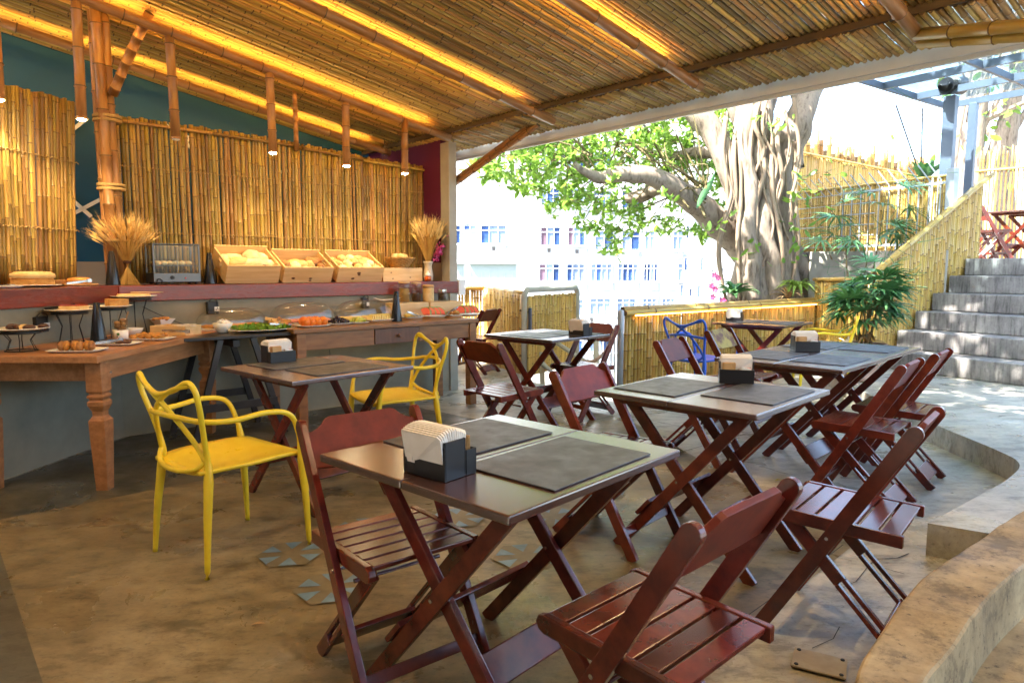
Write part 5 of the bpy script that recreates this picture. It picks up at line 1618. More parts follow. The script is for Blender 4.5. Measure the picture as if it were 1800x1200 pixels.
# lettuce platter and sugar bowl on the black table
KT = 0.7985
pl_ = Q(462, 0.50, KT)
t = thing('lettuce_platter', 'oval platter of lettuce with sandwich wedges on the black table', 'platter', pl_, RZ)
mb = plate_mesh(0.27); mb.v = [Vector((v.x, v.y * 0.62, v.z)) for v in mb.v]; mb.build('dish', 'porcelain', t)
mb = MB(); qq = random.Random(3)
for k in range(420):
    rr = math.sqrt(qq.random()) * 0.23; an = qq.uniform(0, 6.28)
    c = Vector((rr * math.cos(an), rr * math.sin(an) * 0.6, 0.018 + qq.random() * 0.03))
    d1 = Vector((qq.gauss(0, 1), qq.gauss(0, 1), qq.gauss(0, .6))).normalized() * 0.022
    d2 = d1.cross(Vector((qq.gauss(0, 1), qq.gauss(0, 1), qq.gauss(0, 1))).normalized()).normalized() * 0.015
    mb.add([c - d1, c - d2 + Vector((0, 0, .004)), c + d1, c + d2 - Vector((0, 0, .004))], [(0, 1, 2, 3)])
tag(mb.build('lettuce', 'lettuce', t, recalc=False), kind='stuff')
for k in range(10):
    mb = MB(); mb.prism([(-0.04, -0.03), (0.04, -0.03), (0.0, 0.04)], 0.03); o = mb.build('sandwich', 'bread' if k % 2 else 'pastry', bevel=0.004)
    o.location = pl_ + U * (0.06 + 0.028 * (k % 5)) - V * (-0.03 + 0.05 * (k // 5)) + Vector((0, 0, 0.042 + 0.014 * (k % 3))); o.rotation_euler = (R(30), R(rnd.uniform(-30, 30)), rnd.random() * 3)
    tag(o, 'small toasted sandwich wedge on the lettuce platter', 'sandwich', 'sandwich wedges')
tongs('steel tongs resting on the lettuce platter', pl_ + U * 0.02 + V * 0.09 + Vector((0, 0, 0.055)), RZ + 0.2, 0.1, 0.17)


def bowl(label, loc, r, h):
    t = thing('bowl', label, 'bowl', loc)
    mb = MB(); mb.smooth = True; mb.lathe([(r * 0.45, 0), (r * 0.5, 0.004), (r * 0.85, h * 0.5), (r, h), (r * 0.96, h + 0.001), (r * 0.8, h * 0.5), (r * 0.42, 0.008), (0, 0.008)], n=28); mb.build('bowl_wall', 'porcelain', t)
    return t


pbw = Q(392, 0.42, KT)
bowl('white bowl heaped with paper sugar packets on the black table', pbw, 0.075, 0.075)
for k in range(16):
    mb = MB(); mb.box((0, 0, 0), (0.045, 0.028, 0.005)); o = mb.build('sugar_packet', 'paper', bevel=0.0015, seg=1)
    an = rnd.uniform(0, 6.28); rr = 0.05 * math.sqrt(rnd.random())
    o.location = pbw + Vector((rr * math.cos(an), rr * math.sin(an), 0.068 + 0.035 * rnd.random() * (1 - rr / 0.06))); o.rotation_euler = (rnd.uniform(-.9, .9), rnd.uniform(-.9, .9), rnd.random() * 3)
    tag(o, 'paper sugar packet heaped in the white bowl', 'sugar packet', 'sugar packets')

# ---- left buffet table
def T(x, y, dz=0.001):
    return Vector((x, y, BZ + dz))


def stand_plate(label, loc, h, r, rz=0.0):
    t = thing('plate_stand', label, 'plate stand', loc, rz, group='wire plate stands on the left table')
    mb = MB(); mb.tube([(math.cos(2 * math.pi * k / 28) * r * 0.55, math.sin(2 * math.pi * k / 28) * r * 0.55, 0.004) for k in range(28)], 0.003, 6, closed=True); mb.build('base_ring', 'black_iron', t)
    mb = MB(); mb.lathe([(r * 0.72, h - 0.014), (r * 0.74, h - 0.010), (r * 0.74, h - 0.002), (0, h - 0.002)], n=28); mb.build('top_ring', 'black_iron', t)
    for k in range(6):
        an = 2 * math.pi * k / 6
        cs = Vector((math.cos(an), math.sin(an), 0))
        mb = MB(); mb.tube([cs * r * 0.55 + Vector((0, 0, 0.004)), cs * r * 0.38 + Vector((0, 0, h * 0.55)), cs * r * 0.60 + Vector((0, 0, h - 0.012))], 0.0028, 6); mb.build('wire_leg', 'black_iron', t)
    mb = plate_mesh(r, 0.016); o = mb.build('plate', 'porcelain', t); o.location.z = h
    return loc + Vector((0, 0, h + 0.0065))


p_ = stand_plate('lowest plate stand, at the left edge, with chocolate cake slices', T(-2.93, 4.05), 0.12, 0.15)
for k in range(6):
    bread('dark chocolate cake slice on the lowest stand', p_ + Vector((-0.06 + 0.035 * k, rnd.uniform(-.05, .05), 0.018)), (0.035, 0.03, 0.018), 'chocolate' if k != 3 else 'cake_top', k, k, 'chocolate cake slices', cat='cake', sub=2)
p_ = stand_plate('plate stand with a jam topped tart beside the black plug box', T(-2.93, 4.52), 0.205, 0.145)
ct = thing('jam_tart', 'wedge shaped tart with red jam on the second plate stand', 'tart', p_)
mb = MB(); mb.prism([(-0.03, -0.07), (0.10, -0.05), (0.10, 0.05), (-0.02, 0.07)], 0.034); mb.build('base', 'cake_top', ct, bevel=0.004)
mb = MB(); mb.prism([(-0.028, -0.065), (0.096, -0.046), (0.096, 0.046), (-0.018, 0.065)], 0.008, Matrix.Translation((0, 0, 0.0345))); mb.build('jam_layer', 'jam', ct, bevel=0.002)
tongs('cake server lying on the jam tart plate', p_ + Vector((-0.13, -0.05, 0.008)), 0.35, -0.12, 0.15, 'black_iron')
p_ = stand_plate('plate stand with a half eaten sponge cake behind the left cone', T(-2.83, 4.80), 0.215, 0.145)
mb = MB(); mb.prism([(0.12 * math.cos(R(t_)), 0.12 * math.sin(R(t_))) for t_ in range(-60, 150, 15)] + [(0, 0)], 0.055); o = mb.build('sponge_cake', 'cake', bevel=0.006); o.location = p_ + Vector((0, 0, 0.001)); tag(o, 'half eaten golden sponge cake on the third stand', 'cake')
p_ = stand_plate('tallest plate stand with a flat pie and wooden spatula', T(-2.86, 5.17), 0.27, 0.16)
mb = MB(); mb.smooth = True; mb.lathe([(0.10, 0), (0.115, 0.012), (0.11, 0.024), (0, 0.028)], n=28); o = mb.build('flat_pie', 'cake_top'); o.location = p_ + Vector((0, 0, 0.001)); tag(o, 'flat pale pie on the tallest plate stand', 'pie')
t = thing('wooden_spatula', 'wooden spatula resting on the flat pie', 'spatula', p_ + Vector((0.05, 0.0, 0.034)), 0.15)
mb = MB(); mb.prism([(-0.06, -0.025), (0.0, -0.025), (0.03, -0.008), (0.16, -0.007), (0.165, 0), (0.16, 0.007), (0.03, 0.008), (0.0, 0.025), (-0.06, 0.025)], 0.007); mb.build('blade_and_handle', 'pine', t, bevel=0.002)

cone('black cone among the cakes on the left buffet table', T(-2.72, 4.47), 0.27)
t = thing('glass_jar', 'glass of chocolate balls with a white printed label beside the left cone', 'jar', T(-2.66, 4.62), 0.0)
mb = MB(); mb.smooth = True; mb.lathe([(0.042, 0), (0.045, 0.004), (0.048, 0.15), (0.0455, 0.15), (0.043, 0.008), (0, 0.008)], n=24); mb.build('glass_wall', 'glass', t)
mb = MB(); mb.smooth = True; mb.lathe([(0.0462, 0.012), (0.0478, 0.078), (0.0474, 0.078), (0.0458, 0.012)], n=24); mb.build('label_sleeve', 'jar_label', t)
for dx, dz, mt, rr in ((0.010, 0.052, 'print_green', 0.009), (0.014, 0.022, 'print_red', 0.006), (0.004, 0.036, 'print_dark', 0.004)):
    mb = MB(); mb.lathe([(rr, 0), (0, 0.0006)], n=12); o = mb.build('print_mark', mt, t); o.location = (dx, -math.sqrt(0.0482 ** 2 - dx * dx), dz); o.rotation_euler = (R(90), 0, math.atan2(dx, 0.047))
for k in range(7):
    mb = MB(); mb.blob((0, 0, 0), (0.020, 0.020, 0.018), seed=k, amp=0.15); o = mb.build('chocolate_ball', 'bread_brown', t, smooth=True); o.location = (0.02 * math.cos(k * 2.1), 0.02 * math.sin(k * 2.1), 0.085 + 0.018 * (k % 4))
mb = MB(); mb.tube([(0.02, 0, 0.09), (0.055, 0.01, 0.20)], [0.005, 0.006], 8); mb.build('spoon', 'wood_handle', t)

pq = thing('serving_plate', 'white square plate of glazed pastry slices at the corner of the left table', 'plate', T(-2.58, 4.03), 0.1, group='square plates on the left table')
square_plate(0.30, 0.20).build('dish', 'porcelain', pq)
for k in range(7):
    bread('glazed brown pastry slice on the corner plate', T(-2.67 + 0.028 * k, 4.03 + rnd.uniform(-.02, .02), 0.034), (0.022, 0.055, 0.030), 'pastry' if k % 2 else 'bread_brown', 0.5, k, 'glazed pastry slices', 0.1, cat='pastry')
pq = thing('serving_plate', 'white square plate of dark biscuits in the middle of the left table', 'plate', T(-2.56, 4.40), 0.05, group='square plates on the left table')
square_plate(0.28, 0.20).build('dish', 'porcelain', pq)
for k in range(9):
    bread('dark chocolate biscuit on the middle square plate', T(-2.65 + 0.022 * k, 4.40 + rnd.uniform(-.05, .05), 0.022), (0.03, 0.028, 0.012), 'chocolate', k, k, 'chocolate biscuits', 0.1, sub=2, cat='biscuit')
pq = thing('serving_plate', 'white square plate of golden crumble biscuits near the wooden box', 'plate', T(-2.50, 4.72), 0.05, group='square plates on the left table')
square_plate(0.28, 0.20).build('dish', 'porcelain', pq)
for k in range(16):
    bread('golden crumble biscuit on the right square plate', T(-2.60 + 0.026 * (k % 8), 4.68 + 0.07 * (k // 8) + rnd.uniform(-.01, .01), 0.026 + 0.008 * (k % 2)), (0.028, 0.022, 0.016), 'pastry', k, k, 'crumble biscuits', 0.25, sub=2, cat='biscuit')
tongs('steel tongs lying between the square plates', T(-2.60, 4.18, 0.022), 1.2, -0.02, 0.2)
tongs('steel tongs lying on the golden crumble biscuits', T(-2.50, 4.86, 0.045), 0.1, 0.05, 0.16)
bowl('empty white bowl behind the crumble biscuits', T(-2.80, 5.02), 0.072, 0.055)
t = thing('cutlery_box', 'shallow pale wooden box with napkins on the left buffet table', 'box', T(-2.52, 5.10), R(-12))
for c, s in (((0, -0.085, 0.035), (0.30, 0.01, 0.07)), ((0, 0.085, 0.035), (0.30, 0.01, 0.07)), ((-0.145, 0, 0.035), (0.01, 0.159, 0.07)), ((0.145, 0, 0.035), (0.01, 0.159, 0.07)), ((0, 0, 0.004), (0.279, 0.159, 0.008))):
    mb = MB(); mb.box(c, s); mb.build('side', 'pine', t, bevel=0.0015)
for k in range(10):
    mb = MB(); mb.box((0.06 + rnd.uniform(-.05, .05), rnd.uniform(-.03, .03), 0.05 + 0.003 * k), (0.12, 0.05, 0.0025), rz=rnd.uniform(-.3, .3), ry=rnd.uniform(-.08, .08)); mb.build('napkin', 'paper', t)
for dx in (0.085, 0.112):
    mb = MB(); mb.lathe([(0.010, 0), (0, 0.0005)], n=16, sx=0.8); o = mb.build('stamp_mark', 'print_dark', t); o.location = (dx, -0.0902, 0.036); o.rotation_euler = (R(90), 0, 0)
pb_ = T(-2.72, 5.30)
t = thing('square_bowl', 'white square bowl of fried snacks behind the wooden box', 'bowl', pb_ , 0.3)
mb = MB(); mb.smooth = False; mb.lathe([(0.055, 0.06), (0.095, 0.105), (0.090, 0.105), (0.05, 0.066), (0, 0.066)], n=4); mb.build('bowl_wall', 'porcelain', t, bevel=0.003)
mb = MB(); mb.lathe([(0.045, 0), (0.055, 0.0595)], n=4); mb.build('foot', 'porcelain', t)
for k in range(6):
    bread('fried snack in the white square bowl', pb_ + Vector((rnd.uniform(-.045, .045), rnd.uniform(-.04, .04), 0.105)), (0.032, 0.018, 0.014), 'pastry', k, k, 'fried snacks in the square bowl', 0.2, sub=2, cat='snack')

# ---- left shelf: cakes
def shelf_left(x, y):
    return Vector((x, y, SHZ + 0.001))
p_ = shelf_left(-3.30, 4.72)
t = thing('ring_cake', 'large golden cake on a white plate on the left shelf', 'cake', p_)
mb = plate_mesh(0.17, 0.012); mb.build('plate', 'porcelain', t)
mb = MB(); mb.smooth = True; mb.lathe([(0.125, 0.007), (0.128, 0.03), (0.122, 0.06)], n=36); mb.build('crumb', 'cake', t)
mb = MB(); mb.smooth = True; mb.lathe([(0.128, 0.060), (0.136, 0.072), (0.128, 0.09), (0.10, 0.103), (0.05, 0.106), (0, 0.102)], n=36); mb.build('crust', 'cake_top', t)
p_ = shelf_left(-3.22, 5.10)
t = thing('nut_cake', 'small nut cake on a dark board at the end of the left shelf', 'cake', p_)
mb = MB(); mb.lathe([(0.12, 0), (0.125, 0.008), (0.12, 0.014), (0, 0.014)], n=28); mb.build('board', 'wood_handle', t)
mb = MB(); mb.smooth = True; mb.lathe([(0.075, 0.0145), (0.08, 0.03), (0.072, 0.055), (0.03, 0.062), (0, 0.06)], n=28); mb.build('crumb', 'pastry', t)
p_ = shelf_left(-3.36, 5.02)
t = thing('brownie_tray', 'dark brownie on a tray between the two shelf cakes', 'cake', p_, 0.1)
square_plate(0.20, 0.16).build('dish', 'black_wood', t)
mb = MB(); mb.box((0, 0, 0.025), (0.15, 0.11, 0.035)); mb.build('brownie', 'bread_brown', t, bevel=0.006)
tongs('steel cake server lying on the left shelf', shelf_left(-3.16, 4.86) + Vector((0, 0, 0.012)), 1.1, -0.12, 0.15)
t = thing('bread_knife', 'knife on a white dish at the left end of the shelf', 'knife', shelf_left(-3.28, 4.38), 0.6)
square_plate(0.26, 0.14).build('dish', 'porcelain', t)
mb = MB(); mb.prism([(-0.12, -0.012), (0.06, -0.012), (0.08, 0.0), (-0.12, 0.014)], 0.003, Matrix.Translation((0, 0, 0.018))); mb.build('blade', 'steel', t)
mb = MB(); mb.bar((-0.12, 0, 0.02), (-0.24, 0.01, 0.024), 0.022, 0.014); mb.build('handle', 'cork', t, bevel=0.003)

# ---- plug boxes on the counter face
for lb, pos, rz, lx in (('black plug box with a white tag on the left counter face', Vector((-3.085, 4.44, 0.93)), R(84), 0.10), ('black plug box with a printed tag on the counter face under the shelf', L(a_at(372, 0.02, 0.97), 0.035, 0.975), RZ, 0.085), ('black plug box above the domed covers on the counter face', L(a_at(640, 0.02, 0.97), 0.03, 0.97), RZ, 0.06)):
    t = thing('plug_box', lb, 'plug box', pos, rz, group='black plug boxes on the counter')
    mb = MB(); mb.box((0, 0, 0), (lx, 0.055, 0.10)); mb.build('body', 'black_plastic', t, bevel=0.005)
    mb = MB(); mb.box((lx * 0.32, -0.0305, -0.01), (lx * 0.45, 0.003, 0.035)); o = mb.build('tag', 'white_label', t)
    if lx < 0.09 and lx > 0.07:
        mb = MB(); mb.bar((lx * 0.22, -0.0325, -0.022), (lx * 0.42, -0.0325, 0.004), 0.001, 0.004, side=(0, 1, 0)); mb.build('print_mark', 'print_dark', t)
    mb = MB(); mb.tube(spline([(-lx * 0.3, -0.01, 0.05), (-lx * 0.1, -0.03, 0.075), (lx * 0.3, -0.035, 0.06), (lx * 0.35, -0.03, 0.02)], 6), 0.004, 6); mb.build('cord', 'black_plastic', t)
for lb, pts in (('thin black cable hanging from the right counter down to the left table', [L(-2.98, 0.02, 1.0), L(-2.86, 0.04, 0.93), L(-2.72, 0.05, 0.86), L(-2.6, 0.06, 0.83)]), ('white cable running along the counter to the black cone', [L(-0.98, 0.05, 1.02), L(-0.9, 0.10, 0.995), L(-0.72, 0.16, 1.02), L(-0.66, 0.2, 1.06)]), ('black cable lying on the floor under the fruit table', [L(-1.45, 0.05, 0.55), L(-1.42, 0.05, 0.25), L(-1.35, 0.08, 0.08), L(-1.2, 0.12, 0.012), L(-1.0, 0.2, 0.01)])):
    mb = MB(); mb.smooth = True; mb.tube(spline(pts, 6), 0.0035, 6); tag(mb.build('cable', 'black_plastic' if 'black' in lb.split(' ')[0:2] else 'paper'), lb, 'cable')
# ================================================================ outside: bamboo walls, gate, fences
CC, CS = math.cos(PITCH), math.sin(PITCH)


def at(px, py, Y):
    """World point seen in photo pixel (px, py) at distance Y."""
    x = (px - 900) / 1200; y = -(py - 600) / 1200
    r = Vector((x, CC + y * CS, -CS + y * CC))
    return r * (Y / r.y) + Vector((0, 0, CAM_H))


YB = ['bamboo_yellow', 'bamboo_node']
FL = 1.0
fenm = [cane_mesh('cane', YB, FL, 0.0205, 0.2, 1100 + i, n=7, bend=0.004) for i in range(8)]
thinm = [cane_mesh('cane', YB, FL, 0.015, 0.2, 1120 + i, n=6, bend=0.004) for i in range(6)]
palem = [cane_mesh('cane', BAM, FL, 0.015, 0.2, 1140 + i, n=6, bend=0.004) for i in range(6)]
polem = [cane_mesh('rail', YB, 1.5, 0.030, 0.36, 1160 + i, n=9, bend=0.006) for i in range(4)]


def fence(name, label, pa, pb, za0, zb0, za1, zb1, meshes, step, rails=(), rail_r=1.0, jitter=0.015, group=None, gap=0.0, thick=(0.85, 1.08), cat='fence'):
    """Canes from pa to pb, bottoms za0..zb0, tops za1..zb1; rails = heights below the top."""
    t = thing(name, label, cat, group=group)
    pa, pb = Vector((pa[0], pa[1], 0)), Vector((pb[0], pb[1], 0))
    ln = (pb - pa).length; d = (pb - pa).normalized(); nrm = Vector((-d.y, d.x, 0))
    s = step / 2
    while s < ln:
        f = s / ln
        b_ = pa + d * s + nrm * q.uniform(-0.004, 0.004)
        put_cane(meshes, b_ + Vector((0, 0, za0 + (zb0 - za0) * f)), b_ + d * q.uniform(-.008, .008) + Vector((0, 0, za1 + (zb1 - za1) * f + q.uniform(-jitter, jitter))), FL, t, q, q.uniform(*thick))
        s += step * q.uniform(0.95, 1.08 + gap)
    for dz, off in rails:
        put_cane(polem, pa - d * 0.03 + nrm * off + Vector((0, 0, za1 + dz)), pb + d * 0.03 + nrm * off + Vector((0, 0, zb1 + dz)), 1.5, t, q, rail_r, 'rail')
    return t


W0, W1 = (1.10, 6.66), (4.02, 9.0)
lwall = fence('bamboo_wall', 'low yellow bamboo wall with a pole rail behind the tables', W0, W1, 0.0, 0.0, 0.855, 0.855, fenm, 0.046, rails=((0.01, -0.032), (0.012, 0.034), (0.045, 0.0)), rail_r=0.95, jitter=0.006, cat='wall')
mb = MB(); mb.smooth = True; mb.lathe([(0.032, 0.0), (0.032, 0.88), (0.026, 0.895), (0, 0.9)], (1.055, 6.61, 0), 16); mb.build('end_post', 'galvanised', lwall)
mb = MB(); wd_ = Vector((W1[0] - W0[0], W1[1] - W0[1], 0)).normalized(); wn_ = Vector((wd_.y, -wd_.x, 0))
mb.tube([Vector((W0[0], W0[1], 0.838)) + wd_ * 0.1 + wn_ * 0.052, Vector((W1[0], W1[1], 0.838)) - wd_ * 0.1 + wn_ * 0.052], 0.005, 6); mb.build('light_rope', 'led_dim', lwall)
t = fence('bamboo_wall', 'short bamboo wall piece with a square top behind the potted palm', (4.00, 8.98), (4.24, 7.98), 0.1, 0.15, 1.15, 1.17, fenm, 0.046, rails=((0.01, -0.03), (0.01, 0.03)), rail_r=0.8, jitter=0.006, cat='wall')
for f_, p0 in ((0, (4.00, 8.98)), ):
    put_cane(polem, (p0[0] - 0.02, p0[1] - 0.03, 0.8), (p0[0] - 0.02, p0[1] - 0.03, 1.16), 1.5, t, q, 0.8, 'rail')

# slanted stair fence along the left side of the stairs
sf = thing('stair_fence', 'slanted bamboo fence with a double handrail on the left of the stairs', 'fence')
tt_ = -0.02
sa, sb = 0.05, 2.30
def rail_z(t_): return 1.315 + (2.50 - 1.315) * (t_ - sa) / (sb - sa)
while tt_ < 2.16:
    b_ = S0 - SR * 0.05 + SS * tt_
    zb_ = 0.152 + RISE * max(0, math.floor(tt_ / TREAD + 0.02)) - 0.02
    put_cane(fenm, (b_.x, b_.y, max(0.15, zb_)), (b_.x, b_.y, rail_z(tt_) - 0.03), FL, sf, q, q.uniform(0.85, 1.05))
    tt_ += 0.041 * q.uniform(0.95, 1.08)
for off, dz in ((-0.03, 0.012), (0.035, -0.02)):
    p0 = S0 - SR * (0.05 + off) + SS * (-0.12); p1 = S0 - SR * (0.05 + off) + SS * (sb + 0.03)
    put_cane(polem, (p0.x, p0.y, rail_z(-0.12) + dz), (p1.x, p1.y, rail_z(sb + 0.03) + dz), 1.5, sf, q, 1.0, 'handrail')

# open gate with a pipe frame
gp0, gp1 = Vector((0.14, 7.82, 0)), Vector((0.86, 9.0, 0))
gate = thing('bamboo_gate', 'bamboo gate in a rounded pale pipe frame, standing open', 'gate')
gd = (gp1 - gp0).normalized(); gn = Vector((-gd.y, gd.x, 0))
pts = [gp0 + Vector((0, 0, 0.0)), gp0 + Vector((0, 0, 0.96)), gp0 + Vector((0, 0, 1.01)) + gd * 0.015, gp0 + gd * 0.06 + Vector((0, 0, 1.055)), gp1 - gd * 0.06 + Vector((0, 0, 1.055)), gp1 - gd * 0.015 + Vector((0, 0, 1.01)), gp1 + Vector((0, 0, 0.96)), gp1]
mb = MB(); mb.smooth = True; mb.tube(pts, 0.034, 12); mb.build('pipe_frame', 'concrete_column', gate)
s = 0.085
glen = (gp1 - gp0).length
while s < glen - 0.06:
    b_ = gp0 + gd * s
    put_cane(thinm, b_ + Vector((0, 0, 0.05)), b_ + Vector((0, 0, 0.985 + q.uniform(-.01, .01))), FL, gate, q, q.uniform(0.9, 1.1)); s += 0.034
for zz in (0.82, 0.30):
    put_cane(polem, gp0 - gd * 0.02 - gn * -0.04 + Vector((0, 0, zz)), gp1 + gd * 0.1 - gn * -0.04 + Vector((0, 0, zz + 0.03)), 1.5, gate, q, 0.55, 'cross_rail')
mb = MB(); mb.box(gp0 + gd * 0.085 - gn * 0.03 + Vector((0, 0, 0.72)), (0.03, 0.03, 0.26), rz=math.atan2(gd.y, gd.x)); mb.build('lock_box', 'steel_blue', gate, bevel=0.003)
for k in range(10):
    zz = 0.30 + 0.004 * k
    mb = MB(); m_ = 40
    mb.tube([gp0 + gd * (0.1 + (glen - 0.16) * i / m_) + gn * (0.03 if i % 2 else 0.022) + Vector((0, 0, 0.93 - 0.62 * (k % 2) + 0.006 * (i % 2) + 0.012 * (k // 2))) for i in range(m_ + 1)], 0.0022, 4)
    if k < 4:
        mb.build('lashing', 'twine', gate)
# stair down beyond the gap: handrails
hr = thing('stair_handrail', 'pale pipe handrail leading down behind the back table', 'handrail')
for pts, r_ in (([at(868, 560, 9.2), at(960, 590, 8.6), at(1050, 650, 7.9)], 0.028), ([at(1048, 560, 8.3), at(1048, 720, 8.3)], 0.035), ([at(952, 620, 8.0), at(954, 690, 7.75)], 0.03), ([at(955, 640, 7.9), at(1010, 690, 7.5)], 0.03)):
    mb = MB(); mb.smooth = True; mb.tube(pts, r_, 10); mb.build('pipe', 'concrete_column', hr)
for px in (1058, 1066, 1074, 1080):
    mb = MB(); mb.tube([at(px, 590, 7.6), at(px, 690, 7.6)], 0.006, 6); mb.build('baluster', 'galvanised', hr)
mb = MB(); mb.smooth = True; mb.tube(spline([at(1030, 635, 8.0), at(1045, 634, 7.9), at(1060, 622, 7.9), at(1078, 600, 7.9)], 6), [0.02] * 19, 8); hz = mb.build('bent_branch', 'clay'); tag(hz, 'bent reddish branch behind the handrail in the wall gap', 'branch')
sheet('stair_landing', [(0.2, 7.9), (1.1, 6.7), (2.4, 8.0), (1.4, 9.3)], -0.9, 'terrace_edge')

# terrace fences on the left beyond the column
fence('terrace_fence', 'bamboo terrace fence just right of the column', (-1.5, 9.35), (-0.42, 9.52), 0.0, 0.0, 1.02, 1.02, fenm, 0.042, rails=((0.01, -0.03),), jitter=0.006)
fence('terrace_fence', 'sunlit bamboo terrace fence left of the open gate', (-0.40, 9.5), (0.13, 8.35), 0.0, 0.0, 1.03, 0.99, fenm, 0.036, rails=((0.01, 0.03),), jitter=0.006, thick=(0.65, 0.85))

# fences on the slope behind the tree
f2 = fence('bar_fence', 'bamboo fence with grey metal bars behind the palm', (4.35, 11.0), (5.52, 8.78), 1.52, 1.52, 2.48, 2.47, thinm, 0.036, rails=((0.0, -0.03),), rail_r=0.5, jitter=0.012)
fd = (Vector((5.52, 8.78, 0)) - Vector((4.35, 11.0, 0))); fl_ = fd.length; fd.normalize(); fn = Vector((-fd.y, fd.x, 0))
fa = Vector((4.35, 11.0, 0))
side = -1 if fn.dot(Vector((0, -1, 0))) < 0 else 1
fn = fn * side
for k in range(6):
    zz = 1.62 + 0.15 * k
    mb = MB(); mb.tube([fa + fn * 0.05 + Vector((0, 0, zz)), fa + fd * (fl_ * 0.62) + fn * 0.05 + Vector((0, 0, zz))], 0.009, 6); mb.build('bar', 'galvanised', f2)
for k in range(11):
    s = fl_ * (0.42 + 0.055 * k)
    if s < fl_:
        mb = MB(); mb.tube([fa + fd * s + fn * 0.05 + Vector((0, 0, 1.55)), fa + fd * s + fn * 0.05 + Vector((0, 0, 2.42)), fa + fd * (s - 0.10) + fn * 0.16 + Vector((0, 0, 2.62))], 0.010, 6); mb.build('bar', 'galvanised', f2)
for k in range(8):
    s = fl_ * (0.05 + 0.05 * k)
    mb = MB(); mb.tube([fa + fd * s + fn * 0.05 + Vector((0, 0, 2.36)), fa + fd * (s - 0.15) + fn * 0.20 + Vector((0, 0, 2.62))], 0.009, 6); mb.build('bar', 'galvanised', f2)
for zz in (2.38, 1.62):
    mb = MB(); mb.bar(fa + fd * (fl_ * 0.40) + fn * 0.055 + Vector((0, 0, zz)), fa + fd * fl_ + fn * 0.055 + Vector((0, 0, zz)), 0.02, 0.03); mb.build('flat_bar', 'galvanised', f2)
pe = fa + fd * (fl_ + 0.04)
mb = MB(); mb.box((pe.x, pe.y, 2.0), (0.10, 0.10, 1.10), rz=0.4); mb.build('post', 'galvanised', f2, bevel=0.004)
mb = MB(); mb.prism([(4.15, 11.2), (4.05, 9.35), (4.45, 9.1), (5.45, 8.6), (6.2, 9.6), (5.0, 12)], 1.53, Matrix.Translation((0, 0, 0))); tag(mb.build('planter_wall', 'terrace_edge', bevel=0.01), 'rough pale concrete retaining wall under the bar fence', 'wall')
fence('slope_fence', 'tall glowing bamboo fence with a jagged top behind the tree', (5.2, 13.0), (10.2, 17.0), 1.4, 1.4, 3.50, 3.50, thinm, 0.075, rails=((-0.02, -0.05),), rail_r=0.8, jitter=0.02, thick=(1.9, 2.3))
fence('slope_fence', 'dark jagged bamboo stakes standing above the tall fence', (5.3, 13.2), (10.3, 17.2), 1.4, 1.4, 3.80, 3.85, palem, 0.16, jitter=0.20, thick=(2.6, 3.6))
u4a = up0 + SS * 3.2 - SR * 1.6; u4b = up0 + SS * 2.2 + SR * 3.2
fence('upper_fence', 'thin bamboo screen behind the upper terrace chairs', (8.3, 12.4), (9.6, 10.4), UPZ, UPZ, UPZ + 1.95, UPZ + 1.9, palem, 0.045, rails=((-0.35, -0.03), (-0.35, 0.03)), rail_r=0.6, jitter=0.10, gap=0.5)
sheet('slope', [(4.2, 10.5), (14, 8.5), (30, 20), (12, 30), (7.2, 22), (4.1, 12.5), (2.95, 9.6), (2.65, 8.35), (2.8, 8.1), (3.95, 9.0)], 0.72, 'soil', thick=6)

# ---- glass pergola over the stairs
PZ = 3.6
pg = thing('glass_canopy', 'blue steel framed glass canopy over the stairs', 'canopy')
Kc = Vector((6.17, 10.0, PZ)); k1 = Vector((-0.81, -0.58, 0)).normalized(); k2_ = Vector((0.58, -0.81, 0)).normalized()                    # corner, towards the eave, along the eave
def kb(s, t_): return Kc + k1 * s + k2_ * t_
for s in (0, 0.9, 1.8, 2.7, 3.6):
    mb = MB(); mb.bar(kb(s, 0), kb(s, 4.4), 0.045, 0.085); mb.build('beam', 'steel_blue', pg)
for t_ in (0, 1.1, 2.2, 3.3, 4.4):
    mb = MB(); mb.bar(kb(0, t_), kb(3.6, t_), 0.04, 0.08); mb.build('beam', 'steel_blue', pg)
for i in range(4):
    for j in range(4):
        mb = MB(); a_, b_ = kb(i * 0.9 + 0.05, j * 1.1 + 0.05), kb(i * 0.9 + 0.85, j * 1.1 + 1.05)
        c_ = (a_ + b_) / 2 + Vector((0, 0, 0.062)); mb.box(c_, (0.88, 1.08, 0.008), rz=math.atan2(0.58, 0.81)); mb.build('glass_pane', 'canopy_glass', pg)
for px, py0, py1, Y, wdt in ((1662, 100, 330, 9.3, 0.14), (1702, 190, 330, 9.66, 0.10)):
    b0 = at(px, py1, Y); mb = MB(); mb.box((b0.x, b0.y, (0.15 + PZ) / 2 - 0.03), (wdt, wdt, PZ - 0.17), rz=RZ); mb.build('post', 'steel_blue', pg, bevel=0.004)
sp = at(1672, 152, 9.15)
fl2 = thing('floodlight', 'black cylindrical floodlight clamped to the canopy post', 'floodlight', sp, R(25))
mb = MB(); mb.smooth = True; mb.tube([(-0.16, 0, 0), (-0.1, 0, 0), (0.12, 0, 0.02), (0.20, 0, 0.03)], [0.075, 0.095, 0.10, 0.115], 18); mb.build('housing', 'black_plastic', fl2)
mb = MB(); mb.bar((0, 0.10, -0.05), (0, 0.10, 0.12), 0.05, 0.01); mb.build('bracket', 'black_iron', fl2)
for k in range(5):
    mb = MB(); mb.lathe([(0.101, 0), (0.108, 0.004), (0.101, 0.008)], n=18); o = mb.build('cooling_fin', 'black_plastic', fl2); o.location = (-0.10 + 0.035 * k, 0, 0.003 * k); o.rotation_euler = (0, R(90), 0)
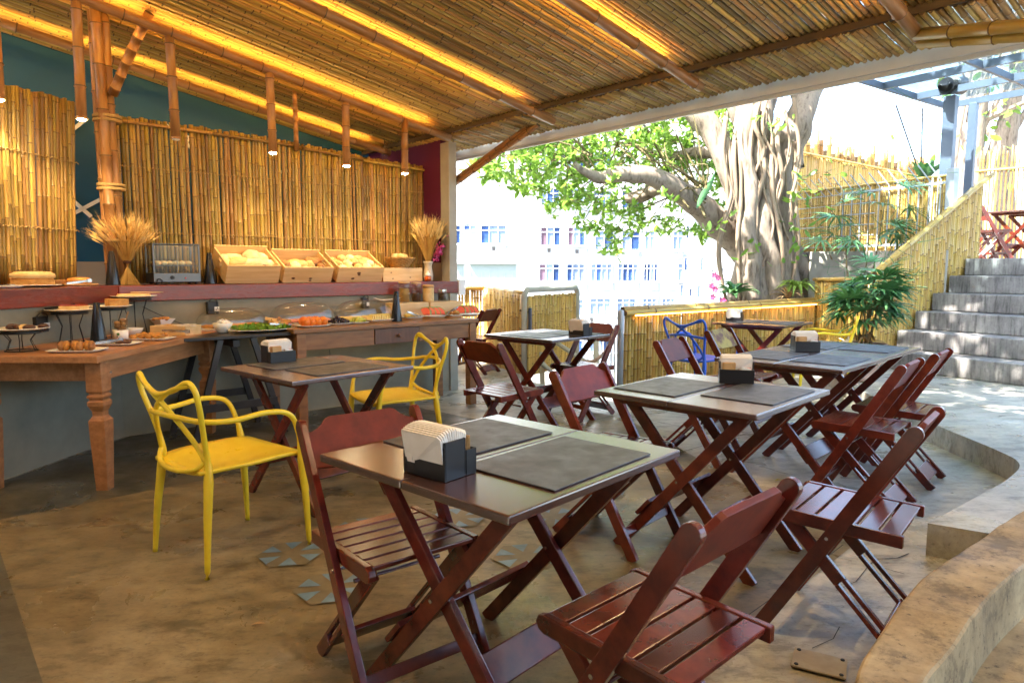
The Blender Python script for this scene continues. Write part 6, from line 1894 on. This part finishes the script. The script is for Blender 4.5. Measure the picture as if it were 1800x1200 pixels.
# a concrete beam end and slab edge behind the canopy, upper right
t = thing('cable_wire', 'thin black wire and stay crossing the white sky near the canopy post', 'wire')
for p0, p1 in ((at(1575, 185, 12), at(1625, 330, 12)), (at(1622, 190, 12), at(1618, 330, 12))):
    mb = MB(); mb.tube([p0, p1], 0.014, 5); mb.build('strand', 'black_iron', t)

# ================================================================ tree and plants
def leaf_material(name, c1, c2, tr=0.4):
    m = MATS[name]
    n_, l_ = m.node_tree.nodes, m.node_tree.links
    bs = n_['Principled BSDF']; out = n_['Material Output']
    tl = n_.new('ShaderNodeBsdfTranslucent'); mx = n_.new('ShaderNodeMixShader'); mx.inputs[0].default_value = tr
    tl.inputs['Color'].default_value = rgb(c1)
    l_.new(bs.outputs[0], mx.inputs[1]); l_.new(tl.outputs[0], mx.inputs[2]); l_.new(mx.outputs[0], out.inputs['Surface'])
leaf_material('leaf', (0.28, 0.47, 0.07), None, 0.45)
leaf_material('leaf_dark', (0.06, 0.16, 0.03), None, 0.25)
leaf_material('leaf_pale', (0.34, 0.46, 0.08), None, 0.35)

tree = thing('ficus_tree', 'huge strangler fig with twisted aerial roots behind the low bamboo wall', 'tree')
TY = 9.7
qq = random.Random(21)


def stem(name, pts, mat_, parent, n=12, wob=0.03):
    P = spline([tuple(at(x, y, TY + dy)) + (r * TY / 1200,) for x, y, dy, r in pts], 7)
    mb = MB(); mb.smooth = True
    mb.tube([Vector(p[:3]) for p in P], [p[3] * (1 + 0.10 * noise.noise(Vector(p[:3]) * 4)) for p in P], n)
    for v in mb.v:
        v += Vector((noise.noise(v * 3.0), noise.noise(v * 3.0 + Vector((5, 1, 2))), noise.noise(v * 5.0 + Vector((1, 7, 2))))) * wob
    return mb.build(name, mat_, parent)


trunk = stem('trunk', [(1345, 560, 0.1, 52), (1342, 480, 0.1, 44), (1337, 400, 0.2, 36), (1333, 320, 0.25, 32), (1325, 240, 0.25, 32), (1318, 160, 0.2, 44), (1320, 60, 0.2, 50), (1330, -120, 0.3, 55), (1300, -300, 0.5, 40)], 'bark', tree, 18, 0.07)
for pts in ([(1330, 560, -0.5, 24), (1325, 470, -0.45, 20), (1312, 380, -0.45, 19), (1288, 310, -0.4, 21), (1262, 250, -0.35, 20), (1232, 205, -0.3, 20), (1190, 150, -0.2, 22), (1120, 60, 0, 20), (1000, -80, 0.3, 14)],
            [(1320, 545, -0.6, 16), (1322, 460, -0.6, 14), (1312, 400, -0.55, 15), (1318, 330, -0.55, 13), (1306, 262, -0.5, 15), (1312, 200, -0.45, 17), (1318, 120, -0.3, 20)],
            [(1362, 545, -0.5, 20), (1358, 470, -0.5, 16), (1340, 400, -0.5, 18), (1352, 330, -0.5, 14), (1330, 260, -0.45, 16), (1345, 200, -0.4, 14), (1335, 120, -0.3, 16)],
            [(1385, 545, -0.4, 26), (1378, 450, -0.4, 20), (1384, 360, -0.35, 15), (1378, 300, -0.3, 14), (1385, 250, -0.3, 16), (1405, 215, -0.25, 20), (1424, 160, -0.1, 19), (1440, 90, 0.1, 20), (1470, -60, 0.4, 18)],
            [(1398, 300, -0.2, 16), (1392, 262, -0.2, 20), (1400, 225, -0.2, 24), (1412, 180, -0.15, 18), (1398, 150, 0, 14), (1390, 100, 0.1, 12)],
            [(1345, 250, -0.4, 12), (1362, 235, -0.4, 12), (1380, 240, -0.35, 13), (1400, 236, -0.3, 14)],
            [(1365, 420, -0.2, 22), (1395, 455, -0.2, 20), (1425, 490, -0.15, 20), (1455, 525, -0.1, 22)],
            [(1300, 540, -0.3, 24), (1308, 480, -0.25, 20), (1322, 420, -0.2, 20)]):
    stem('trunk_strand', pts, 'bark', tree, 11, 0.03)
limb = stem('limb', [(1340, 470, 0.0, 34), (1300, 425, -0.1, 28), (1255, 385, -0.3, 24), (1215, 350, -0.5, 21), (1175, 325, -0.7, 18), (1130, 308, -0.9, 14), (1085, 308, -1.0, 11), (1050, 312, -1.1, 8), (1020, 300, -1.2, 5), (1008, 285, -1.2, 3)], 'bark', tree, 14, 0.03)
stem('limb', [(1205, 345, -0.5, 16), (1165, 330, -0.3, 13), (1125, 345, -0.1, 11), (1100, 350, 0.0, 8)], 'bark', tree, 10, 0.02)
stem('limb', [(1280, 270, 0.3, 12), (1220, 268, 0.6, 10), (1180, 275, 0.8, 8), (1120, 262, 1.0, 5)], 'bark', tree, 9, 0.02)
for k in range(26):
    x = qq.uniform(1272, 1400); y0 = qq.uniform(160, 260); y1 = y0 + qq.uniform(120, 330)
    r0 = qq.uniform(1.2, 4.5)
    y1 = min(y1, 545)
    pts = [(x, y0, -0.55, r0), (x + qq.uniform(-14, 14), (y0 * 2 + y1) / 3, -0.62, r0 * 0.9), (x + qq.uniform(-16, 16), (y0 + 2 * y1) / 3, -0.62, r0 * 0.85), (x + qq.uniform(-14, 14), y1, -0.58, r0 * 0.7)]
    stem('aerial_root', pts, 'root', tree, 6, 0.01)

# crown: leaf clusters on twigs in front of and beside the limb, and a high crown above the roof
leaf_me_mb = MB()
leaf_me_mb.add([(0, 0, 0), (0.14, 0.13, 0.02), (0.40, 0.23, 0.035), (0.68, 0.22, 0.03), (0.88, 0.12, 0.0), (1.0, 0, -0.03), (0.88, -0.12, 0.0), (0.68, -0.22, 0.03), (0.40, -0.23, 0.035), (0.14, -0.13, 0.02), (0.5, 0, -0.015)], [(i, (i + 1) % 10, 10) for i in range(10)])
leaf_one = leaf_me_mb.mesh('leaf', 'leaf', smooth=True, recalc=False)


def leaf_matrix(c, d, s):
    d = d.normalized()
    x_, y_ = frame(d)
    an = qq.uniform(-0.9, 0.9)
    yy = x_ * math.cos(an) + y_ * math.sin(an)
    zz = d.cross(yy)
    return Matrix(((d.x * s, yy.x * s, zz.x * s, c.x), (d.y * s, yy.y * s, zz.y * s, c.y), (d.z * s, yy.z * s, zz.z * s, c.z), (0, 0, 0, 1)))


def inside(x, y):
    """Rough outline of the foliage seen under the eave."""
    top = 150
    low = 330 + 60 * math.sin((x - 800) / 60.0) * 0.3
    if x < 850: low = 262 + (x - 810) * 1.2
    elif x < 960: low = 310 + (x - 850) * 0.55
    elif x < 1050: low = 395 + 30 * math.sin(x / 18)
    elif x < 1150: low = 425 + 25 * math.sin(x / 14)
    elif x < 1230: low = 420 - (x - 1150) * 0.2
    else: low = 420
    return top < y < low


vs_l, fs_l, twigs = [], [], MB()
mats_big = []
n_cl = 0
while n_cl < 860:
    x, y = qq.uniform(805, 1290), qq.uniform(120, 455)
    if not inside(x, y): continue
    if y > 300 and qq.random() < 0.30: continue
    if 1130 < x < 1260 and 310 < y < 400 and qq.random() < 0.5: continue
    n_cl += 1
    Y = TY + qq.uniform(-1.4, 1.3)
    if x > 1175: Y = TY + qq.uniform(0.5, 1.6)
    elif x > 1040 and y > 240 and qq.random() < 0.75: Y = TY + qq.uniform(0.0, 1.4)
    c = at(x, y, Y)
    d = Vector((qq.gauss(-0.5, 0.7), qq.gauss(-0.3, 0.6), qq.gauss(-0.1, 0.6))).normalized()
    ln = qq.uniform(0.18, 0.34)
    twigs.tube([c - d * ln * 0.9 + Vector((0, 0, 0.04)), c - d * ln * 0.3, c + d * ln * 0.5], [0.006, 0.004, 0.002], 4, cap=False)
    for k in range(qq.randint(10, 17)):
        f = qq.random()
        p0 = c + d * ln * (f - 0.5)
        dd = (d * 0.6 + Vector((qq.gauss(0, 1), qq.gauss(0, 1), qq.gauss(-0.1, 0.8))).normalized()).normalized()
        mats_big.append((leaf_matrix(p0, dd, qq.uniform(0.07, 0.125)), Y))
mats_big.sort(key=lambda t_: t_[1])
for m_, Y in mats_big[:280]:
    o = link('leaf', leaf_one, tree); o.matrix_local = m_
crown_m = [m_ for m_, Y in mats_big[280:]]
# high crown, above the roof line: shades the stairs and platform in dapples
for k in range(640):
    a_ = qq.uniform(0, 6.283); rr = math.sqrt(qq.random())
    c = Vector((2.0 + math.cos(a_) * rr * 3.6, 4.6 + math.sin(a_) * rr * 3.0, 5.6 + qq.uniform(0, 2.0) - rr * 0.6))
    d = Vector((qq.gauss(0, 1), qq.gauss(0, 1), qq.gauss(0, 0.5))).normalized()
    for j in range(12):
        dd = (d * 0.4 + Vector((qq.gauss(0, 1), qq.gauss(0, 1), qq.gauss(0, 0.5))).normalized()).normalized()
        crown_m.append(leaf_matrix(c + d * qq.uniform(-0.35, 0.35) + Vector((qq.gauss(0, .15), qq.gauss(0, .15), qq.gauss(0, .1))), dd, qq.uniform(0.16, 0.26)))
base_v = [v.co.copy() for v in leaf_one.vertices]; base_f = [tuple(p.vertices) for p in leaf_one.polygons]
cm = MB(); cm.smooth = True
for m_ in crown_m:
    cm.add([m_ @ v for v in base_v], base_f)
tag(cm.build('crown', 'leaf', tree, recalc=False), kind='stuff')
for k in range(70):
    x, y = qq.uniform(830, 1220), qq.uniform(170, 400)
    if not inside(x, y): continue
    lx = min(1240, max(1040, x + qq.uniform(40, 140)))
    ly = 305 + max(0, lx - 1110) * 0.62 + qq.uniform(-60, 10)
    p0 = at(lx, ly, TY - 0.8 + qq.uniform(-.2, .6)); p1 = at(x, y, TY + qq.uniform(-1.2, 0.8))
    md = p0.lerp(p1, 0.5) + Vector((qq.gauss(0, .08), qq.gauss(0, .1), qq.uniform(-.02, .22)))
    twigs.tube(spline([tuple(p0), tuple(md), tuple(p1)], 4), [0.016 - 0.0015 * i for i in range(9)], 5, cap=False)
tag(twigs.build('twigs', 'stalk', tree, recalc=False), kind='stuff')
# high limbs carrying the crown
for x, y, z in ((0.2, 5.2, 6.2), (1.6, 3.4, 6.4), (3.6, 4.4, 6.4), (4.6, 6.2, 6.2), (2.2, 6.4, 6.0)):
    p0 = at(1320, 60, TY + 0.2)
    mb = MB(); mb.smooth = True
    mb.tube(spline([tuple(p0), tuple(p0.lerp(Vector((x, y, z)), 0.4) + Vector((0, 0, 0.7))), (x, y, z)], 6), [0.2 - 0.014 * k for k in range(13)], 9); mb.build('limb', 'bark', tree)
# epiphyte leaves and orchid on the trunk
ep = thing('trunk_climber', 'glossy green climber leaves clinging to the fig trunk', 'climber')
mb = MB(); mb.smooth = True
for x, y, n_, sp in ((1420, 320, 26, 26), (1398, 350, 8, 14), (1345, 205, 4, 12), (1375, 215, 7, 13), (1395, 400, 10, 14), (1392, 450, 8, 14), (1318, 445, 6, 16), (1258, 400, 10, 16)):
    for k in range(n_):
        c = at(x + qq.gauss(0, sp), y + qq.gauss(0, sp * 0.7), TY - 0.75 + qq.uniform(-.15, .1))
        m_ = leaf_matrix(c, Vector((qq.gauss(0, 1), qq.gauss(-0.3, 0.5), qq.gauss(0, 0.8))), qq.uniform(0.09, 0.15))
        mb.add([m_ @ v for v in base_v], base_f)
tag(mb.build('leaves', 'leaf', ep, recalc=False), kind='stuff')
bl_ = at(1240, 370, TY - 0.9)
mb = MB(); mb.smooth = True
for k in range(1):
    P = [at(1226 + 30 * f, 365 - 60 * f, TY - 0.9) for f in (0, .25, .5, .75, 1)]
    w_ = [0.02, 0.06, 0.075, 0.05, 0.01]
    vs = []
    for p_, ww in zip(P, w_):
        vs += [p_ + Vector((-0.9, 0, -0.45)) * ww, p_ + Vector((0, -0.02, 0)), p_ + Vector((0.9, 0, 0.45)) * ww]
    fs = []
    for i in range(4):
        fs += [(3 * i, 3 * i + 1, 3 * i + 4, 3 * i + 3), (3 * i + 1, 3 * i + 2, 3 * i + 5, 3 * i + 4)]
    mb.add(vs, fs)
mb.build('long_leaf', 'leaf_dark', ep, recalc=False)


def strap_plant(label, base, n_, ln, matn, seed, droop=0.6, wdt=0.02, name='strap_plant'):
    t = thing(name, label, 'plant', base)
    q2 = random.Random(seed)
    for k in range(n_):
        a_ = q2.uniform(0, 6.283); el = q2.uniform(0.5, 1.3); l2 = ln * q2.uniform(0.6, 1.1)
        mb = MB(); mb.smooth = True
        pts = []
        for i in range(7):
            f = i / 6
            r_ = l2 * math.cos(el) * f; z = l2 * (math.sin(el) * f - droop * f * f)
            pts.append(Vector((math.cos(a_) * r_, math.sin(a_) * r_, z)))
        sd = Vector((-math.sin(a_), math.cos(a_), 0))
        vs = []
        for i, p_ in enumerate(pts):
            ww = wdt * (0.6 + 0.8 * math.sin(math.pi * min(0.95, i / 6 + 0.12)))
            if i == 6: ww *= 0.15
            vs += [p_ - sd * ww + Vector((0, 0, ww * 0.5)), p_, p_ + sd * ww + Vector((0, 0, ww * 0.5))]
        fs = []
        for i in range(6):
            fs += [(3 * i, 3 * i + 1, 3 * i + 4, 3 * i + 3), (3 * i + 1, 3 * i + 2, 3 * i + 5, 3 * i + 4)]
        mb.add(vs, fs)
        mb.build('blade', matn, t, recalc=False)
    return t


strap_plant('dark green strap leaved plant at the left foot of the fig', at(1290, 520, 8.9), 34, 0.42, 'leaf_dark', 2, 0.55, 0.028)
strap_plant('pale green spider plant at the right foot of the fig', at(1400, 510, 8.9), 38, 0.46, 'leaf_pale', 3, 0.75, 0.014)
strap_plant('dry straw coloured plant at the right foot of the fig', at(1385, 525, 8.8), 26, 0.42, 'leaf_dry', 5, 0.6, 0.010)
strap_plant('spiky dark agave above the bar fence post', at(1625, 320, 9.6), 16, 0.42, 'leaf_dark', 6, 0.15, 0.035, name='agave')
orc = thing('pink_orchid', 'pink orchid flowers on a stem left of the fig', 'flowers', at(1262, 530, 8.8))
mb = MB(); mb.tube(spline([(0, 0, 0), (-0.05, 0, 0.2), (-0.10, 0, 0.36), (-0.02, 0, 0.45)], 5), 0.005, 5); mb.build('stem', 'stalk', orc)
mb = MB()
for cx, cz in ((-0.06, 0.34), (-0.02, 0.30), (-0.10, 0.20), (-0.05, 0.16), (-0.08, 0.06), (0.05, 0.02)):
    for k in range(5):
        a_ = k * 1.257
        c = Vector((cx, -0.03, cz)); d = Vector((math.cos(a_), -0.3, math.sin(a_))) * 0.045; e = Vector((-math.sin(a_), 0, math.cos(a_))) * 0.018
        mb.add([c, c + d * 0.6 - e, c + d, c + d * 0.6 + e], [(0, 1, 2, 3)])
tag(mb.build('petals', 'pink_flower', orc, recalc=False), kind='stuff')


# lady palms: canes with fan leaves
def fan_leaf_mesh(nb, ln, spread, wdt, matn, seed):
    q2 = random.Random(seed)
    mb = MB(); mb.smooth = True
    for k in range(nb):
        a_ = -spread / 2 + spread * k / (nb - 1) + q2.uniform(-.05, .05)
        l2 = ln * (0.75 + 0.3 * math.cos(a_)) * q2.uniform(0.9, 1.08)
        d = Vector((math.cos(a_), math.sin(a_), 0)); s_ = Vector((-d.y, d.x, 0))
        vs = []
        for f, ww, dz in ((0.03, 0.25, 0), (0.35, 1.0, 0.03), (0.7, 0.85, 0.0), (0.92, 0.5, -0.06), (1.0, 0.25, -0.09)):
            c = d * l2 * f + Vector((0, 0, dz * ln * 1.6))
            vs += [c - s_ * wdt * ww + Vector((0, 0, 0.003)), c, c + s_ * wdt * ww + Vector((0, 0, 0.003))]
        fs = []
        for i in range(4):
            fs += [(3 * i, 3 * i + 1, 3 * i + 4, 3 * i + 3), (3 * i + 1, 3 * i + 2, 3 * i + 5, 3 * i + 4)]
        mb.add(vs, fs)
    return mb.mesh('fan_leaf', matn, recalc=False)


FANS = [fan_leaf_mesh(8, 0.24, 3.2, 0.017, 'leaf_dark', i) for i in range(4)]
FANS2 = [fan_leaf_mesh(9, 0.34, 3.4, 0.016, 'leaf_dark', 10 + i) for i in range(4)]


def lady_palm(label, base, n_, h0, h1, spread, fans, seed, lowz=0.25):
    t = thing('lady_palm', label, 'palm', base)
    q2 = random.Random(seed)
    for k in range(n_):
        a_ = q2.uniform(0, 6.283); rr = math.sqrt(q2.random()) * spread * 0.4
        foot = Vector((math.cos(a_) * rr * 0.35, math.sin(a_) * rr * 0.35, 0))
        top = Vector((math.cos(a_) * rr, math.sin(a_) * rr, q2.uniform(h0, h1)))
        mb = MB(); mb.tube([foot, foot.lerp(top, 0.5) + Vector((q2.gauss(0, .015), q2.gauss(0, .015), 0)), top], [0.010, 0.008, 0.005], 5); mb.build('cane', 'stalk', t)
        for j in range(q2.randint(5, 7)):
            b_ = q2.uniform(0, 6.283); f = q2.uniform(0.45, 1.0)
            p0 = foot.lerp(top, f)
            el = q2.uniform(-0.1, 1.0)
            d = Vector((math.cos(b_) * math.cos(el), math.sin(b_) * math.cos(el), math.sin(el)))
            pl = q2.uniform(0.08, 0.20) * spread / 0.5
            p1 = p0 + d * pl
            o = link('fan_leaf', q2.choice(fans), t)
            x_ = (d + Vector((0, 0, -0.35))).normalized(); y_ = Vector((-math.sin(b_), math.cos(b_), 0)); z_ = x_.cross(y_)
            rl = Matrix.Rotation(q2.uniform(-.4, .4), 4, 'X')
            o.matrix_local = Matrix(((x_.x, y_.x, z_.x, p1.x), (x_.y, y_.y, z_.y, p1.y), (x_.z, y_.z, z_.z, p1.z), (0, 0, 0, 1))) @ rl
            mb = MB(); mb.tube([p0, p1], 0.0035, 4, cap=False); mb.build('petiole', 'leaf_dark', o); o.children[0].matrix_parent_inverse = o.matrix_local.inverted()
    return t


potp = Vector((3.60, 6.98, 0.151))
pot = thing('clay_pot', 'round terracotta pot with a rim holding the lady palm on the platform', 'pot', potp)
mb = MB(); mb.smooth = True; mb.lathe([(0.13, 0), (0.15, 0.01), (0.15, 0.05), (0.12, 0.07), (0.15, 0.12), (0.20, 0.22), (0.22, 0.30), (0.21, 0.31), (0.24, 0.325), (0.245, 0.36), (0.23, 0.385), (0.21, 0.385), (0.20, 0.34), (0, 0.33)], n=32); mb.build('body', 'clay', pot)
mb = MB(); mb.lathe([(0.199, 0.342), (0.1, 0.35), (0, 0.352)], n=24); mb.build('soil', 'soil', pot)
lady_palm('bushy lady palm in the terracotta pot beside the stairs', potp + Vector((0, 0, 0.345)), 12, 0.42, 0.84, 0.60, FANS, 31)
for k in range(10):
    pass
strap_plant('dry hanging palm leaves over the rim of the pot', potp + Vector((0, -0.1, 0.40)), 10, 0.34, 'leaf_dry', 12, 0.9, 0.012)
strap_plant('pale bleached fronds at the left side of the pot', potp + Vector((-0.22, -0.12, 0.40)), 8, 0.30, 'ceramic_jug', 14, 0.9, 0.010)
pp2 = at(1510, 470, 8.9)
lady_palm('tall thin palm with fan leaves in front of the bar fence', Vector((pp2.x, pp2.y, 1.5 - 0.75)), 3, 1.15, 1.72, 0.85, FANS2, 44)
strap_plant('reddish dry plant on the planter behind the palm', at(1465, 470, 9.3), 22, 0.38, 'leaf_dry', 15, 0.3, 0.006)

# trees far right behind the upper terrace
for lb, px, Y, r_, seed in (('bare leaning trunk behind the upper terrace', 1735, 17, 0.33, 1), ('thin leaning tree trunk left of the canopy post', 1690, 16, 0.10, 2), ('tree trunk at the right edge behind the upper terrace', 1795, 18, 0.28, 3)):
    t = thing('background_tree', lb, 'tree', group='trees behind the upper terrace')
    q2 = random.Random(seed)
    b0 = at(px - 15, 330, Y); b0.z = 0.7
    top = at(px + q2.uniform(-10, 30), 60, Y); t2 = top + Vector((q2.uniform(-1, 1), 0.5, 3))
    mb = MB(); mb.smooth = True; P = spline([tuple(b0), tuple(b0.lerp(top, 0.5) + Vector((-0.2, 0, 0))), tuple(top), tuple(t2)], 6)
    mb.tube(P, [r_ * (1 - 0.03 * i) * (1 + 0.1 * noise.noise(Vector(p) * 2)) for i, p in enumerate(P)], 10); mb.build('trunk', 'bark', t)
    for k in range(5):
        e = top + Vector((q2.uniform(-2, 2), q2.uniform(-1, 1), q2.uniform(-1.4, 2.0)))
        mb = MB(); mb.tube([b0.lerp(top, q2.uniform(0.4, 0.9)), e], [r_ * 0.3, 0.02], 6); mb.build('branch', 'bark', t)
    mb = MB(); mb.smooth = True
    for k in range(150):
        c = top + Vector((q2.gauss(0.8, 0.7), q2.gauss(0, 1.2), q2.gauss(-0.6, 1.2)))
        m_ = leaf_matrix(c, Vector((q2.gauss(0, 1), q2.gauss(0, 1), q2.gauss(0, 1))), q2.uniform(0.16, 0.3))
        mb.add([m_ @ v for v in base_v], base_f)
    tag(mb.build('crown', 'leaf', t, recalc=False), kind='stuff')

# ================================================================ white apartment building across the street
FY = 55.0
PXM = FY / 1200.0            # metres for one photo pixel at the facade
def fx(px): return (px - 900) * PXM
def fz(py): return at(900, py, FY).z
bd = thing('apartment_building', 'large white sunlit apartment building across the gap with rows of windows', 'building', (0, FY, 0))
mb = MB(); zlo, zhi = -7.0, fz(-250)
mb.box(((fx(640) + fx(1310)) / 2, 4.5, (zlo + zhi) / 2), (fx(1310) - fx(640), 8.4, zhi - zlo)); mb.build('wall', 'facade', bd)


def win(px0, px1, py0, py1, panes, curt=None, red=False, trans=True, sill=True):
    x0, x1, z1, z0 = fx(px0), fx(px1), fz(py0), fz(py1)
    cx, cz, w_, h_ = (x0 + x1) / 2, (z0 + z1) / 2, x1 - x0, z1 - z0
    t = MB(); fw = 0.07
    t.box((cx, 0.20, z1 - fw / 2), (w_, 0.16, fw)); t.box((cx, 0.20, z0 + fw / 2), (w_, 0.16, fw))
    t.box((x0 + fw / 2, 0.20, cz), (fw, 0.16, h_ - 2 * fw - 0.01)); t.box((x1 - fw / 2, 0.20, cz), (fw, 0.16, h_ - 2 * fw - 0.01))
    for k in range(1, panes):
        t.box((x0 + w_ * k / panes, 0.21, cz), (0.055, 0.12, h_ - 2 * fw - 0.01))
    if trans:
        for k in range(panes):
            t.box((x0 + w_ * (k + 0.5) / panes, 0.215, z0 + h_ * 0.72), (w_ / panes - 0.09, 0.10, 0.06))
    wo_ = t.build('window', 'window_frame', bd)
    for k in range(panes):
        m2 = MB(); m2.box((x0 + w_ * (k + 0.5) / panes, 0.262, cz), (w_ / panes - 0.02, 0.01, h_ - 0.06))
        mt = 'window_glass'
        if curt and rnd.random() < curt: mt = 'curtain_red' if red and k in (0, panes - 1) else 'curtain'
        m2.build('pane', mt, wo_)
    if sill:
        m2 = MB(); m2.box((cx, 0.12, z0 - 0.05), (w_ + 0.2, 0.34, 0.09)); m2.build('sill', 'window_frame', wo_)


for px0, px1 in ((949, 985), (997, 1028)): win(px0, px1, 398, 432, 3 if px0 < 990 else 3, 0.7, True)
for px0, px1 in ((845, 891), (800, 811)): win(px0, px1, 395, 429, 3 if px0 > 830 else 1, 0.9)
for px0, px1 in ((815, 838),): win(px0, px1, 392, 405, 2, 0.9)
for px0, px1 in ((1044, 1078), (1091, 1124), (1131, 1150), (1180, 1200)): win(px0, px1, 405, 440, 2, 0.9)
for px0, px1, n_ in ((947, 984, 3), (995, 1028, 3), (1038, 1076, 4), (1085, 1121, 4), (1130, 1156, 4), (1190, 1200, 1)): win(px0, px1, 463, 495, n_, 0.45, px0 < 960)
for px0, px1 in ((1037, 1074), (1084, 1118), (1129, 1155), (1164, 1187)): win(px0, px1, 524, 554, 3, 0.7)
for px0, px1 in ((945, 982), (990, 1026)): win(px0, px1, 526, 556, 3, 0.6)
for px, y0, y1 in ((1204, 452, 476), (1232, 452, 476), (1198, 500, 522), (1214, 506, 522), (1228, 500, 524), (1206, 395, 420), (1236, 395, 418), (1268, 470, 490), (1266, 520, 540)): win(px - 3, px + 4, y0, y1, 1, 0.4, sill=False, trans=False)
for r_ in ((949, 330), (995, 330), (1040, 335), (1090, 335)): win(r_[0], r_[0] + 34, r_[1], r_[1] + 32, 3, 0.6)
for r_ in ((949, 262), (995, 262), (1040, 265)): win(r_[0], r_[0] + 34, r_[1], r_[1] + 32, 3, 0.6)
for px0, px1 in ((1037, 1074), (1084, 1118), (1129, 1155), (945, 982), (990, 1026)): win(px0, px1, 590, 620, 3, 0.6); win(px0, px1, 655, 685, 3, 0.6)
for px, py in ((1061, 506), (1105, 506), (1147, 506), (1180, 506), (882, 437), (1190, 450), (1061, 571), (1105, 571)):
    m2 = MB(); m2.box((fx(px), 0.0, fz(py)), (0.50, 0.55, 0.36)); a_ = m2.build('air_conditioner', 'air_con', bd, bevel=0.02)
    m2 = MB(); m2.box((fx(px) + 0.05, -0.28, fz(py)), (0.30, 0.01, 0.28)); m2.build('grille', 'facade_joint', a_)
for px, py in ((965, 440), (1014, 442), (1061, 446), (868, 437), (1041, 563)):
    m2 = MB(); m2.box((fx(px), 0.285, fz(py)), (0.26, 0.04, 0.30)); m2.build('vent', 'vent_dark', bd)
for px0, px1 in ((827, 907), (800, 815)):
    x0, x1, z1, z0 = fx(px0), fx(px1), fz(464), fz(494)
    m2 = MB(); m2.box(((x0 + x1) / 2, 0.27, (z0 + z1) / 2), (x1 - x0, 0.03, z1 - z0)); rc = m2.build('gallery_opening', 'recess', bd)
    for k in range(6):
        m2 = MB(); m2.box((x0 + (x1 - x0) * (k + 0.5) / 6, 0.24, z0 + 0.35), (0.03, 0.03, 0.7)); m2.build('railing', 'facade_joint', rc)
    m2 = MB(); m2.box(((x0 + x1) / 2, 0.12, z1 + 0.12), (x1 - x0 + 0.3, 0.5, 0.2)); m2.build('lintel', 'facade', rc)
for py in (449, 512, 574, 640, 383, 315):
    m2 = MB(); m2.box((fx(1050), 0.285, fz(py)), (fx(1290) - fx(820), 0.03, 0.05)); m2.build('floor_joint', 'facade_joint', bd)
for px in (1033, 1080, 1125, 1160, 1218, 1250):
    m2 = MB(); m2.tube([(fx(px), 0.24, zlo), (fx(px), 0.24, zhi)], 0.05, 6); m2.build('downpipe', 'facade_joint', bd)
